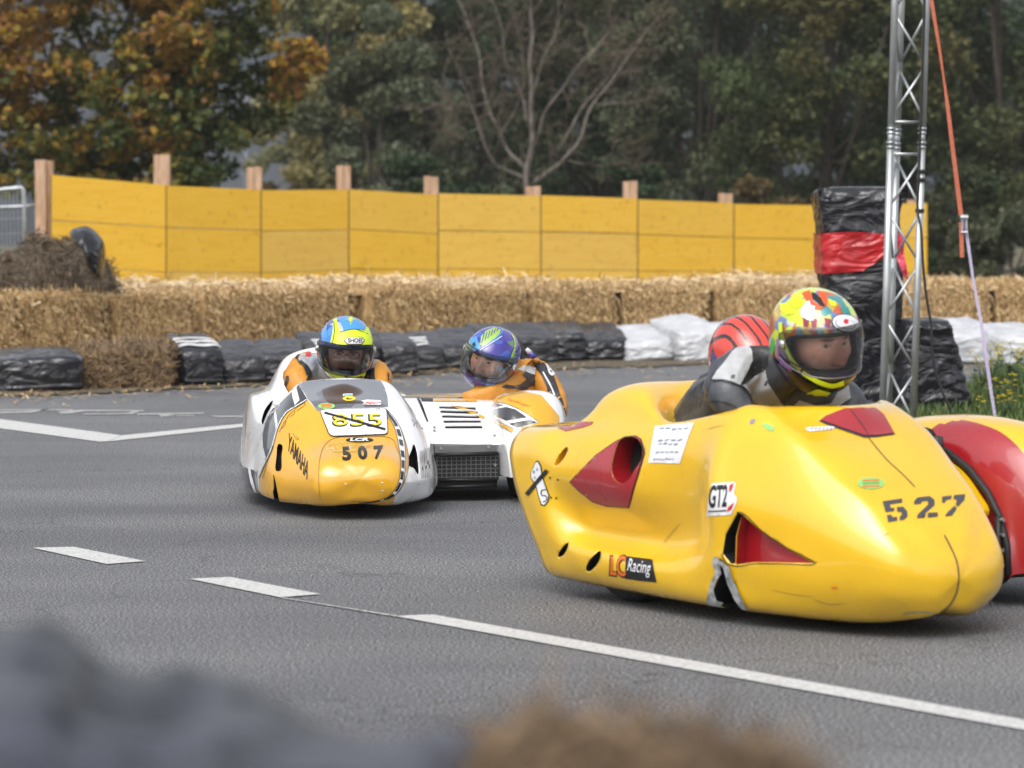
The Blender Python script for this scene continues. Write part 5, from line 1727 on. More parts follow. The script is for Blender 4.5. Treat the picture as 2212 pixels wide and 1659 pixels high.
open_loft('engine_cover', F5, [[(-1.5, .25, .52), (-1.5, .45, .52), (-1.5, .66, .5)], [(-1.1, .25, .52), (-1.1, .45, .525), (-1.1, .66, .515)], [(-.93, .25, .50), (-.93, .45, .50), (-.93, .66, .485)], [(-.80, .25, .45), (-.80, .45, .45), (-.80, .66, .435)], [(-.70, .25, .37), (-.70, .45, .37), (-.71, .66, .36)],
                               [(-.655, .25, .315), (-.655, .45, .315), (-.67, .66, .315)], [(-.66, .25, .285), (-.66, .45, .285), (-.68, .66, .29)], [(-.72, .25, .275), (-.72, .45, .275), (-.74, .66, .28)]], [M['yellow']], sc5)
mb = MB(); mb.box(F5.w(-.80, .46, .2), (.36, .03, .2), Matrix.Rotation(math.atan2(F5.l.y, F5.l.x), 3, 'Z')); mb.build('radiator', [M['radiator']], sc5)
for k in range(6):
    mb = MB(); mb.tube([F5.w(-.775, .3 + k * .065, .1), F5.w(-.775, .3 + k * .065, .29)], .004, 6); mb.build('grille_bar', [M['steel']], sc5)
mb = MB(); mb.tube([F5.w(-.62, .655, .3), F5.w(-.62, .655, .1)], .014, 8); mb.tube([F5.w(-.64, .3, .1), F5.w(-.62, .655, .1)], .016, 8); mb.build('chassis_tube', [M['steel']], sc5, True)
for k in range(4):
    mb = MB(); q = F5.w(-.606, .655, .14 + .05 * k); mb.tube([q, q + F5.u * .012], .007, 8); mb.build('bolt', [M['bolt']], sc5)
mb = MB(); V_ = [F5.w(x, y, .075) for x, y in ((-1.7, .3), (-1.7, 1.1), (-.75, 1.1), (-.75, .3))]
mb.add(V_ + [v + Vector((0, 0, .02)) for v in V_], [(3, 2, 1, 0), (4, 5, 6, 7), (0, 1, 5, 4), (1, 2, 6, 5), (2, 3, 7, 6), (3, 0, 4, 7)]); mb.build('platform', [M['steel']], sc5)

# ------------------------------------------------------------------ white and amber outfit number 507
F7 = Frame((-.593826, 13.50731), 82)
sc7 = thing('sidecar_motorcycle', 'white and amber racing sidecar with black stripes and number 507 following behind', 'sidecar', F7.w(-1, .2, 0))
ST7 = [
    [(-1.95, 0, .07), (-1.95, -.33, .07), (-1.95, -.38, .15), (-1.97, -.38, .28), (-1.98, -.37, .38), (-1.98, -.34, .43), (-1.97, -.27, .46), (-1.95, -.16, .58), (-1.95, 0, .60)],
    [(-1.7, 0, .06), (-1.7, -.39, .066), (-1.7, -.415, .15), (-1.7, -.40, .30), (-1.7, -.385, .40), (-1.7, -.36, .455), (-1.7, -.29, .48), (-1.68, -.19, .635), (-1.68, 0, .66)],
    [(-1.45, 0, .06), (-1.45, -.40, .065), (-1.45, -.43, .145), (-1.45, -.41, .30), (-1.45, -.39, .39), (-1.45, -.365, .45), (-1.45, -.295, .465), (-1.47, -.2, .60), (-1.5, 0, .66)],
    [(-1.2, 0, .06), (-1.2, -.42, .065), (-1.2, -.44, .14), (-1.2, -.415, .28), (-1.2, -.385, .37), (-1.2, -.345, .42), (-1.2, -.28, .44), (-1.2, -.16, .36), (-1.2, 0, .31)],
    [(-.97, 0, .06), (-.97, -.425, .065), (-.97, -.44, .14), (-.96, -.405, .26), (-.96, -.365, .36), (-.96, -.30, .425), (-.97, -.25, .45), (-.96, -.16, .36), (-.95, 0, .31)],
    [(-.82, 0, .06), (-.82, -.41, .065), (-.82, -.425, .14), (-.80, -.395, .25), (-.80, -.35, .36), (-.80, -.283, .46), (-.815, -.22, .515), (-.79, -.14, .46), (-.78, 0, .42)],
    [(-.74, 0, .06), (-.75, -.385, .065), (-.75, -.405, .14), (-.74, -.39, .25), (-.74, -.345, .36), (-.75, -.275, .47), (-.765, -.205, .547), (-.745, -.10, .563), (-.735, 0, .566)],
    [(-.57, 0, .06), (-.57, -.37, .064), (-.58, -.39, .13), (-.58, -.375, .23), (-.58, -.337, .33), (-.58, -.275, .42), (-.59, -.208, .470), (-.57, -.10, .485), (-.555, 0, .488)],
    [(-.42, 0, .06), (-.42, -.335, .063), (-.42, -.357, .125), (-.42, -.352, .2), (-.43, -.318, .28), (-.44, -.258, .345), (-.45, -.188, .38), (-.44, -.09, .392), (-.43, 0, .395)],
    [(-.27, 0, .06), (-.27, -.26, .064), (-.26, -.283, .12), (-.26, -.28, .18), (-.27, -.26, .24), (-.29, -.212, .285), (-.3, -.15, .308), (-.3, -.075, .316), (-.3, 0, .319)],
    [(-.10, 0, .066), (-.10, -.175, .07), (-.085, -.203, .12), (-.085, -.207, .17), (-.095, -.197, .215), (-.11, -.168, .252), (-.125, -.12, .272), (-.125, -.06, .28), (-.125, 0, .282)],
    [(-.05, 0, .074), (-.05, -.14, .078), (-.03, -.172, .12), (-.028, -.178, .17), (-.035, -.168, .21), (-.048, -.14, .240), (-.062, -.10, .256), (-.062, -.05, .262), (-.062, 0, .263)],
    [(-.02, 0, .095), (-.02, -.08, .098), (-.006, -.115, .13), (-.003, -.118, .165), (-.007, -.112, .195), (-.016, -.09, .215), (-.024, -.06, .226), (-.024, -.03, .23), (-.024, 0, .23)],
]
body7 = loft_body('fairing', F7, ST7, [M['white'], M['amber'], M['charcoal']], sc7, y0=-.05)
for p_ in body7.data.polygons:
    q_ = p_.center - F7.o
    if q_.dot(F7.u) > -.30 and -.30 < q_.dot(F7.l) < .10: p_.material_index = 1
    if -1.4 < q_.dot(F7.u) < -.62 and q_.dot(F7.l) < -.38 and q_.z < .165: p_.material_index = 2
bv7 = bvh_of(body7)
body7_raw = bpy.data.objects.new('fairing_copy', body7.data.copy())
Z = lambda pts: zp(z7, pts)
IN7 = -F7.u
cut(body7, bv7, smooth_poly(Z([(432, 1112), (440, 960), (455, 835), (478, 822), (512, 842), (505, 960), (498, 1118), (455, 1128)]), 3), IN7, .09, [M['amber'], M['dark']], 2.5)
cut(body7, bv7, Z([(408, 1150), (420, 1165), (440, 1245), (478, 1445), (470, 1520), (400, 1520), (414, 1412), (400, 1350), (412, 1300)]), IN7, .10, [M['dark'], M['dark']], 2.5, planes=(F7, -.1, -.62))
cut(body7, bv7, smooth_poly(Z([(1872, 985), (1905, 890), (1930, 828), (1952, 880), (1972, 1000), (1976, 1155), (1925, 1085), (1876, 1062)]), 3), IN7, .12, [M['dark'], M['dark']], 2.5)
cut(body7, bv7, smooth_poly(Z([(279, 600), (288, 520), (330, 425), (398, 352), (384, 410), (335, 500), (305, 570), (290, 612)]), 3), IN7, .14, [M['dark'], M['dark']], 2.5, planes=(F7, -.70, -1.55))
cut(body7, bv7, smooth_poly(Z([(945, 170), (1200, 142), (1440, 150), (1446, 320), (1400, 368), (1200, 384), (1010, 378), (950, 310)]), 3), IN7, .1, [M['dark'], M['dark']], 3.0, planes=(F7, -.50, -.98))
def d7(name, pts, m, off=.0012, step=6, sm=False, holes=()):
    p = Z(pts)
    if sm: p = smooth_poly(p, 4)
    return decal(name, p, bv7, M[m], sc7, off, step, holes)
LB = [(775, 350), (650, 428), (560, 485), (500, 570), (452, 680), (425, 780), (398, 870), (342, 1000), (300, 1090), (256, 1190)]
RB = [(1622, 445), (1752, 600), (1832, 800), (1868, 1000), (1846, 1160), (1770, 1330), (1650, 1424)]
LBs, RBs = spline2(LB, 4), spline2(RB, 5)
vent_hole = smooth_poly(Z([(436, 1108), (444, 960), (458, 839), (478, 827), (508, 845), (501, 960), (494, 1114), (456, 1123)]), 3)
notch = Z([(410, 1152), (420, 1167), (440, 1247), (476, 1440), (470, 1520), (402, 1520), (416, 1410), (402, 1350), (414, 1300)])
np_ = d7('nose_panel', LBs + [(262, 1362), (420, 1412), (480, 1441), (700, 1464), (900, 1470), (1150, 1470), (1300, 1464), (1480, 1448)] + RBs[::-1] + [(1300, 442), (880, 470)], 'amber', .0035, 4, holes=(vent_hole, notch))
bv7 = bvh_many([body7_raw, np_])
# charcoal flank with white bands
d7('flank_stripe', [(664, 152)] + [(775, 346), (650, 424), (560, 481), (497, 567), (449, 677), (421, 777), (394, 867), (330, 1010), (305, 960), (292, 860), (290, 720), (318, 600), (370, 490), (440, 380), (520, 270), (590, 200)], 'charcoal', .001, 6)
for q in ([(598, 196), (655, 158), (660, 230), (690, 350), (640, 405), (615, 320), (604, 250)], [(412, 420), (440, 384), (440, 480), (456, 600), (436, 672), (420, 560)], [(280, 800), (292, 790), (300, 860), (330, 985), (316, 1015), (296, 930)]):
    d7('white_band', q, 'white', .002, 5)
d7('white_band', [(128, 1045), (156, 1042), (172, 1160), (226, 1352), (200, 1342), (160, 1240), (140, 1130)], 'white', .002, 5)
decal('white_line', stroke([z7(x - 8, y - 4) for x, y in LBs], 3.0), bv7, M['white'], sc7, .0022, 5)
decal('black_line', stroke([z7(x - 2, y) for x, y in LBs], 1.1), bv7, M['ink'], sc7, .0026, 5)
# chequered band down the right of the nose
IR = spline2([(1618, 488), (1700, 612), (1738, 720), (1762, 850), (1782, 1000), (1778, 1130), (1748, 1265), (1660, 1385), (1500, 1438), (1330, 1457)], 8)
OR = spline2([(1640, 460), (1752, 604), (1806, 740), (1830, 880), (1834, 1010), (1822, 1150), (1786, 1285), (1700, 1392), (1540, 1444), (1400, 1460)], 8)
d7('white_band', IR + OR[::-1], 'white', .002, 5)
n_ = min(len(IR), len(OR))
seg = [(0, 10), (12, 17), (19, 23), (26, 30), (32, 37), (39, 44), (46, 52), (54, 60), (62, 71)]
for a, b in seg:
    i_ = [(ix * .82 + ox * .18, iy * .82 + oy * .18) for (ix, iy), (ox, oy) in zip(IR[a:b + 1], OR[a:b + 1])]
    o_ = [(ix * .2 + ox * .8, iy * .2 + oy * .8) for (ix, iy), (ox, oy) in zip(IR[a:b + 1], OR[a:b + 1])]
    if len(i_) > 1: d7('chequer', i_ + o_[::-1], 'charcoal' if a < 20 else 'ink', .003, 4)
for c in (IR, OR, RBs):
    decal('black_line', stroke([z7(*p) for p in c], 1.0), bv7, M['ink'], sc7, .0034, 5)
# removable nose cone seam
decal('seam', stroke(spline2(Z([(915, 1430), (903, 1300), (898, 1150), (912, 980), (945, 870), (1005, 795), (1090, 758), (1400, 750), (1640, 752), (1705, 785), (1740, 860), (1765, 930)]), 5), .8), bv7, M['ink_grey'], sc7, .0018, 5)
# screen
d7('windscreen', [(668, 154), (1000, 134), (1200, 130), (1400, 130), (1568, 146), (1610, 220), (1640, 320), (1648, 428), (1400, 436), (1180, 440), (1000, 456), (880, 470), (830, 400), (780, 342)], 'screen', .004, 6)
d7('sticker', ellipse(983, 422, 92, 32, 26), 's_green2', .0052, 4)
for y, m in ((405, 's_orange'), (420, 's_green'), (436, 's_orange')): decal('sticker_print', stroke(Z([(925, y + 2), (1040, y - 4)]), 2.4), bv7, M[m], sc7, .006, 4)
d7('sticker', ellipse(1226, 340, 70, 26, 24), 's_yellow', .0052, 4)
d7('sticker_print', [(1190, 342), (1215, 330), (1225, 344), (1262, 340), (1250, 350), (1212, 354)], 'ink', .006, 3)
d7('sticker', [(1160, 290), (1262, 286), (1264, 308), (1160, 312)], 'paper', .0052, 4)
decal('sticker_print', stroke(Z([(1170, 302), (1256, 299)]), 1.8), bv7, M['s_blue'], sc7, .006, 4)
d7('sticker', [(1352, 364), (1420, 352), (1570, 360), (1568, 378), (1530, 380), (1576, 392), (1560, 410), (1370, 404), (1390, 380)], 'paper', .0052, 4)
lettering('sticker_print', 'MC', Z([(1400, 378), (1562, 382), (1550, 402), (1384, 398)]), bv7, M['s_red'], sc7, .006, bold=.03, shear=.3)
# number plate with the struck-out old number
PL = [(918, 482), (930, 470), (962, 458), (1300, 450), (1590, 446), (1618, 456), (1628, 490), (1640, 690), (1632, 712), (1610, 724), (1330, 736), (1062, 744), (1030, 736), (1008, 712), (960, 590)]
d7('number_plate', [(910, 482), (926, 464), (960, 452), (1300, 444), (1592, 440), (1624, 452), (1636, 490), (1648, 692), (1640, 718), (1612, 730), (1330, 743), (1060, 751), (1024, 742), (1000, 716), (952, 592)], 'ink', .0042, 5)
d7('number_plate', PL, 'paper', .0054, 5)
for i, (a, b) in enumerate(((1032, 1216), (1226, 1398), (1408, 1582))):
    ch = '855'[i]
    lettering('old_number', ch, Z([(a, 512), (b - 10, 510), (b, 648), (a + 10, 654)]), bv7, M['ink'], sc7, .0062, bold=.03)
    lettering('old_number', ch, Z([(a + 18, 512), (b - 8, 510), (b - 6, 634), (a + 26, 640)]), bv7, M['s_yellow'], sc7, .0072, bold=-.002)
decal('tape_strip', stroke(Z([(960, 496), (1616, 680)]), 4.6), bv7, M['ink'], sc7, .0084, 5)
for c, m in (((1148, 474), 's_blue'), ((1540, 466), 's_grey'), ((1070, 478), 's_grey')):
    decal('sticker_print', stroke([z7(*p) for p in ellipse(c[0], c[1], 24, 11, 16)] + [z7(c[0] + 24, c[1])], 1.0), bv7, M[m], sc7, .0064, 4)
d7('sticker', ellipse(1340, 784, 150, 26, 30), 'ink', .0024, 4)
lettering('sticker_print', 'LCR', Z([(1245, 766), (1450, 762), (1440, 798), (1235, 800)]), bv7, M['paper'], sc7, .0034, bold=.05)
for ch, q in (('5', [(1145, 862), (1232, 854), (1256, 1004), (1156, 1010)]), ('0', [(1316, 850), (1412, 848), (1432, 994), (1326, 998)]), ('7', [(1490, 848), (1596, 842), (1572, 992), (1500, 996)])):
    lettering('race_number', ch, Z(q), bv7, M['ink'], sc7, .0024, bold=.045)
lettering('maker_name', 'YAMAHA', Z([(574, 700), (796, 1036), (776, 1216), (554, 880)]), bv7, M['ink'], sc7, .002, bold=.025)
lettering('maker_name', 'YAMAHA', Z([(1990, 905), (2105, 845), (2105, 1180), (2000, 1205)]), bv7, M['ink'], sc7, .002, bold=.0)
for ln in ([(470, 700), (500, 640), (520, 600), (545, 570), (530, 620), (500, 660)], [(545, 560), (590, 500), (640, 460), (630, 500), (590, 530)], [(640, 450), (690, 410), (750, 380), (740, 410), (700, 440), (660, 470)], [(620, 710), (660, 780), (680, 770), (650, 745)], [(290, 1200), (320, 1100), (350, 1000), (380, 930), (410, 850)]):
    decal('signature', stroke(spline2(Z(ln), 5), .8), bv7, M['ink'], sc7, .0022, 4)
for ln in ([(1900, 560), (1930, 600), (1920, 640), (1950, 590), (1960, 650)], [(1960, 570), (2000, 640), (2030, 660), (1990, 650)]):
    decal('signature', stroke(spline2(Z(ln), 5), .7), bv7, M['ink_grey'], sc7, .0022, 4)
for p in ((1586, 1242), (1588, 1328), (1190, 1256)): d7('stone_chip', ellipse(p[0], p[1], 15, 6, 10), 'paper', .0016, 3)
bpy.data.objects.remove(body7_raw)
wheel(F7, -1.6, -.05, .24, .18, sc7)
wheel(F7, -.5, -.05, .20, .16, sc7)
wheel(F7, -1.1, .82, .22, .15, sc7)
# louvred deck between the bodies
Y1 = lambda p, x: F7.lx(z1(*p), x)
deck = [[(-1.9, .25, .44), (-1.9, .45, .44), (-1.9, .72, .44)], [(-1.35, .25, .455), (-1.35, .45, .45), (-1.35, .72, .44)], [(-1.22, .26, .445), (-1.22, .46, .44), (-1.22, .72, .43)], [(-1.08, .28, .37), (-1.08, .48, .365), (-1.08, .71, .35)], [(-.97, .30, .285), (-.97, .50, .275), (-.97, .70, .265)], [(-.96, .30, .262), (-.96, .50, .258), (-.96, .70, .252)]]
dk = open_loft('engine_cover', F7, deck, [M['white']], sc7)
bvd = bvh_of(dk)
for q in ([(1320, 684), (1545, 690), (1548, 704), (1324, 692)], [(1328, 708), (1558, 716), (1560, 726), (1330, 718)], [(1338, 738), (1566, 744), (1568, 752), (1340, 748)], [(1348, 770), (1576, 770), (1578, 779), (1350, 780)], [(1356, 804), (1584, 802), (1588, 814), (1360, 814)]):
    decal('louvre', zp(z1, q), bvd, M['dark'], sc7, .002, 5)
    a = [zp(z1, [(q[0][0], q[0][1] - 7), (q[1][0], q[1][1] - 7), q[1], q[0]])][0]
    decal('louvre_lip', a, bvd, M['white'], sc7, .009, 5)
for q, m in (([(1205, 628), (1285, 632), (1285, 650), (1215, 648)], 'ink'), ([(1290, 632), (1550, 634), (1555, 650), (1290, 650)], 'amber'), ([(1400, 668), (1480, 690), (1600, 742), (1600, 760), (1470, 705), (1395, 680)], 'amber')):
    decal('deck_stripe', zp(z1, q), bvd, M[m], sc7, .003, 5)
bvq = bvh_many([dk, body7])
decal('rubber_strip', zp(z1, [(1125, 604), (1178, 606), (1192, 612), (1222, 680), (1256, 775), (1246, 776), (1210, 690), (1180, 618), (1130, 612)]), bvq, M['ink'], sc7, .004, 5)
def boxpx(name, q, x, th, m, rows=1):
    P = [Y1(p, x) for p in q]
    B = [p - F7.u * th for p in P]
    return obj(name, P + B, [(0, 1, 2, 3), (7, 6, 5, 4), (1, 0, 4, 5), (2, 1, 5, 6), (3, 2, 6, 7), (0, 3, 7, 4)], M[m], sc7, smooth=False)
boxpx('radiator', [(1296, 975), (1690, 962), (1690, 1130), (1296, 1130)], -.93, .05, 'radiator')
boxpx('radiator_tank', [(1296, 918), (1650, 914), (1680, 962), (1296, 975)], -.915, .06, 'tank')
for k in range(13):
    x = 1308 + k * 30
    mb = MB(); mb.tube([Y1((x, 982), -.922), Y1((x, 1124), -.922)], .0022, 5); mb.build('grille_wire', [M['tank']], sc7)
for k in range(6):
    y = 990 + k * 25
    mb = MB(); mb.tube([Y1((1300, y), -.922), Y1((1686, y - 6), -.922)], .0022, 5); mb.build('grille_wire', [M['tank']], sc7)
for q in ([(1296, 976), (1480, 974), (1680, 966)], [(1300, 1132), (1680, 1130)], [(1300, 1176), (1676, 1164)]):
    mb = MB(); mb.tube([Y1(p, -.905) for p in q], .009, 8); mb.build('chassis_tube', [M['steel']], sc7, True)
boxpx('belly_pan', [(1296, 1140), (1680, 1136), (1676, 1166), (1300, 1180)], -.93, .6, 'steel')
for p in ((1330, 934), (1622, 926), (1290, 806), (1290, 826), (1658, 856), (1662, 1036)):
    mb = MB(); q = Y1(p, -.93); mb.tube([q, q + F7.u * .03], .006, 8); mb.build('bolt', [M['bolt']], sc7)
# passenger's fairing over the sidecar wheel
def fen7(x, zt, zb, yi, yo, zi):
    return [(x, yi, zb), (x, yi - .005, (zb + zi) * .5), (x, yi, zi), (x + .005, yi + .03, zi + (zt - zi) * .7), (x, yi + .10, zt), (x, (yi + yo) * .5, zt + .008), (x, yo - .05, zt - .02), (x, yo, (zt + zb) * .6), (x, yo, zb)]
fd7 = open_loft('sidecar_fairing', F7, [fen7(-1.75, .38, .12, .72, 1.0, .34), fen7(-1.45, .44, .12, .69, 1.0, .40), fen7(-1.2, .475, .12, .68, 1.0, .44), fen7(-1.05, .49, .12, .675, 1.0, .45), fen7(-.95, .475, .12, .675, .98, .42), fen7(-.86, .42, .12, .68, .95, .36), fen7(-.79, .34, .12, .69, .92, .28), fen7(-.75, .25, .12, .70, .90, .2), fen7(-.735, .16, .122, .72, .88, .13), fen7(-.735, .128, .124, .73, .87, .127)], [M['white']], sc7)
bvf = bvh_of(fd7)
def df(name, q, m, off=.0015): return decal(name, zp(z1, q), bvf, M[m], sc7, off, 5)
df('flank_stripe', [(1600, 645), (1680, 600), (1780, 588), (1850, 588), (1950, 610), (1985, 650), (2060, 740), (2060, 900), (1880, 840), (1790, 800), (1930, 775), (1840, 715), (1730, 665), (1640, 650)], 'amber', .0012)
df('flank_stripe', [(1580, 655), (1640, 648), (1730, 662), (1845, 716), (1932, 776), (1790, 822), (1700, 760), (1620, 712)], 'white', .0022)
for q in ([(1592, 660), (1640, 656), (1722, 672), (1640, 690), (1605, 690)], [(1612, 704), (1738, 684), (1790, 700), (1862, 748), (1735, 768), (1680, 740)], [(1752, 786), (1880, 762), (1922, 778), (1800, 812)]):
    df('chequer', q, 'charcoal', .0032)
df('deck_stripe', [(1598, 715), (1640, 740), (1720, 790), (1780, 822), (1772, 838), (1690, 790), (1600, 735)], 'amber', .0024)
for c in ([(1600, 712), (1640, 736), (1720, 786), (1790, 822)], [(1600, 738), (1690, 793), (1770, 842)], [(1640, 650), (1730, 664), (1845, 716), (1932, 776)]):
    decal('black_line', stroke(spline2(zp(z1, c), 4), .8), bvf, M['ink'], sc7, .0036, 5)
lettering('sponsor_name', 'Seidlinger', zp(z1, [(1745, 628), (1885, 672), (1878, 690), (1738, 646)]), bvf, M['s_orange'], sc7, .003, shear=.2)
mb = MB(); V_ = [F7.w(x, y, .085) for x, y in ((-1.9, .25), (-1.9, 1.05), (-1.3, 1.05), (-1.3, .25))]
mb.add(V_ + [v + Vector((0, 0, .02)) for v in V_], [(3, 2, 1, 0), (4, 5, 6, 7), (0, 1, 5, 4), (1, 2, 6, 5), (2, 3, 7, 6), (3, 0, 4, 7)]); mb.build('platform', [M['steel']], sc7)
# ================================================================== RIDERS
M['suit_o'] = mat('orange leather', (.50, .20, .018), .48, c2=(.60, .26, .03), scale=14, bump=.25, bscale=55)
M['suit_k'] = mat('black leather', (.016, .016, .018), .45, c2=(.035, .035, .04), scale=14, bump=.3, bscale=45)
M['suit_g'] = mat('light grey leather', (.36, .37, .38), .5, c2=(.46, .47, .48), scale=20, bump=.25, bscale=60)
M['suit_w'] = mat('white leather', (.6, .6, .6), .45, c2=(.7, .7, .7), scale=20, bump=.2, bscale=60)
M['suit_s'] = mat('slate leather', (.045, .05, .06), .42, c2=(.085, .09, .10), scale=12, bump=.3, bscale=45)
M['helm'] = vcol_mat('helmet lacquer', .16, coat=.8)
M['face'] = vcol_mat('skin', .5, bump=.35, bscale=110, spec=.4)
M['liner'] = mat('helmet lining', (.012, .012, .014), .9)
M['lime'] = mat('fluorescent yellow', (.62, .78, .02), .3)
M['h_blue'] = mat('bright blue', (.06, .28, .62), .2, coat=.6)
M['h_purple'] = mat('deep violet blue', (.045, .03, .30), .2, coat=.6)
M['h_green'] = mat('lime green', (.32, .50, .08), .25, coat=.5)
M['h_violet'] = mat('violet', (.30, .12, .42), .3)
M['h_grn'] = mat('signal green', (.05, .45, .08), .3)
M['h_orange'] = mat('red orange', (.65, .09, .02), .3)
M['h_maroon'] = mat('maroon', (.25, .02, .05), .35)
M['h_teal'] = mat('teal', (.04, .25, .24), .35)
def visor_mat(name, tint, refl):
    m, n, l, b = new_mat(name)
    n.remove(b)
    t = n.new('ShaderNodeBsdfTransparent'); t.inputs[0].default_value = (*tint, 1)
    g = n.new('ShaderNodeBsdfGlossy'); g.inputs['Roughness'].default_value = .04
    fr = n.new('ShaderNodeFresnel'); fr.inputs[0].default_value = 1.5
    mu = n.new('ShaderNodeMath'); mu.operation = 'MULTIPLY'; mu.inputs[1].default_value = refl
    l.new(fr.outputs[0], mu.inputs[0])
    mx = n.new('ShaderNodeMixShader')
    l.new(mu.outputs[0], mx.inputs[0]); l.new(t.outputs[0], mx.inputs[1]); l.new(g.outputs[0], mx.inputs[2])
    l.new(mx.outputs[0], n['Material Output'].inputs['Surface'])
    return m
M['visor_clear'] = visor_mat('clear visor', (.90, .90, .89), 2.2)
M['visor_smoke'] = visor_mat('smoked visor', (.60, .60, .61), 2.0)

def sstep(a, b, x):
    t = max(0.0, min(1.0, (x - a) / (b - a)))
    return t * t * (3 - 2 * t)
def helm_pt(th, ph):
    """outer shell of a full-face helmet; forward +x, left +y, up +z"""
    c, s = math.cos(ph), math.sin(ph)
    ct, st_ = math.cos(th), math.sin(th)
    d = Vector((c * ct, c * st_, s))
    a = .152 if d.x > 0 else .160
    zz = .138 if d.z > 0 else .155
    e = 2.25
    r = (abs(d.x / a) ** e + abs(d.y / .124) ** e + abs(d.z / zz) ** e) ** (-1 / e)
    p = d * r
    chin = sstep(R(-14), R(-36), ph) * max(0, ct) ** 1.5
    p.x += .022 * chin
    brow = math.exp(-((ph - R(24)) / R(9)) ** 2) * max(0, ct) ** 2
    p.x += .005 * brow
    p.z = max(p.z, -.140 - .012 * max(0, ct))
    # narrower neck roll behind
    if ph < R(-30): p.x += .012 * sstep(R(-30), R(-60), ph) * (ct < 0) * -ct * 2
    return p
OPW, OPC, OPH = R(76), R(-3), R(20)
def in_open(th, ph):
    t = (th + math.pi) % (2 * math.pi) - math.pi
    return (abs(t) / OPW) ** 3.2 + (abs(ph - OPC) / OPH) ** 3.2
def helmet(parent, Mx, paint, visor, trim='ink'):
    NT, NP = 150, 84
    V, C = [], []
    for j in range(NP):
        ph = R(-64) + (R(90) - R(-64)) * j / (NP - 1)
        for i in range(NT):
            th = 2 * math.pi * i / NT
            p = helm_pt(th, ph)
            V.append(Mx @ p)
            t = (th + math.pi) % (2 * math.pi) - math.pi
            C.append(paint(t, ph, p))
    f = []
    for q in grid_faces(NP, NT, True):
        i0, j0 = q[0] % NT, q[0] // NT
        th, ph = 2 * math.pi * (i0 + .5) / NT, R(-64) + R(154) * (j0 + .5) / (NP - 1)
        if in_open(th, ph) >= 1: f.append(q)
    h = link('helmet', mesh('helmet', V, f, M['helm'], colors=np.array(C)), parent)
    full = BVHTree.FromPolygons(V, grid_faces(NP, NT, True))
    # dark lining just inside the shell
    L_ = []
    for j in range(40):
        ph = R(-62) + R(152) * j / 39
        for i in range(60): L_.append(Mx @ (helm_pt(2 * math.pi * i / 60, ph) * .93))
    lf = [q for q in grid_faces(40, 60, True) if in_open(2 * math.pi * (q[0] % 60 + .5) / 60, R(-62) + R(152) * (q[0] // 60 + .5) / 39) >= .95]
    obj('lining', L_, lf, M['liner'], h)
    rim = []
    for k in range(72):
        t = 2 * math.pi * k / 72
        c, s = math.cos(t), math.sin(t)
        kk = (abs(c) ** 3.2 + abs(s) ** 3.2) ** (-1 / 3.2)
        rim.append(Mx @ (helm_pt(c * kk * OPW, OPC + s * kk * OPH) * .99))
    mb = MB(); mb.tube(rim + rim[:1], .0065, 7, cap=False); mb.build('visor_gasket', [M['rubber']], h, True)
    # visor: curved shell standing proud of the opening
    VV, nu, nv = [], 40, 16
    for j in range(nv):
        for i in range(nu):
            u, w = -1 + 2 * i / (nu - 1), -1 + 2 * j / (nv - 1)
            hh = OPH * (1.28 - .55 * abs(u) ** 4)
            th = u * OPW * 1.18
            p = helm_pt(th, OPC + R(1) + w * hh)
            VV.append(Mx @ (p * (1 + .055 * (1 - .3 * abs(u)))))
    vz = obj('visor', VV, grid_faces(nv, nu), M[visor], h)
    edge = [VV[i] for i in range(nu)] + [VV[(j + 1) * nu - 1] for j in range(1, nv)] + [VV[(nv - 1) * nu + i] for i in range(nu - 2, -1, -1)] + [VV[j * nu] for j in range(nv - 2, -1, -1)]
    mb = MB(); mb.tube(edge, .0022, 5, cap=False); mb.build('visor_edge', [M[trim]], vz, True)
    for s in (-1, 1):
        q = helm_pt(s * OPW * 1.06, OPC + R(4))
        n_ = Vector((q.x * .3, q.y, 0)).normalized()
        mb = MB(); mb.tube([Mx @ (q + n_ * .002), Mx @ (q + n_ * .014)], [.017, .014], 14); mb.build('visor_pivot', [M['bolt']], h, True)
    return h, full
def pose(center, fwd, up_roll=0.0):
    f = Vector(fwd).normalized()
    l = Vector((0, 0, 1)).cross(f).normalized()
    u = f.cross(l)
    m = Matrix((f, l, u)).transposed()
    m = m @ Matrix.Rotation(up_roll, 3, 'X')
    return Matrix.Translation(center) @ m.to_4x4()
def gauss(t, p, t0, p0, st_, sp): return math.exp(-((t - R(t0)) / R(st_)) ** 2 - ((p - R(p0)) / R(sp)) ** 2)
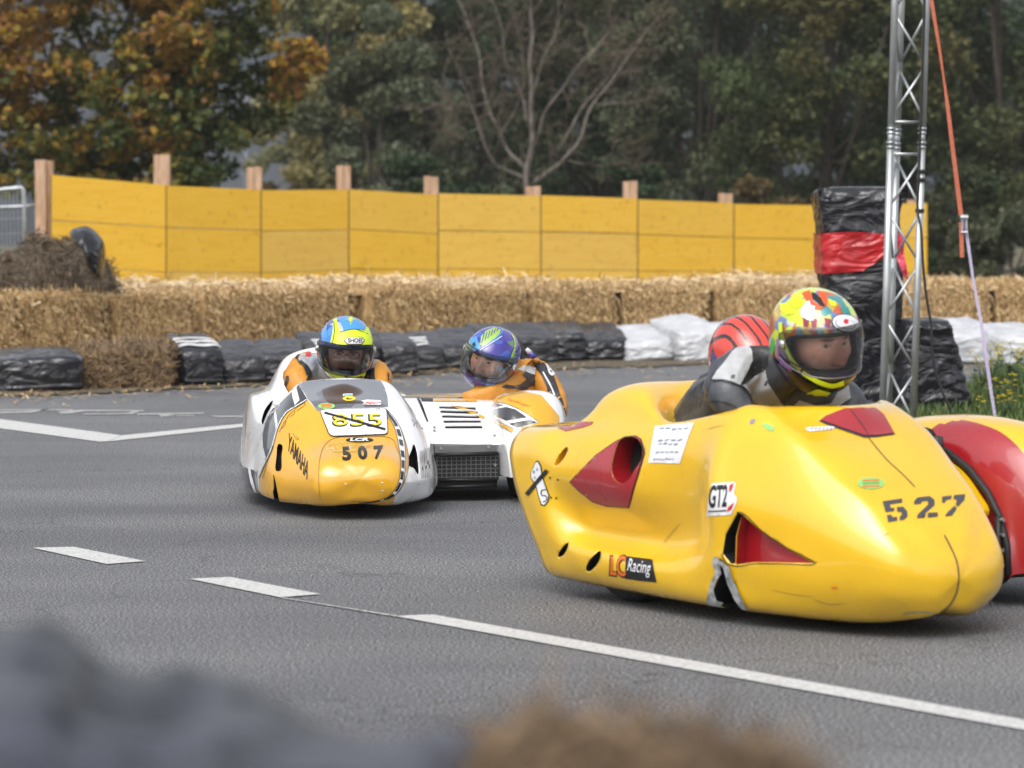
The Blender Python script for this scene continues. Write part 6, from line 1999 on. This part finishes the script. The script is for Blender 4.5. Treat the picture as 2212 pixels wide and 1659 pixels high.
def face(parent, Mx, skin=(.48, .25, .17), glasses=False):
    NT, NP = 170, 130
    V, C = [], []
    for j in range(NP):
        ph = R(-88) + R(176) * j / (NP - 1)
        for i in range(NT):
            th = -R(120) + R(240) * i / (NT - 1)
            d = Vector((math.cos(ph) * math.cos(th), math.cos(ph) * math.sin(th), math.sin(ph)))
            r = (abs(d.x / .098) ** 2.2 + abs(d.y / .076) ** 2.2 + abs(d.z / .120) ** 2.2) ** (-1 / 2.2)
            k = 0.0
            nose = math.exp(-(th / R(8 + 5 * sstep(R(8), R(-18), ph))) ** 2) * sstep(R(20), R(-12), ph) * sstep(R(-26), R(-17), ph)
            k += .030 * nose
            for s in (-1, 1):
                k += .006 * gauss(th, ph, s * 19, 17, 15, 5)
                k -= .012 * gauss(th, ph, s * 21, 8, 11, 7)
                k += .004 * gauss(th, ph, s * 21, 7.5, 6, 4)
                k += .007 * gauss(th, ph, s * 34, -8, 14, 11)
                k += .004 * gauss(th, ph, s * 10, -16, 5, 5)
            # folds from nose to mouth, bags and creases round the eyes, a furrow between the brows
            at_ = abs(th)
            k -= .0045 * math.exp(-((at_ - (R(13) - (ph + R(12)) * .55)) / R(2.2)) ** 2) * sstep(R(-40), R(-34), ph) * sstep(R(-8), R(-14), ph)
            k -= .002 * math.exp(-((ph - (R(1.5) + .10 * abs(at_ - R(21)))) / R(1.3)) ** 2) * math.exp(-((at_ - R(21)) / R(10)) ** 2)
            k -= .002 * math.exp(-((ph - R(12.5)) / R(1.2)) ** 2) * math.exp(-((at_ - R(21)) / R(9)) ** 2)
            k -= .003 * math.exp(-((at_ - R(2.6)) / R(1.4)) ** 2) * math.exp(-((ph - R(19)) / R(6)) ** 2)
            k -= .0015 * math.exp(-((math.sin(ph * 42)) / .5) ** 2) * math.exp(-((at_ - R(38)) / R(6)) ** 2) * math.exp(-((ph - R(7)) / R(7)) ** 2)
            k += .005 * gauss(th, ph, 0, -30, 17, 4) + .004 * gauss(th, ph, 0, -38, 15, 4) - .004 * gauss(th, ph, 0, -33.5, 16, 2)
            k += .009 * gauss(th, ph, 0, -55, 20, 12)
            V.append(Mx @ (d * (r + k)))
            c = Vector(skin)
            red = gauss(th, ph, 0, -14, 9, 8) * .5 + sum(gauss(th, ph, s * 34, -9, 14, 10) for s in (-1, 1)) * .4
            c = c.lerp(Vector((skin[0] * 1.0, skin[1] * .68, skin[2] * .6)), min(1, red))
            lip = gauss(th, ph, 0, -34, 17, 5)
            c = c.lerp(Vector((.33, .11, .09)), min(1, lip * .8))
            if gauss(th, ph, 0, -33.6, 19, 1.6) > .5: c = Vector((.12, .04, .035))
            stub = sstep(R(-24), R(-34), ph) * .35
            c = c.lerp(Vector((.16, .11, .09)), stub)
            for s in (-1, 1):
                if gauss(th, ph, s * 20, 17.5, 14, 2.6) > .42: c = c.lerp(Vector((.09, .055, .035)), .75)
                e = ((th - R(s * 21)) / R(7.2)) ** 2 + ((ph - R(7.5)) / R(2.5)) ** 2
                if e < 1: c = Vector((.42, .38, .35))
                if e < 1.5 and e >= 1: c = Vector((.14, .07, .05))
                if ((th - R(s * 21 - 1)) / R(3.2)) ** 2 + ((ph - R(7.3)) / R(3.2)) ** 2 < 1: c = Vector((.02, .018, .016))
            C.append(tuple(c))
    h = link('face', mesh('face', V, grid_faces(NP, NT), M['face'], colors=np.array(C)), parent)
    if glasses:
        mb = MB()
        for s in (-1, 1):
            pts = []
            for k in range(24):
                t = 2 * math.pi * k / 24
                pts.append(Mx @ Vector((.106 - .010 * abs(math.cos(t)) , s * .033 + .026 * math.cos(t), .012 + .017 * math.sin(t))))
            mb.tube(pts + pts[:1], .0019, 6, cap=False)
        mb.tube([Mx @ Vector((.11, -.008, .016)), Mx @ Vector((.114, 0, .018)), Mx @ Vector((.11, .008, .016))], .0018, 6)
        mb.build('glasses', [M['ink']], h, True)
    return h
def skin_body(name, joints, edges, root, m, parent, sub=2):
    names = list(joints)
    me = bpy.data.meshes.new(name)
    me.from_pydata([tuple(joints[k][0]) for k in names], [(names.index(a), names.index(b)) for a, b in edges], [])
    o = bpy.data.objects.new(name, me)
    COL.objects.link(o)
    md = o.modifiers.new('skin', 'SKIN')
    md.use_smooth_shade = True
    md.branch_smoothing = .6
    sk = me.skin_vertices[0].data
    for i, k in enumerate(names):
        r_ = joints[k][1]
        sk[i].radius = r_ if isinstance(r_, tuple) else (r_, r_)
        sk[i].use_root = k == root
    md = o.modifiers.new('sub', 'SUBSURF')
    md.levels = md.render_levels = sub
    dg = bpy.context.evaluated_depsgraph_get()
    me2 = bpy.data.meshes.new_from_object(o.evaluated_get(dg))
    bpy.data.objects.remove(o)
    # folds in the leather
    me2.calc_loop_triangles()
    for v in me2.vertices:
        q = v.co * 1.0
        a = noise.noise(q * 9) * .007 + (1 - abs(noise.noise(Vector((q.x * 14, q.y * 14, q.z * 30))))) ** 4 * .013 - .006
        v.co = q + v.normal * a
    me2.materials.clear()
    me2.materials.append(m)
    me2.polygons.foreach_set('use_smooth', [True] * len(me2.polygons))
    return link(name, me2, parent)
def glove(parent, w, d, up, m, side=1):
    """gloved hand closed round a grip: palm, four bent fingers and a thumb"""
    d = d.normalized(); s = d.cross(up).normalized() * side; up = s.cross(d).normalized() * side
    mb = MB()
    mb.tube([w - d * .03, w, w + d * .05, w + d * .09], [.03, .034, .04, .036], 10)
    for k in range(4):
        b = w + d * .085 + s * (-.03 + .02 * k)
        L_ = (.036, .042, .040, .032)[k]
        mb.tube([b, b + d * L_, b + d * L_ * 1.2 - up * L_ * .9, b + d * L_ * .5 - up * L_ * 1.5], [.011, .0105, .010, .009], 8)
    b = w + d * .03 - s * .036
    mb.tube([b, b + d * .03 - s * .02 - up * .01, b + d * .055 - s * .012 - up * .035], [.013, .012, .010], 8)
    return mb.build('glove', [m], parent, True)
EDGES = [('pelvis', 'waist'), ('waist', 'chest'), ('chest', 'neck'), ('neck', 'head'), ('chest', 'sh_r'), ('sh_r', 'el_r'), ('el_r', 'wr_r'), ('chest', 'sh_l'), ('sh_l', 'el_l'), ('el_l', 'wr_l'),
         ('pelvis', 'hip_r'), ('hip_r', 'kn_r'), ('kn_r', 'an_r'), ('an_r', 'toe_r'), ('pelvis', 'hip_l'), ('hip_l', 'kn_l'), ('kn_l', 'an_l'), ('an_l', 'toe_l')]
def person(label, loc, J, m, group=None):
    t = thing('person', label, 'person', loc, 0, group)
    b = skin_body('suit', J, EDGES, 'pelvis', m, t)
    return t, b
def dd(bv, zf, parent):
    def f_(name, pts, m, off=.003, step=5, sm=False, holes=()):
        p = zp(zf, pts)
        if sm: p = smooth_poly(p, 4)
        return decal(name, p, bv, M[m], parent, off, step, holes)
    return f_

# ---------------------------------------------------------------- driver of 507
hc = F7.lx(z1(748, 318), -.98)
W7 = lambda px, x: F7.lx(z1(*px), x)
J = dict(pelvis=(F7.w(-1.62, -.05, .36), .15), waist=(F7.w(-1.42, -.05, .44), .155), chest=(F7.w(-1.17, -.045, .53), (.165, .13)), neck=(F7.w(-1.06, -.035, .60), .075), head=(hc + Vector((0, .01, -.03)), .072),
         sh_r=(W7((500, 415), -1.12), .082), el_r=(W7((436, 505), -.95), .066), wr_r=(F7.w(-.82, -.20, .42), .042), sh_l=(W7((915, 440), -1.12), .082), el_l=(W7((962, 515), -.97), .062), wr_l=(F7.w(-.82, .10, .42), .042),
         hip_r=(F7.w(-1.62, -.17, .32), .10), kn_r=(F7.w(-1.15, -.22, .20), .075), an_r=(F7.w(-1.55, -.22, .14), .05), toe_r=(F7.w(-1.68, -.22, .11), .04), hip_l=(F7.w(-1.62, .07, .32), .10), kn_l=(F7.w(-1.15, .12, .20), .075), an_l=(F7.w(-1.55, .12, .14), .05), toe_l=(F7.w(-1.68, .12, .11), .04))
pA, suitA = person('rider in orange and grey leathers crouched behind the screen, with blue and bright yellow helmet', F7.w(-1.3, -.05, 0), J, M['suit_o'])
for s in 'rl': glove(pA, J['wr_' + s][0], F7.u, Vector((0, 0, 1)), M['suit_k'], 1 if s == 'r' else -1)
MA = pose(hc, F7.u * 1 + F7.l * -.07 + Vector((0, 0, -.30)), R(-2)) @ Matrix.Scale(1.0, 4)
def paintA(t, ph, p):
    a = abs(t)
    if ph > R(25) and a < R(60): c = (.05, .20, .50)
    else: c = (.035, .045, .33)
    k = nz(p, 16)
    if k > .18: c = (.07, .25, .62)
    if k < -.32: c = (.42, .45, .50)
    if ph < R(-40): c = (.03, .04, .26) if k < .1 else (.5, .62, .03)
    if a < R(30) and ph < R(-38): c = (.55, .70, .02)
    return c
hA, bA = helmet(pA, MA, paintA, 'visor_smoke')
fA = face(pA, MA @ Matrix.Translation((.026, 0, -.004)) @ Matrix.Scale(1.02, 4), (.72, .44, .34), True)
dA = dd(bA, z1, hA)
dA('graphic', [(655, 285), (668, 220), (672, 150), (690, 128), (700, 180), (716, 222), (740, 216), (800, 205), (866, 214), (868, 175), (862, 150), (880, 180), (905, 240), (918, 292), (880, 300), (800, 306), (720, 300)], 'lime', .002, 4)
dA('graphic', [(708, 150), (745, 124), (790, 118), (836, 130), (852, 160), (866, 212), (800, 203), (738, 214)], 'h_blue', .0022, 4)
star = []
for k in range(16):
    r_ = (38, 9, 22, 9)[k % 4]
    star.append((778 + r_ * math.sin(k * math.pi / 8) * .95, 146 - r_ * math.cos(k * math.pi / 8)))
dA('graphic', star, 'lime', .0034, 3)
decal('graphic', stroke(spline2(zp(z1, [(668, 290), (680, 220), (676, 160)]), 4), 1.6), bA, M['ink'], hA, .0036, 4)
decal('graphic', stroke(spline2(zp(z1, [(712, 225), (800, 206), (880, 235)]), 4), 1.4), bA, M['ink'], hA, .0036, 4)
dA('brow_vent', [(700, 262), (740, 232), (800, 222), (860, 232), (895, 262), (900, 300), (700, 300)], 'lime', .010, 4)
bA2 = bvh_many([hA, [c for c in hA.children if c.name.startswith('brow_vent')][0]])
decal('badge', zp(z1, [(735, 274), (758, 252), (846, 252), (864, 274), (846, 298), (758, 298)]), bA2, M['ink'], hA, .0025, 4)
decal('badge', zp(z1, [(741, 274), (761, 256), (843, 256), (858, 274), (843, 294), (761, 294)]), bA2, M['paper'], hA, .0036, 4)
lettering('badge_print', 'SHOEI', zp(z1, [(760, 262), (846, 262), (846, 288), (760, 288)]), bA2, M['ink'], hA, .0048, bold=.03)
dA('graphic', [(602, 380), (625, 430), (655, 462), (700, 478), (735, 500), (735, 520), (690, 500), (640, 478), (612, 430)], 'lime', .002, 4)
dA('chin_vent', [(680, 462), (735, 480), (800, 486), (870, 462), (860, 500), (840, 514), (790, 506), (740, 514), (705, 500)], 'lime', .004, 4)
dA('chin_vent', [(740, 490), (800, 496), (850, 486), (845, 500), (800, 505), (750, 503)], 'ink', .0055, 4)
dA('graphic', [(590, 240), (610, 190), (640, 160), (632, 210), (640, 262), (610, 262)], 'h_blue', .002, 4)
bsA = bvh_of(suitA)
sA = dd(bsA, z1, suitA)
sA('grey_panel', [(498, 318), (560, 308), (600, 330), (640, 420), (640, 520), (545, 520), (535, 470), (505, 430), (455, 395), (470, 345)], 'suit_g')
sA('black_panel', [(450, 392), (472, 396), (512, 430), (536, 470), (540, 516), (505, 520), (500, 470), (480, 430), (455, 408)], 'suit_k', .0045)
sA('black_panel', [(436, 382), (500, 318), (545, 300), (550, 310), (500, 335), (462, 375), (452, 392)], 'suit_k', .0045)
sA('black_panel', [(385, 490), (400, 492), (400, 520), (385, 560), (372, 545)], 'suit_k', .004)
sA('leaf_emblem', [(508, 350), (516, 340), (522, 350), (532, 346), (528, 362), (536, 372), (522, 372), (518, 384), (510, 372), (496, 372), (506, 362), (498, 350)], 's_red', .0055, 3)
sA('grey_panel', [(905, 360), (930, 372), (945, 400), (915, 450), (890, 470), (880, 420)], 'suit_g')
sA('black_panel', [(868, 430), (900, 455), (925, 440), (930, 520), (860, 520)], 'suit_k', .0045)
sA('cuff_patch', [(1002, 470), (1012, 480), (1012, 520), (1004, 520)], 'ink', .004, 4)

# ---------------------------------------------------------------- passenger of 507
hc = W7((1643, 372), -1.42)
J = dict(pelvis=(F7.w(-1.95, .93, .30), .14), waist=(F7.w(-1.86, .93, .40), .15), chest=(W7((1905, 520), -1.68), (.15, .13)), neck=(W7((1760, 470), -1.52), .075), head=(hc + Vector((.02, .02, -.02)), .072),
         sh_r=(W7((1800, 535), -1.50), .085), el_r=(W7((1640, 600), -1.36), .066), wr_r=(W7((1450, 668), -1.34), .046), sh_l=(W7((1935, 450), -1.66), .085), el_l=(F7.w(-1.45, 1.02, .40), .062), wr_l=(F7.w(-1.28, .98, .30), .042),
         hip_r=(F7.w(-1.95, .83, .26), .10), kn_r=(F7.w(-1.60, .78, .18), .075), an_r=(F7.w(-1.95, .74, .15), .05), toe_r=(F7.w(-2.06, .74, .13), .04), hip_l=(F7.w(-1.95, 1.02, .26), .10), kn_l=(F7.w(-1.60, 1.04, .18), .075), an_l=(F7.w(-1.95, 1.04, .15), .05), toe_l=(F7.w(-2.06, 1.04, .13), .04))
pB, suitB = person('passenger in orange and black leathers, head tilted in a dark blue and green helmet', F7.w(-1.7, .9, 0), J, M['suit_o'])
glove(pB, J['wr_r'][0], Vector((-.9, -.1, -.25)), Vector((0, -1, .3)), M['suit_k'], 1)
glove(pB, J['wr_l'][0], F7.u, Vector((0, 0, 1)), M['suit_k'], -1)
MB_ = pose(hc, Vector((-.42, -1, -.22)), R(-21))
def paintB(t, ph, p):
    k = nz(p, 13)
    c = (.040, .030, .26)
    if k > .22: c = (.05, .10, .42)
    if k < -.30: c = (.10, .22, .10)
    if ph > R(55): c = (.06, .05, .30)
    return c
hB, bB = helmet(pB, MB_, paintB, 'visor_clear')
face(pB, MB_ @ Matrix.Translation((.026, 0, -.004)), (.70, .42, .32))
dB = dd(bB, z1, hB)
dB('graphic', [(1514, 262), (1554, 248), (1562, 285), (1578, 322), (1530, 345), (1518, 300)], 'h_blue', .002, 4)
dB('emblem', [(1532, 290), (1548, 282), (1542, 298), (1552, 300), (1530, 325), (1536, 306), (1526, 305)], 'ink', .0034, 3)
dB('graphic', [(1478, 300), (1500, 270), (1514, 280), (1520, 335), (1480, 335)], 'h_green', .002, 4)
dB('graphic', [(1580, 250), (1610, 215), (1660, 195), (1700, 210), (1690, 240), (1640, 280), (1590, 310), (1575, 300)], 'h_green', .002, 4)
for k in range(6):
    decal('graphic', stroke(zp(z1, [(1585 + k * 18, 290 - k * 14), (1600 + k * 17, 228 - k * 6)]), 1.8), bB, M['h_purple'], hB, .0034, 3)
decal('graphic', stroke(spline2(zp(z1, [(1590, 312), (1650, 275), (1700, 232), (1715, 205)]), 4), 2.6), bB, M['h_blue'], hB, .0036, 4)
decal('graphic', stroke(spline2(zp(z1, [(1572, 335), (1640, 292), (1705, 250)]), 4), 1.6), bB, M['paper'], hB, .0038, 4)
for k in range(5):
    decal('graphic', stroke(zp(z1, [(1752 + k * 3, 408 - k * 10), (1790, 392 - k * 22)]), 1.6), bB, M['h_green'], hB, .003, 3)
decal('graphic', stroke(spline2(zp(z1, [(1742, 420), (1775, 350), (1785, 280), (1765, 235)]), 4), 1.6), bB, M['lime'], hB, .003, 4)
dB('graphic', ellipse(1733, 409, 9, 9, 14), 's_orange', .0032, 3)
dB('graphic', ellipse(1752, 426, 8, 8, 14), 'paper', .0032, 3)
lettering('badge_print', 'SCORPION', zp(z1, [(1684, 478), (1738, 428), (1746, 442), (1692, 494)]), bB, M['paper'], hB, .0034, bold=.02)
dB('graphic', [(1600, 540), (1640, 530), (1680, 545), (1640, 566)], 'h_blue', .002, 4)
dB('graphic', [(1680, 440), (1708, 415), (1706, 452), (1690, 470)], 'h_blue', .002, 4)
bsB = bvh_of(suitB)
sB = dd(bsB, z1, suitB)
sB('black_panel', [(1905, 430), (1940, 390), (1975, 395), (2010, 460), (2050, 560), (2085, 660), (2110, 770), (2000, 790), (1995, 640), (1985, 560), (1950, 490)], 'suit_k')
sB('white_patch', [(1800, 450), (1840, 425), (1880, 430), (1918, 445), (1912, 490), (1880, 480), (1838, 462)], 'suit_w')
sB('black_panel', [(1700, 560), (1730, 545), (1780, 552), (1820, 545), (1858, 512), (1830, 480), (1850, 465), (1910, 486), (1916, 520), (1905, 550), (1870, 560), (1850, 580), (1820, 576), (1790, 570), (1740, 568)], 'suit_k', .004)
for ln in ([(1960, 470), (2010, 560), (2060, 700), (2090, 770)], [(2010, 560), (2040, 640), (2060, 760)], [(2000, 600), (1985, 700)]):
    decal('white_stripe', stroke(spline2(zp(z1, ln), 5), 3.2), bsB, M['suit_w'], suitB, .0055, 4)
lettering('suit_number', '8', zp(z1, [(1966, 405), (2000, 412), (2034, 490), (2000, 500)]), bsB, M['suit_w'], suitB, .006, bold=.05)
sB('red_trim', [(1770, 480), (1800, 462), (1806, 472), (1776, 488)], 's_red', .005, 3)
mb = MB(); a = W7((1908, 382), -1.56); b = W7((1880, 348), -1.56); c = W7((1858, 324), -1.56)
mb.tube([a, b], [.012, .014], 10); mb.build('drink_tube', [M['h_purple']], pB, True)
mb = MB(); mb.tube([b, c], [.013, .009], 10); mb.build('tube_valve', [M['suit_w']], pB, True)

# ---------------------------------------------------------------- driver of 527
hc = F5.ly(z3(1420, 690), 0.0)
W5 = lambda px, y: F5.ly(z2(*px), y)
J = dict(pelvis=(F5.w(-1.46, -.03, .50), .15), waist=(F5.w(-1.28, -.04, .62), .15), chest=(F5.w(-1.04, -.03, .795), (.165, .145)), neck=(F5.w(-.88, -.01, .80), .085), head=(hc + Vector((0, 0, -.03)), .074),
         sh_r=(W5((1010, 385), -.17), .10), el_r=(W5((930, 505), -.27), .078), wr_r=(F5.w(-.80, -.16, .57), .045), sh_l=(F5.w(-.93, .18, .70), .085), el_l=(F5.w(-.85, .25, .66), .064), wr_l=(F5.w(-.80, .13, .57), .043),
         hip_r=(F5.w(-1.48, -.14, .38), .10), kn_r=(F5.w(-1.0, -.2, .24), .08), an_r=(F5.w(-1.4, -.2, .15), .05), toe_r=(F5.w(-1.52, -.2, .12), .04), hip_l=(F5.w(-1.48, .12, .38), .10), kn_l=(F5.w(-1.0, .2, .24), .08), an_l=(F5.w(-1.4, .2, .15), .05), toe_l=(F5.w(-1.52, .2, .12), .04))
pC, suitC = person('rider in black and grey leathers on the leading yellow outfit, in multicoloured helmet', F5.w(-1.1, 0, 0), J, M['suit_s'])
for s in 'rl': glove(pC, J['wr_' + s][0], F5.u, Vector((0, 0, 1)), M['suit_k'], 1 if s == 'r' else -1)
MC_ = pose(hc + Vector((0, 0, .012)), Vector((.52, -1, -.24)), R(7)) @ Matrix.Diagonal((1.06, 1.06, 1.14, 1))
PAL = [(.55, .66, .03), (.50, .10, .03), (.60, .58, .55), (.05, .25, .26), (.25, .03, .06), (.55, .34, .06), (.12, .20, .42), (.62, .62, .10), (.42, .14, .03)]
_rc = random.Random(12)
CELLS = [(Vector((_rc.gauss(0, 1), _rc.gauss(0, 1), _rc.gauss(0, 1))).normalized() * .14, _rc.choice(PAL)) for _ in range(330)]
def paintC(t, ph, p):
    td = math.degrees(t)
    if ph < R(-30) and abs(td) < 75: return (.012, .012, .013)
    if ph < R(-24): return (.05, .02, .09) if nz(p, 25) > 0 else (.02, .02, .03)
    q = p + Vector((nz(p, 40), nz(p + Vector((1, 0, 0)), 40), nz(p, 33))) * .008
    b = min(CELLS, key=lambda c: (Vector((c[0].x, c[0].y, c[0].z * 1.0)) - q).length_squared)
    c = b[1]
    if ph > R(30) and (td < -35 or abs(td) > 100) and nz(p, 14) > -.05: c = (.58, .68, .03)
    if ph < R(26) and abs(td) < 60:   # woven band over the brow
        k = math.sin((p.y * 1.0 + p.z * .3) * 420)
        c = ((.10, .26, .32), (.42, .30, .08), (.30, .04, .07))[int((p.y + .2) * 70) % 3]
        if k > .6: c = tuple(x * .6 for x in c)
    return c
hC, bC = helmet(pC, MC_, paintC, 'visor_clear', 'tank')
face(pC, MC_ @ Matrix.Translation((.030, 0, -.006)), (.74, .41, .31))
dC = dd(bC, z3, hC)
dC('graphic', [(1385, 255), (1420, 265), (1470, 310), (1510, 385), (1460, 370), (1400, 320)], 'ink', .003, 3)
dC('graphic', [(1300, 260), (1370, 235), (1385, 270), (1400, 330), (1460, 375), (1500, 390), (1460, 412), (1390, 400), (1340, 330)], 'h_orange', .002, 3)
dC('graphic', [(1430, 240), (1500, 250), (1535, 320), (1520, 385), (1480, 330)], 'h_orange', .002, 3)
dC('graphic', [(1285, 420), (1340, 340), (1370, 330), (1380, 370), (1420, 380), (1410, 410), (1440, 430), (1420, 470), (1400, 510), (1350, 500), (1300, 470)], 'paper', .0026, 3)
dC('graphic', [(1180, 330), (1260, 290), (1330, 330), (1300, 380), (1240, 400)], 'lime', .0026, 3)
dC('graphic', [(1110, 350), (1200, 360), (1240, 440), (1160, 460), (1115, 410)], 'lime', .0022, 3)
dC('graphic', [(1540, 320), (1600, 340), (1600, 380), (1560, 375)], 'lime', .0026, 3)
dC('graphic', [(1640, 390), (1700, 390), (1720, 430), (1670, 460)], 'h_teal', .0026, 3)
for x in (1310, 1380, 1500): dC('graphic', [(x, 480), (x + 60, 495), (x + 50, 560), (x + 10, 560)], 'h_maroon', .0024, 3)
dC('badge', [z for z in ellipse(1685, 530, 125, 78, 30, .15)], 'ink', .0040, 3)
dC('badge', [z for z in ellipse(1685, 528, 114, 68, 30, .15)], 'paper', .0052, 3)
dC('badge', [z for z in ellipse(1680, 540, 90, 44, 26, .15)], 's_grey', .0060, 3)
dC('badge', [z for z in ellipse(1680, 538, 80, 36, 26, .15)], 'paper', .0068, 3)
dC('badge', [z for z in ellipse(1684, 520, 22, 20, 14)], 's_red', .0078, 3)
decal('lime_trim', stroke(spline2(zp(z3, [(1118, 520), (1120, 600), (1150, 700), (1205, 830), (1290, 940)]), 5), 8), bC, M['lime'], hC, .004, 4)
decal('lime_trim', stroke(spline2(zp(z3, [(1315, 962), (1390, 1010), (1480, 1055), (1580, 1076), (1668, 1052)]), 5), 9), bC, M['lime'], hC, .006, 4)
dC('graphic', [(1075, 660), (1100, 680), (1130, 750), (1160, 830), (1190, 900), (1220, 960), (1160, 920), (1110, 880), (1080, 800)], 'h_violet', .0024, 3)
dC('graphic', ellipse(1045, 730, 18, 70, 16), 'h_grn', .0026, 3)
dC('chin_vent', [(1290, 1160), (1440, 1100), (1555, 1130), (1500, 1180), (1410, 1242), (1340, 1200)], 'lime', .008, 3)
bsC = bvh_of(suitC)
sC = dd(bsC, z3, suitC)
sC('grey_panel', [(770, 712), (825, 725), (852, 770), (858, 860), (820, 940), (780, 1010), (745, 1082), (690, 1055), (620, 1035), (500, 1030), (540, 960), (600, 890), (680, 780)], 'suit_g')
sC('grey_panel', [(975, 940), (900, 985), (770, 1085), (850, 1160), (880, 1290), (1160, 1300), (1080, 1180), (1000, 1060)], 'suit_g')
sC('grey_panel', [(1180, 1300), (1280, 1210), (1420, 1255), (1560, 1240), (1680, 1050), (1710, 1070), (1740, 1200), (1560, 1310)], 'suit_g', .0035)
sC('black_panel', [(690, 690), (760, 640), (860, 590), (1000, 560), (1000, 900), (940, 950), (800, 1040), (752, 1080), (860, 870), (852, 770), (825, 722), (770, 708)], 'suit_k', .0028)
for k in range(9):
    decal('stretch_rib', stroke(zp(z3, [(150 + k * 34, 1395 - k * 16), (240 + k * 30, 1240 - k * 22), (300 + k * 26, 1120 - k * 18)]), 1.4), bsC, M['suit_k'], suitC, .003, 4)
decal('seam', stroke(spline2(zp(z3, [(500, 1040), (620, 1045), (740, 1090), (820, 1160), (860, 1260)]), 4), 3), bsC, M['suit_k'], suitC, .0045, 4)
decal('seam', stroke(spline2(zp(z3, [(460, 1230), (600, 1230), (720, 1280)]), 4), 3), bsC, M['suit_k'], suitC, .0045, 4)

# ---------------------------------------------------------------- passenger of 527
hc = W5((1058, 362), .30)
J = dict(pelvis=(F5.w(-1.78, .52, .42), .15), waist=(F5.w(-1.62, .46, .50), .15), chest=(F5.w(-1.42, .38, .63), (.15, .13)), neck=(hc + F5.u * -.10 + Vector((0, 0, -.10)), .075), head=(hc + Vector((0, 0, -.02)), .072),
         sh_r=(W5((885, 470), .12), .085), el_r=(F5.w(-1.42, .10, .50), .066), wr_r=(F5.w(-1.2, .12, .48), .045), sh_l=(F5.w(-1.38, .58, .62), .085), el_l=(F5.w(-1.2, .66, .56), .064), wr_l=(F5.w(-1.0, .6, .54), .043),
         hip_r=(F5.w(-1.78, .42, .38), .10), kn_r=(F5.w(-1.4, .4, .22), .08), an_r=(F5.w(-1.75, .4, .15), .05), toe_r=(F5.w(-1.86, .4, .13), .04), hip_l=(F5.w(-1.78, .64, .38), .10), kn_l=(F5.w(-1.4, .68, .22), .08), an_l=(F5.w(-1.75, .68, .15), .05), toe_l=(F5.w(-1.86, .68, .13), .04))
pD, suitD = person('passenger in dark leathers crouched behind the rider in grey, red and black helmet', F5.w(-1.5, .45, 0), J, M['suit_k'])
for s in 'rl': glove(pD, J['wr_' + s][0], F5.u, Vector((0, 0, 1)), M['suit_k'], 1 if s == 'r' else -1)
MD_ = pose(hc, F5.u + Vector((-.1, .25, -.75)), R(10)) @ Matrix.Scale(.97, 4)
def paintD(t, ph, p):
    k = math.sin(p.y * 170 + nz(p, 9) * 2.0)
    c = (.62, .055, .035)
    if k > .72: c = (.015, .015, .018)
    if ph < R(2) and nz(p, 15) > .1: c = (.05, .06, .20)
    if p.x < -.12: c = (.03, .03, .035)
    return c
hD, bD = helmet(pD, MD_, paintD, 'visor_smoke')
face(pD, MD_ @ Matrix.Translation((.016, 0, -.004)), (.45, .24, .17))
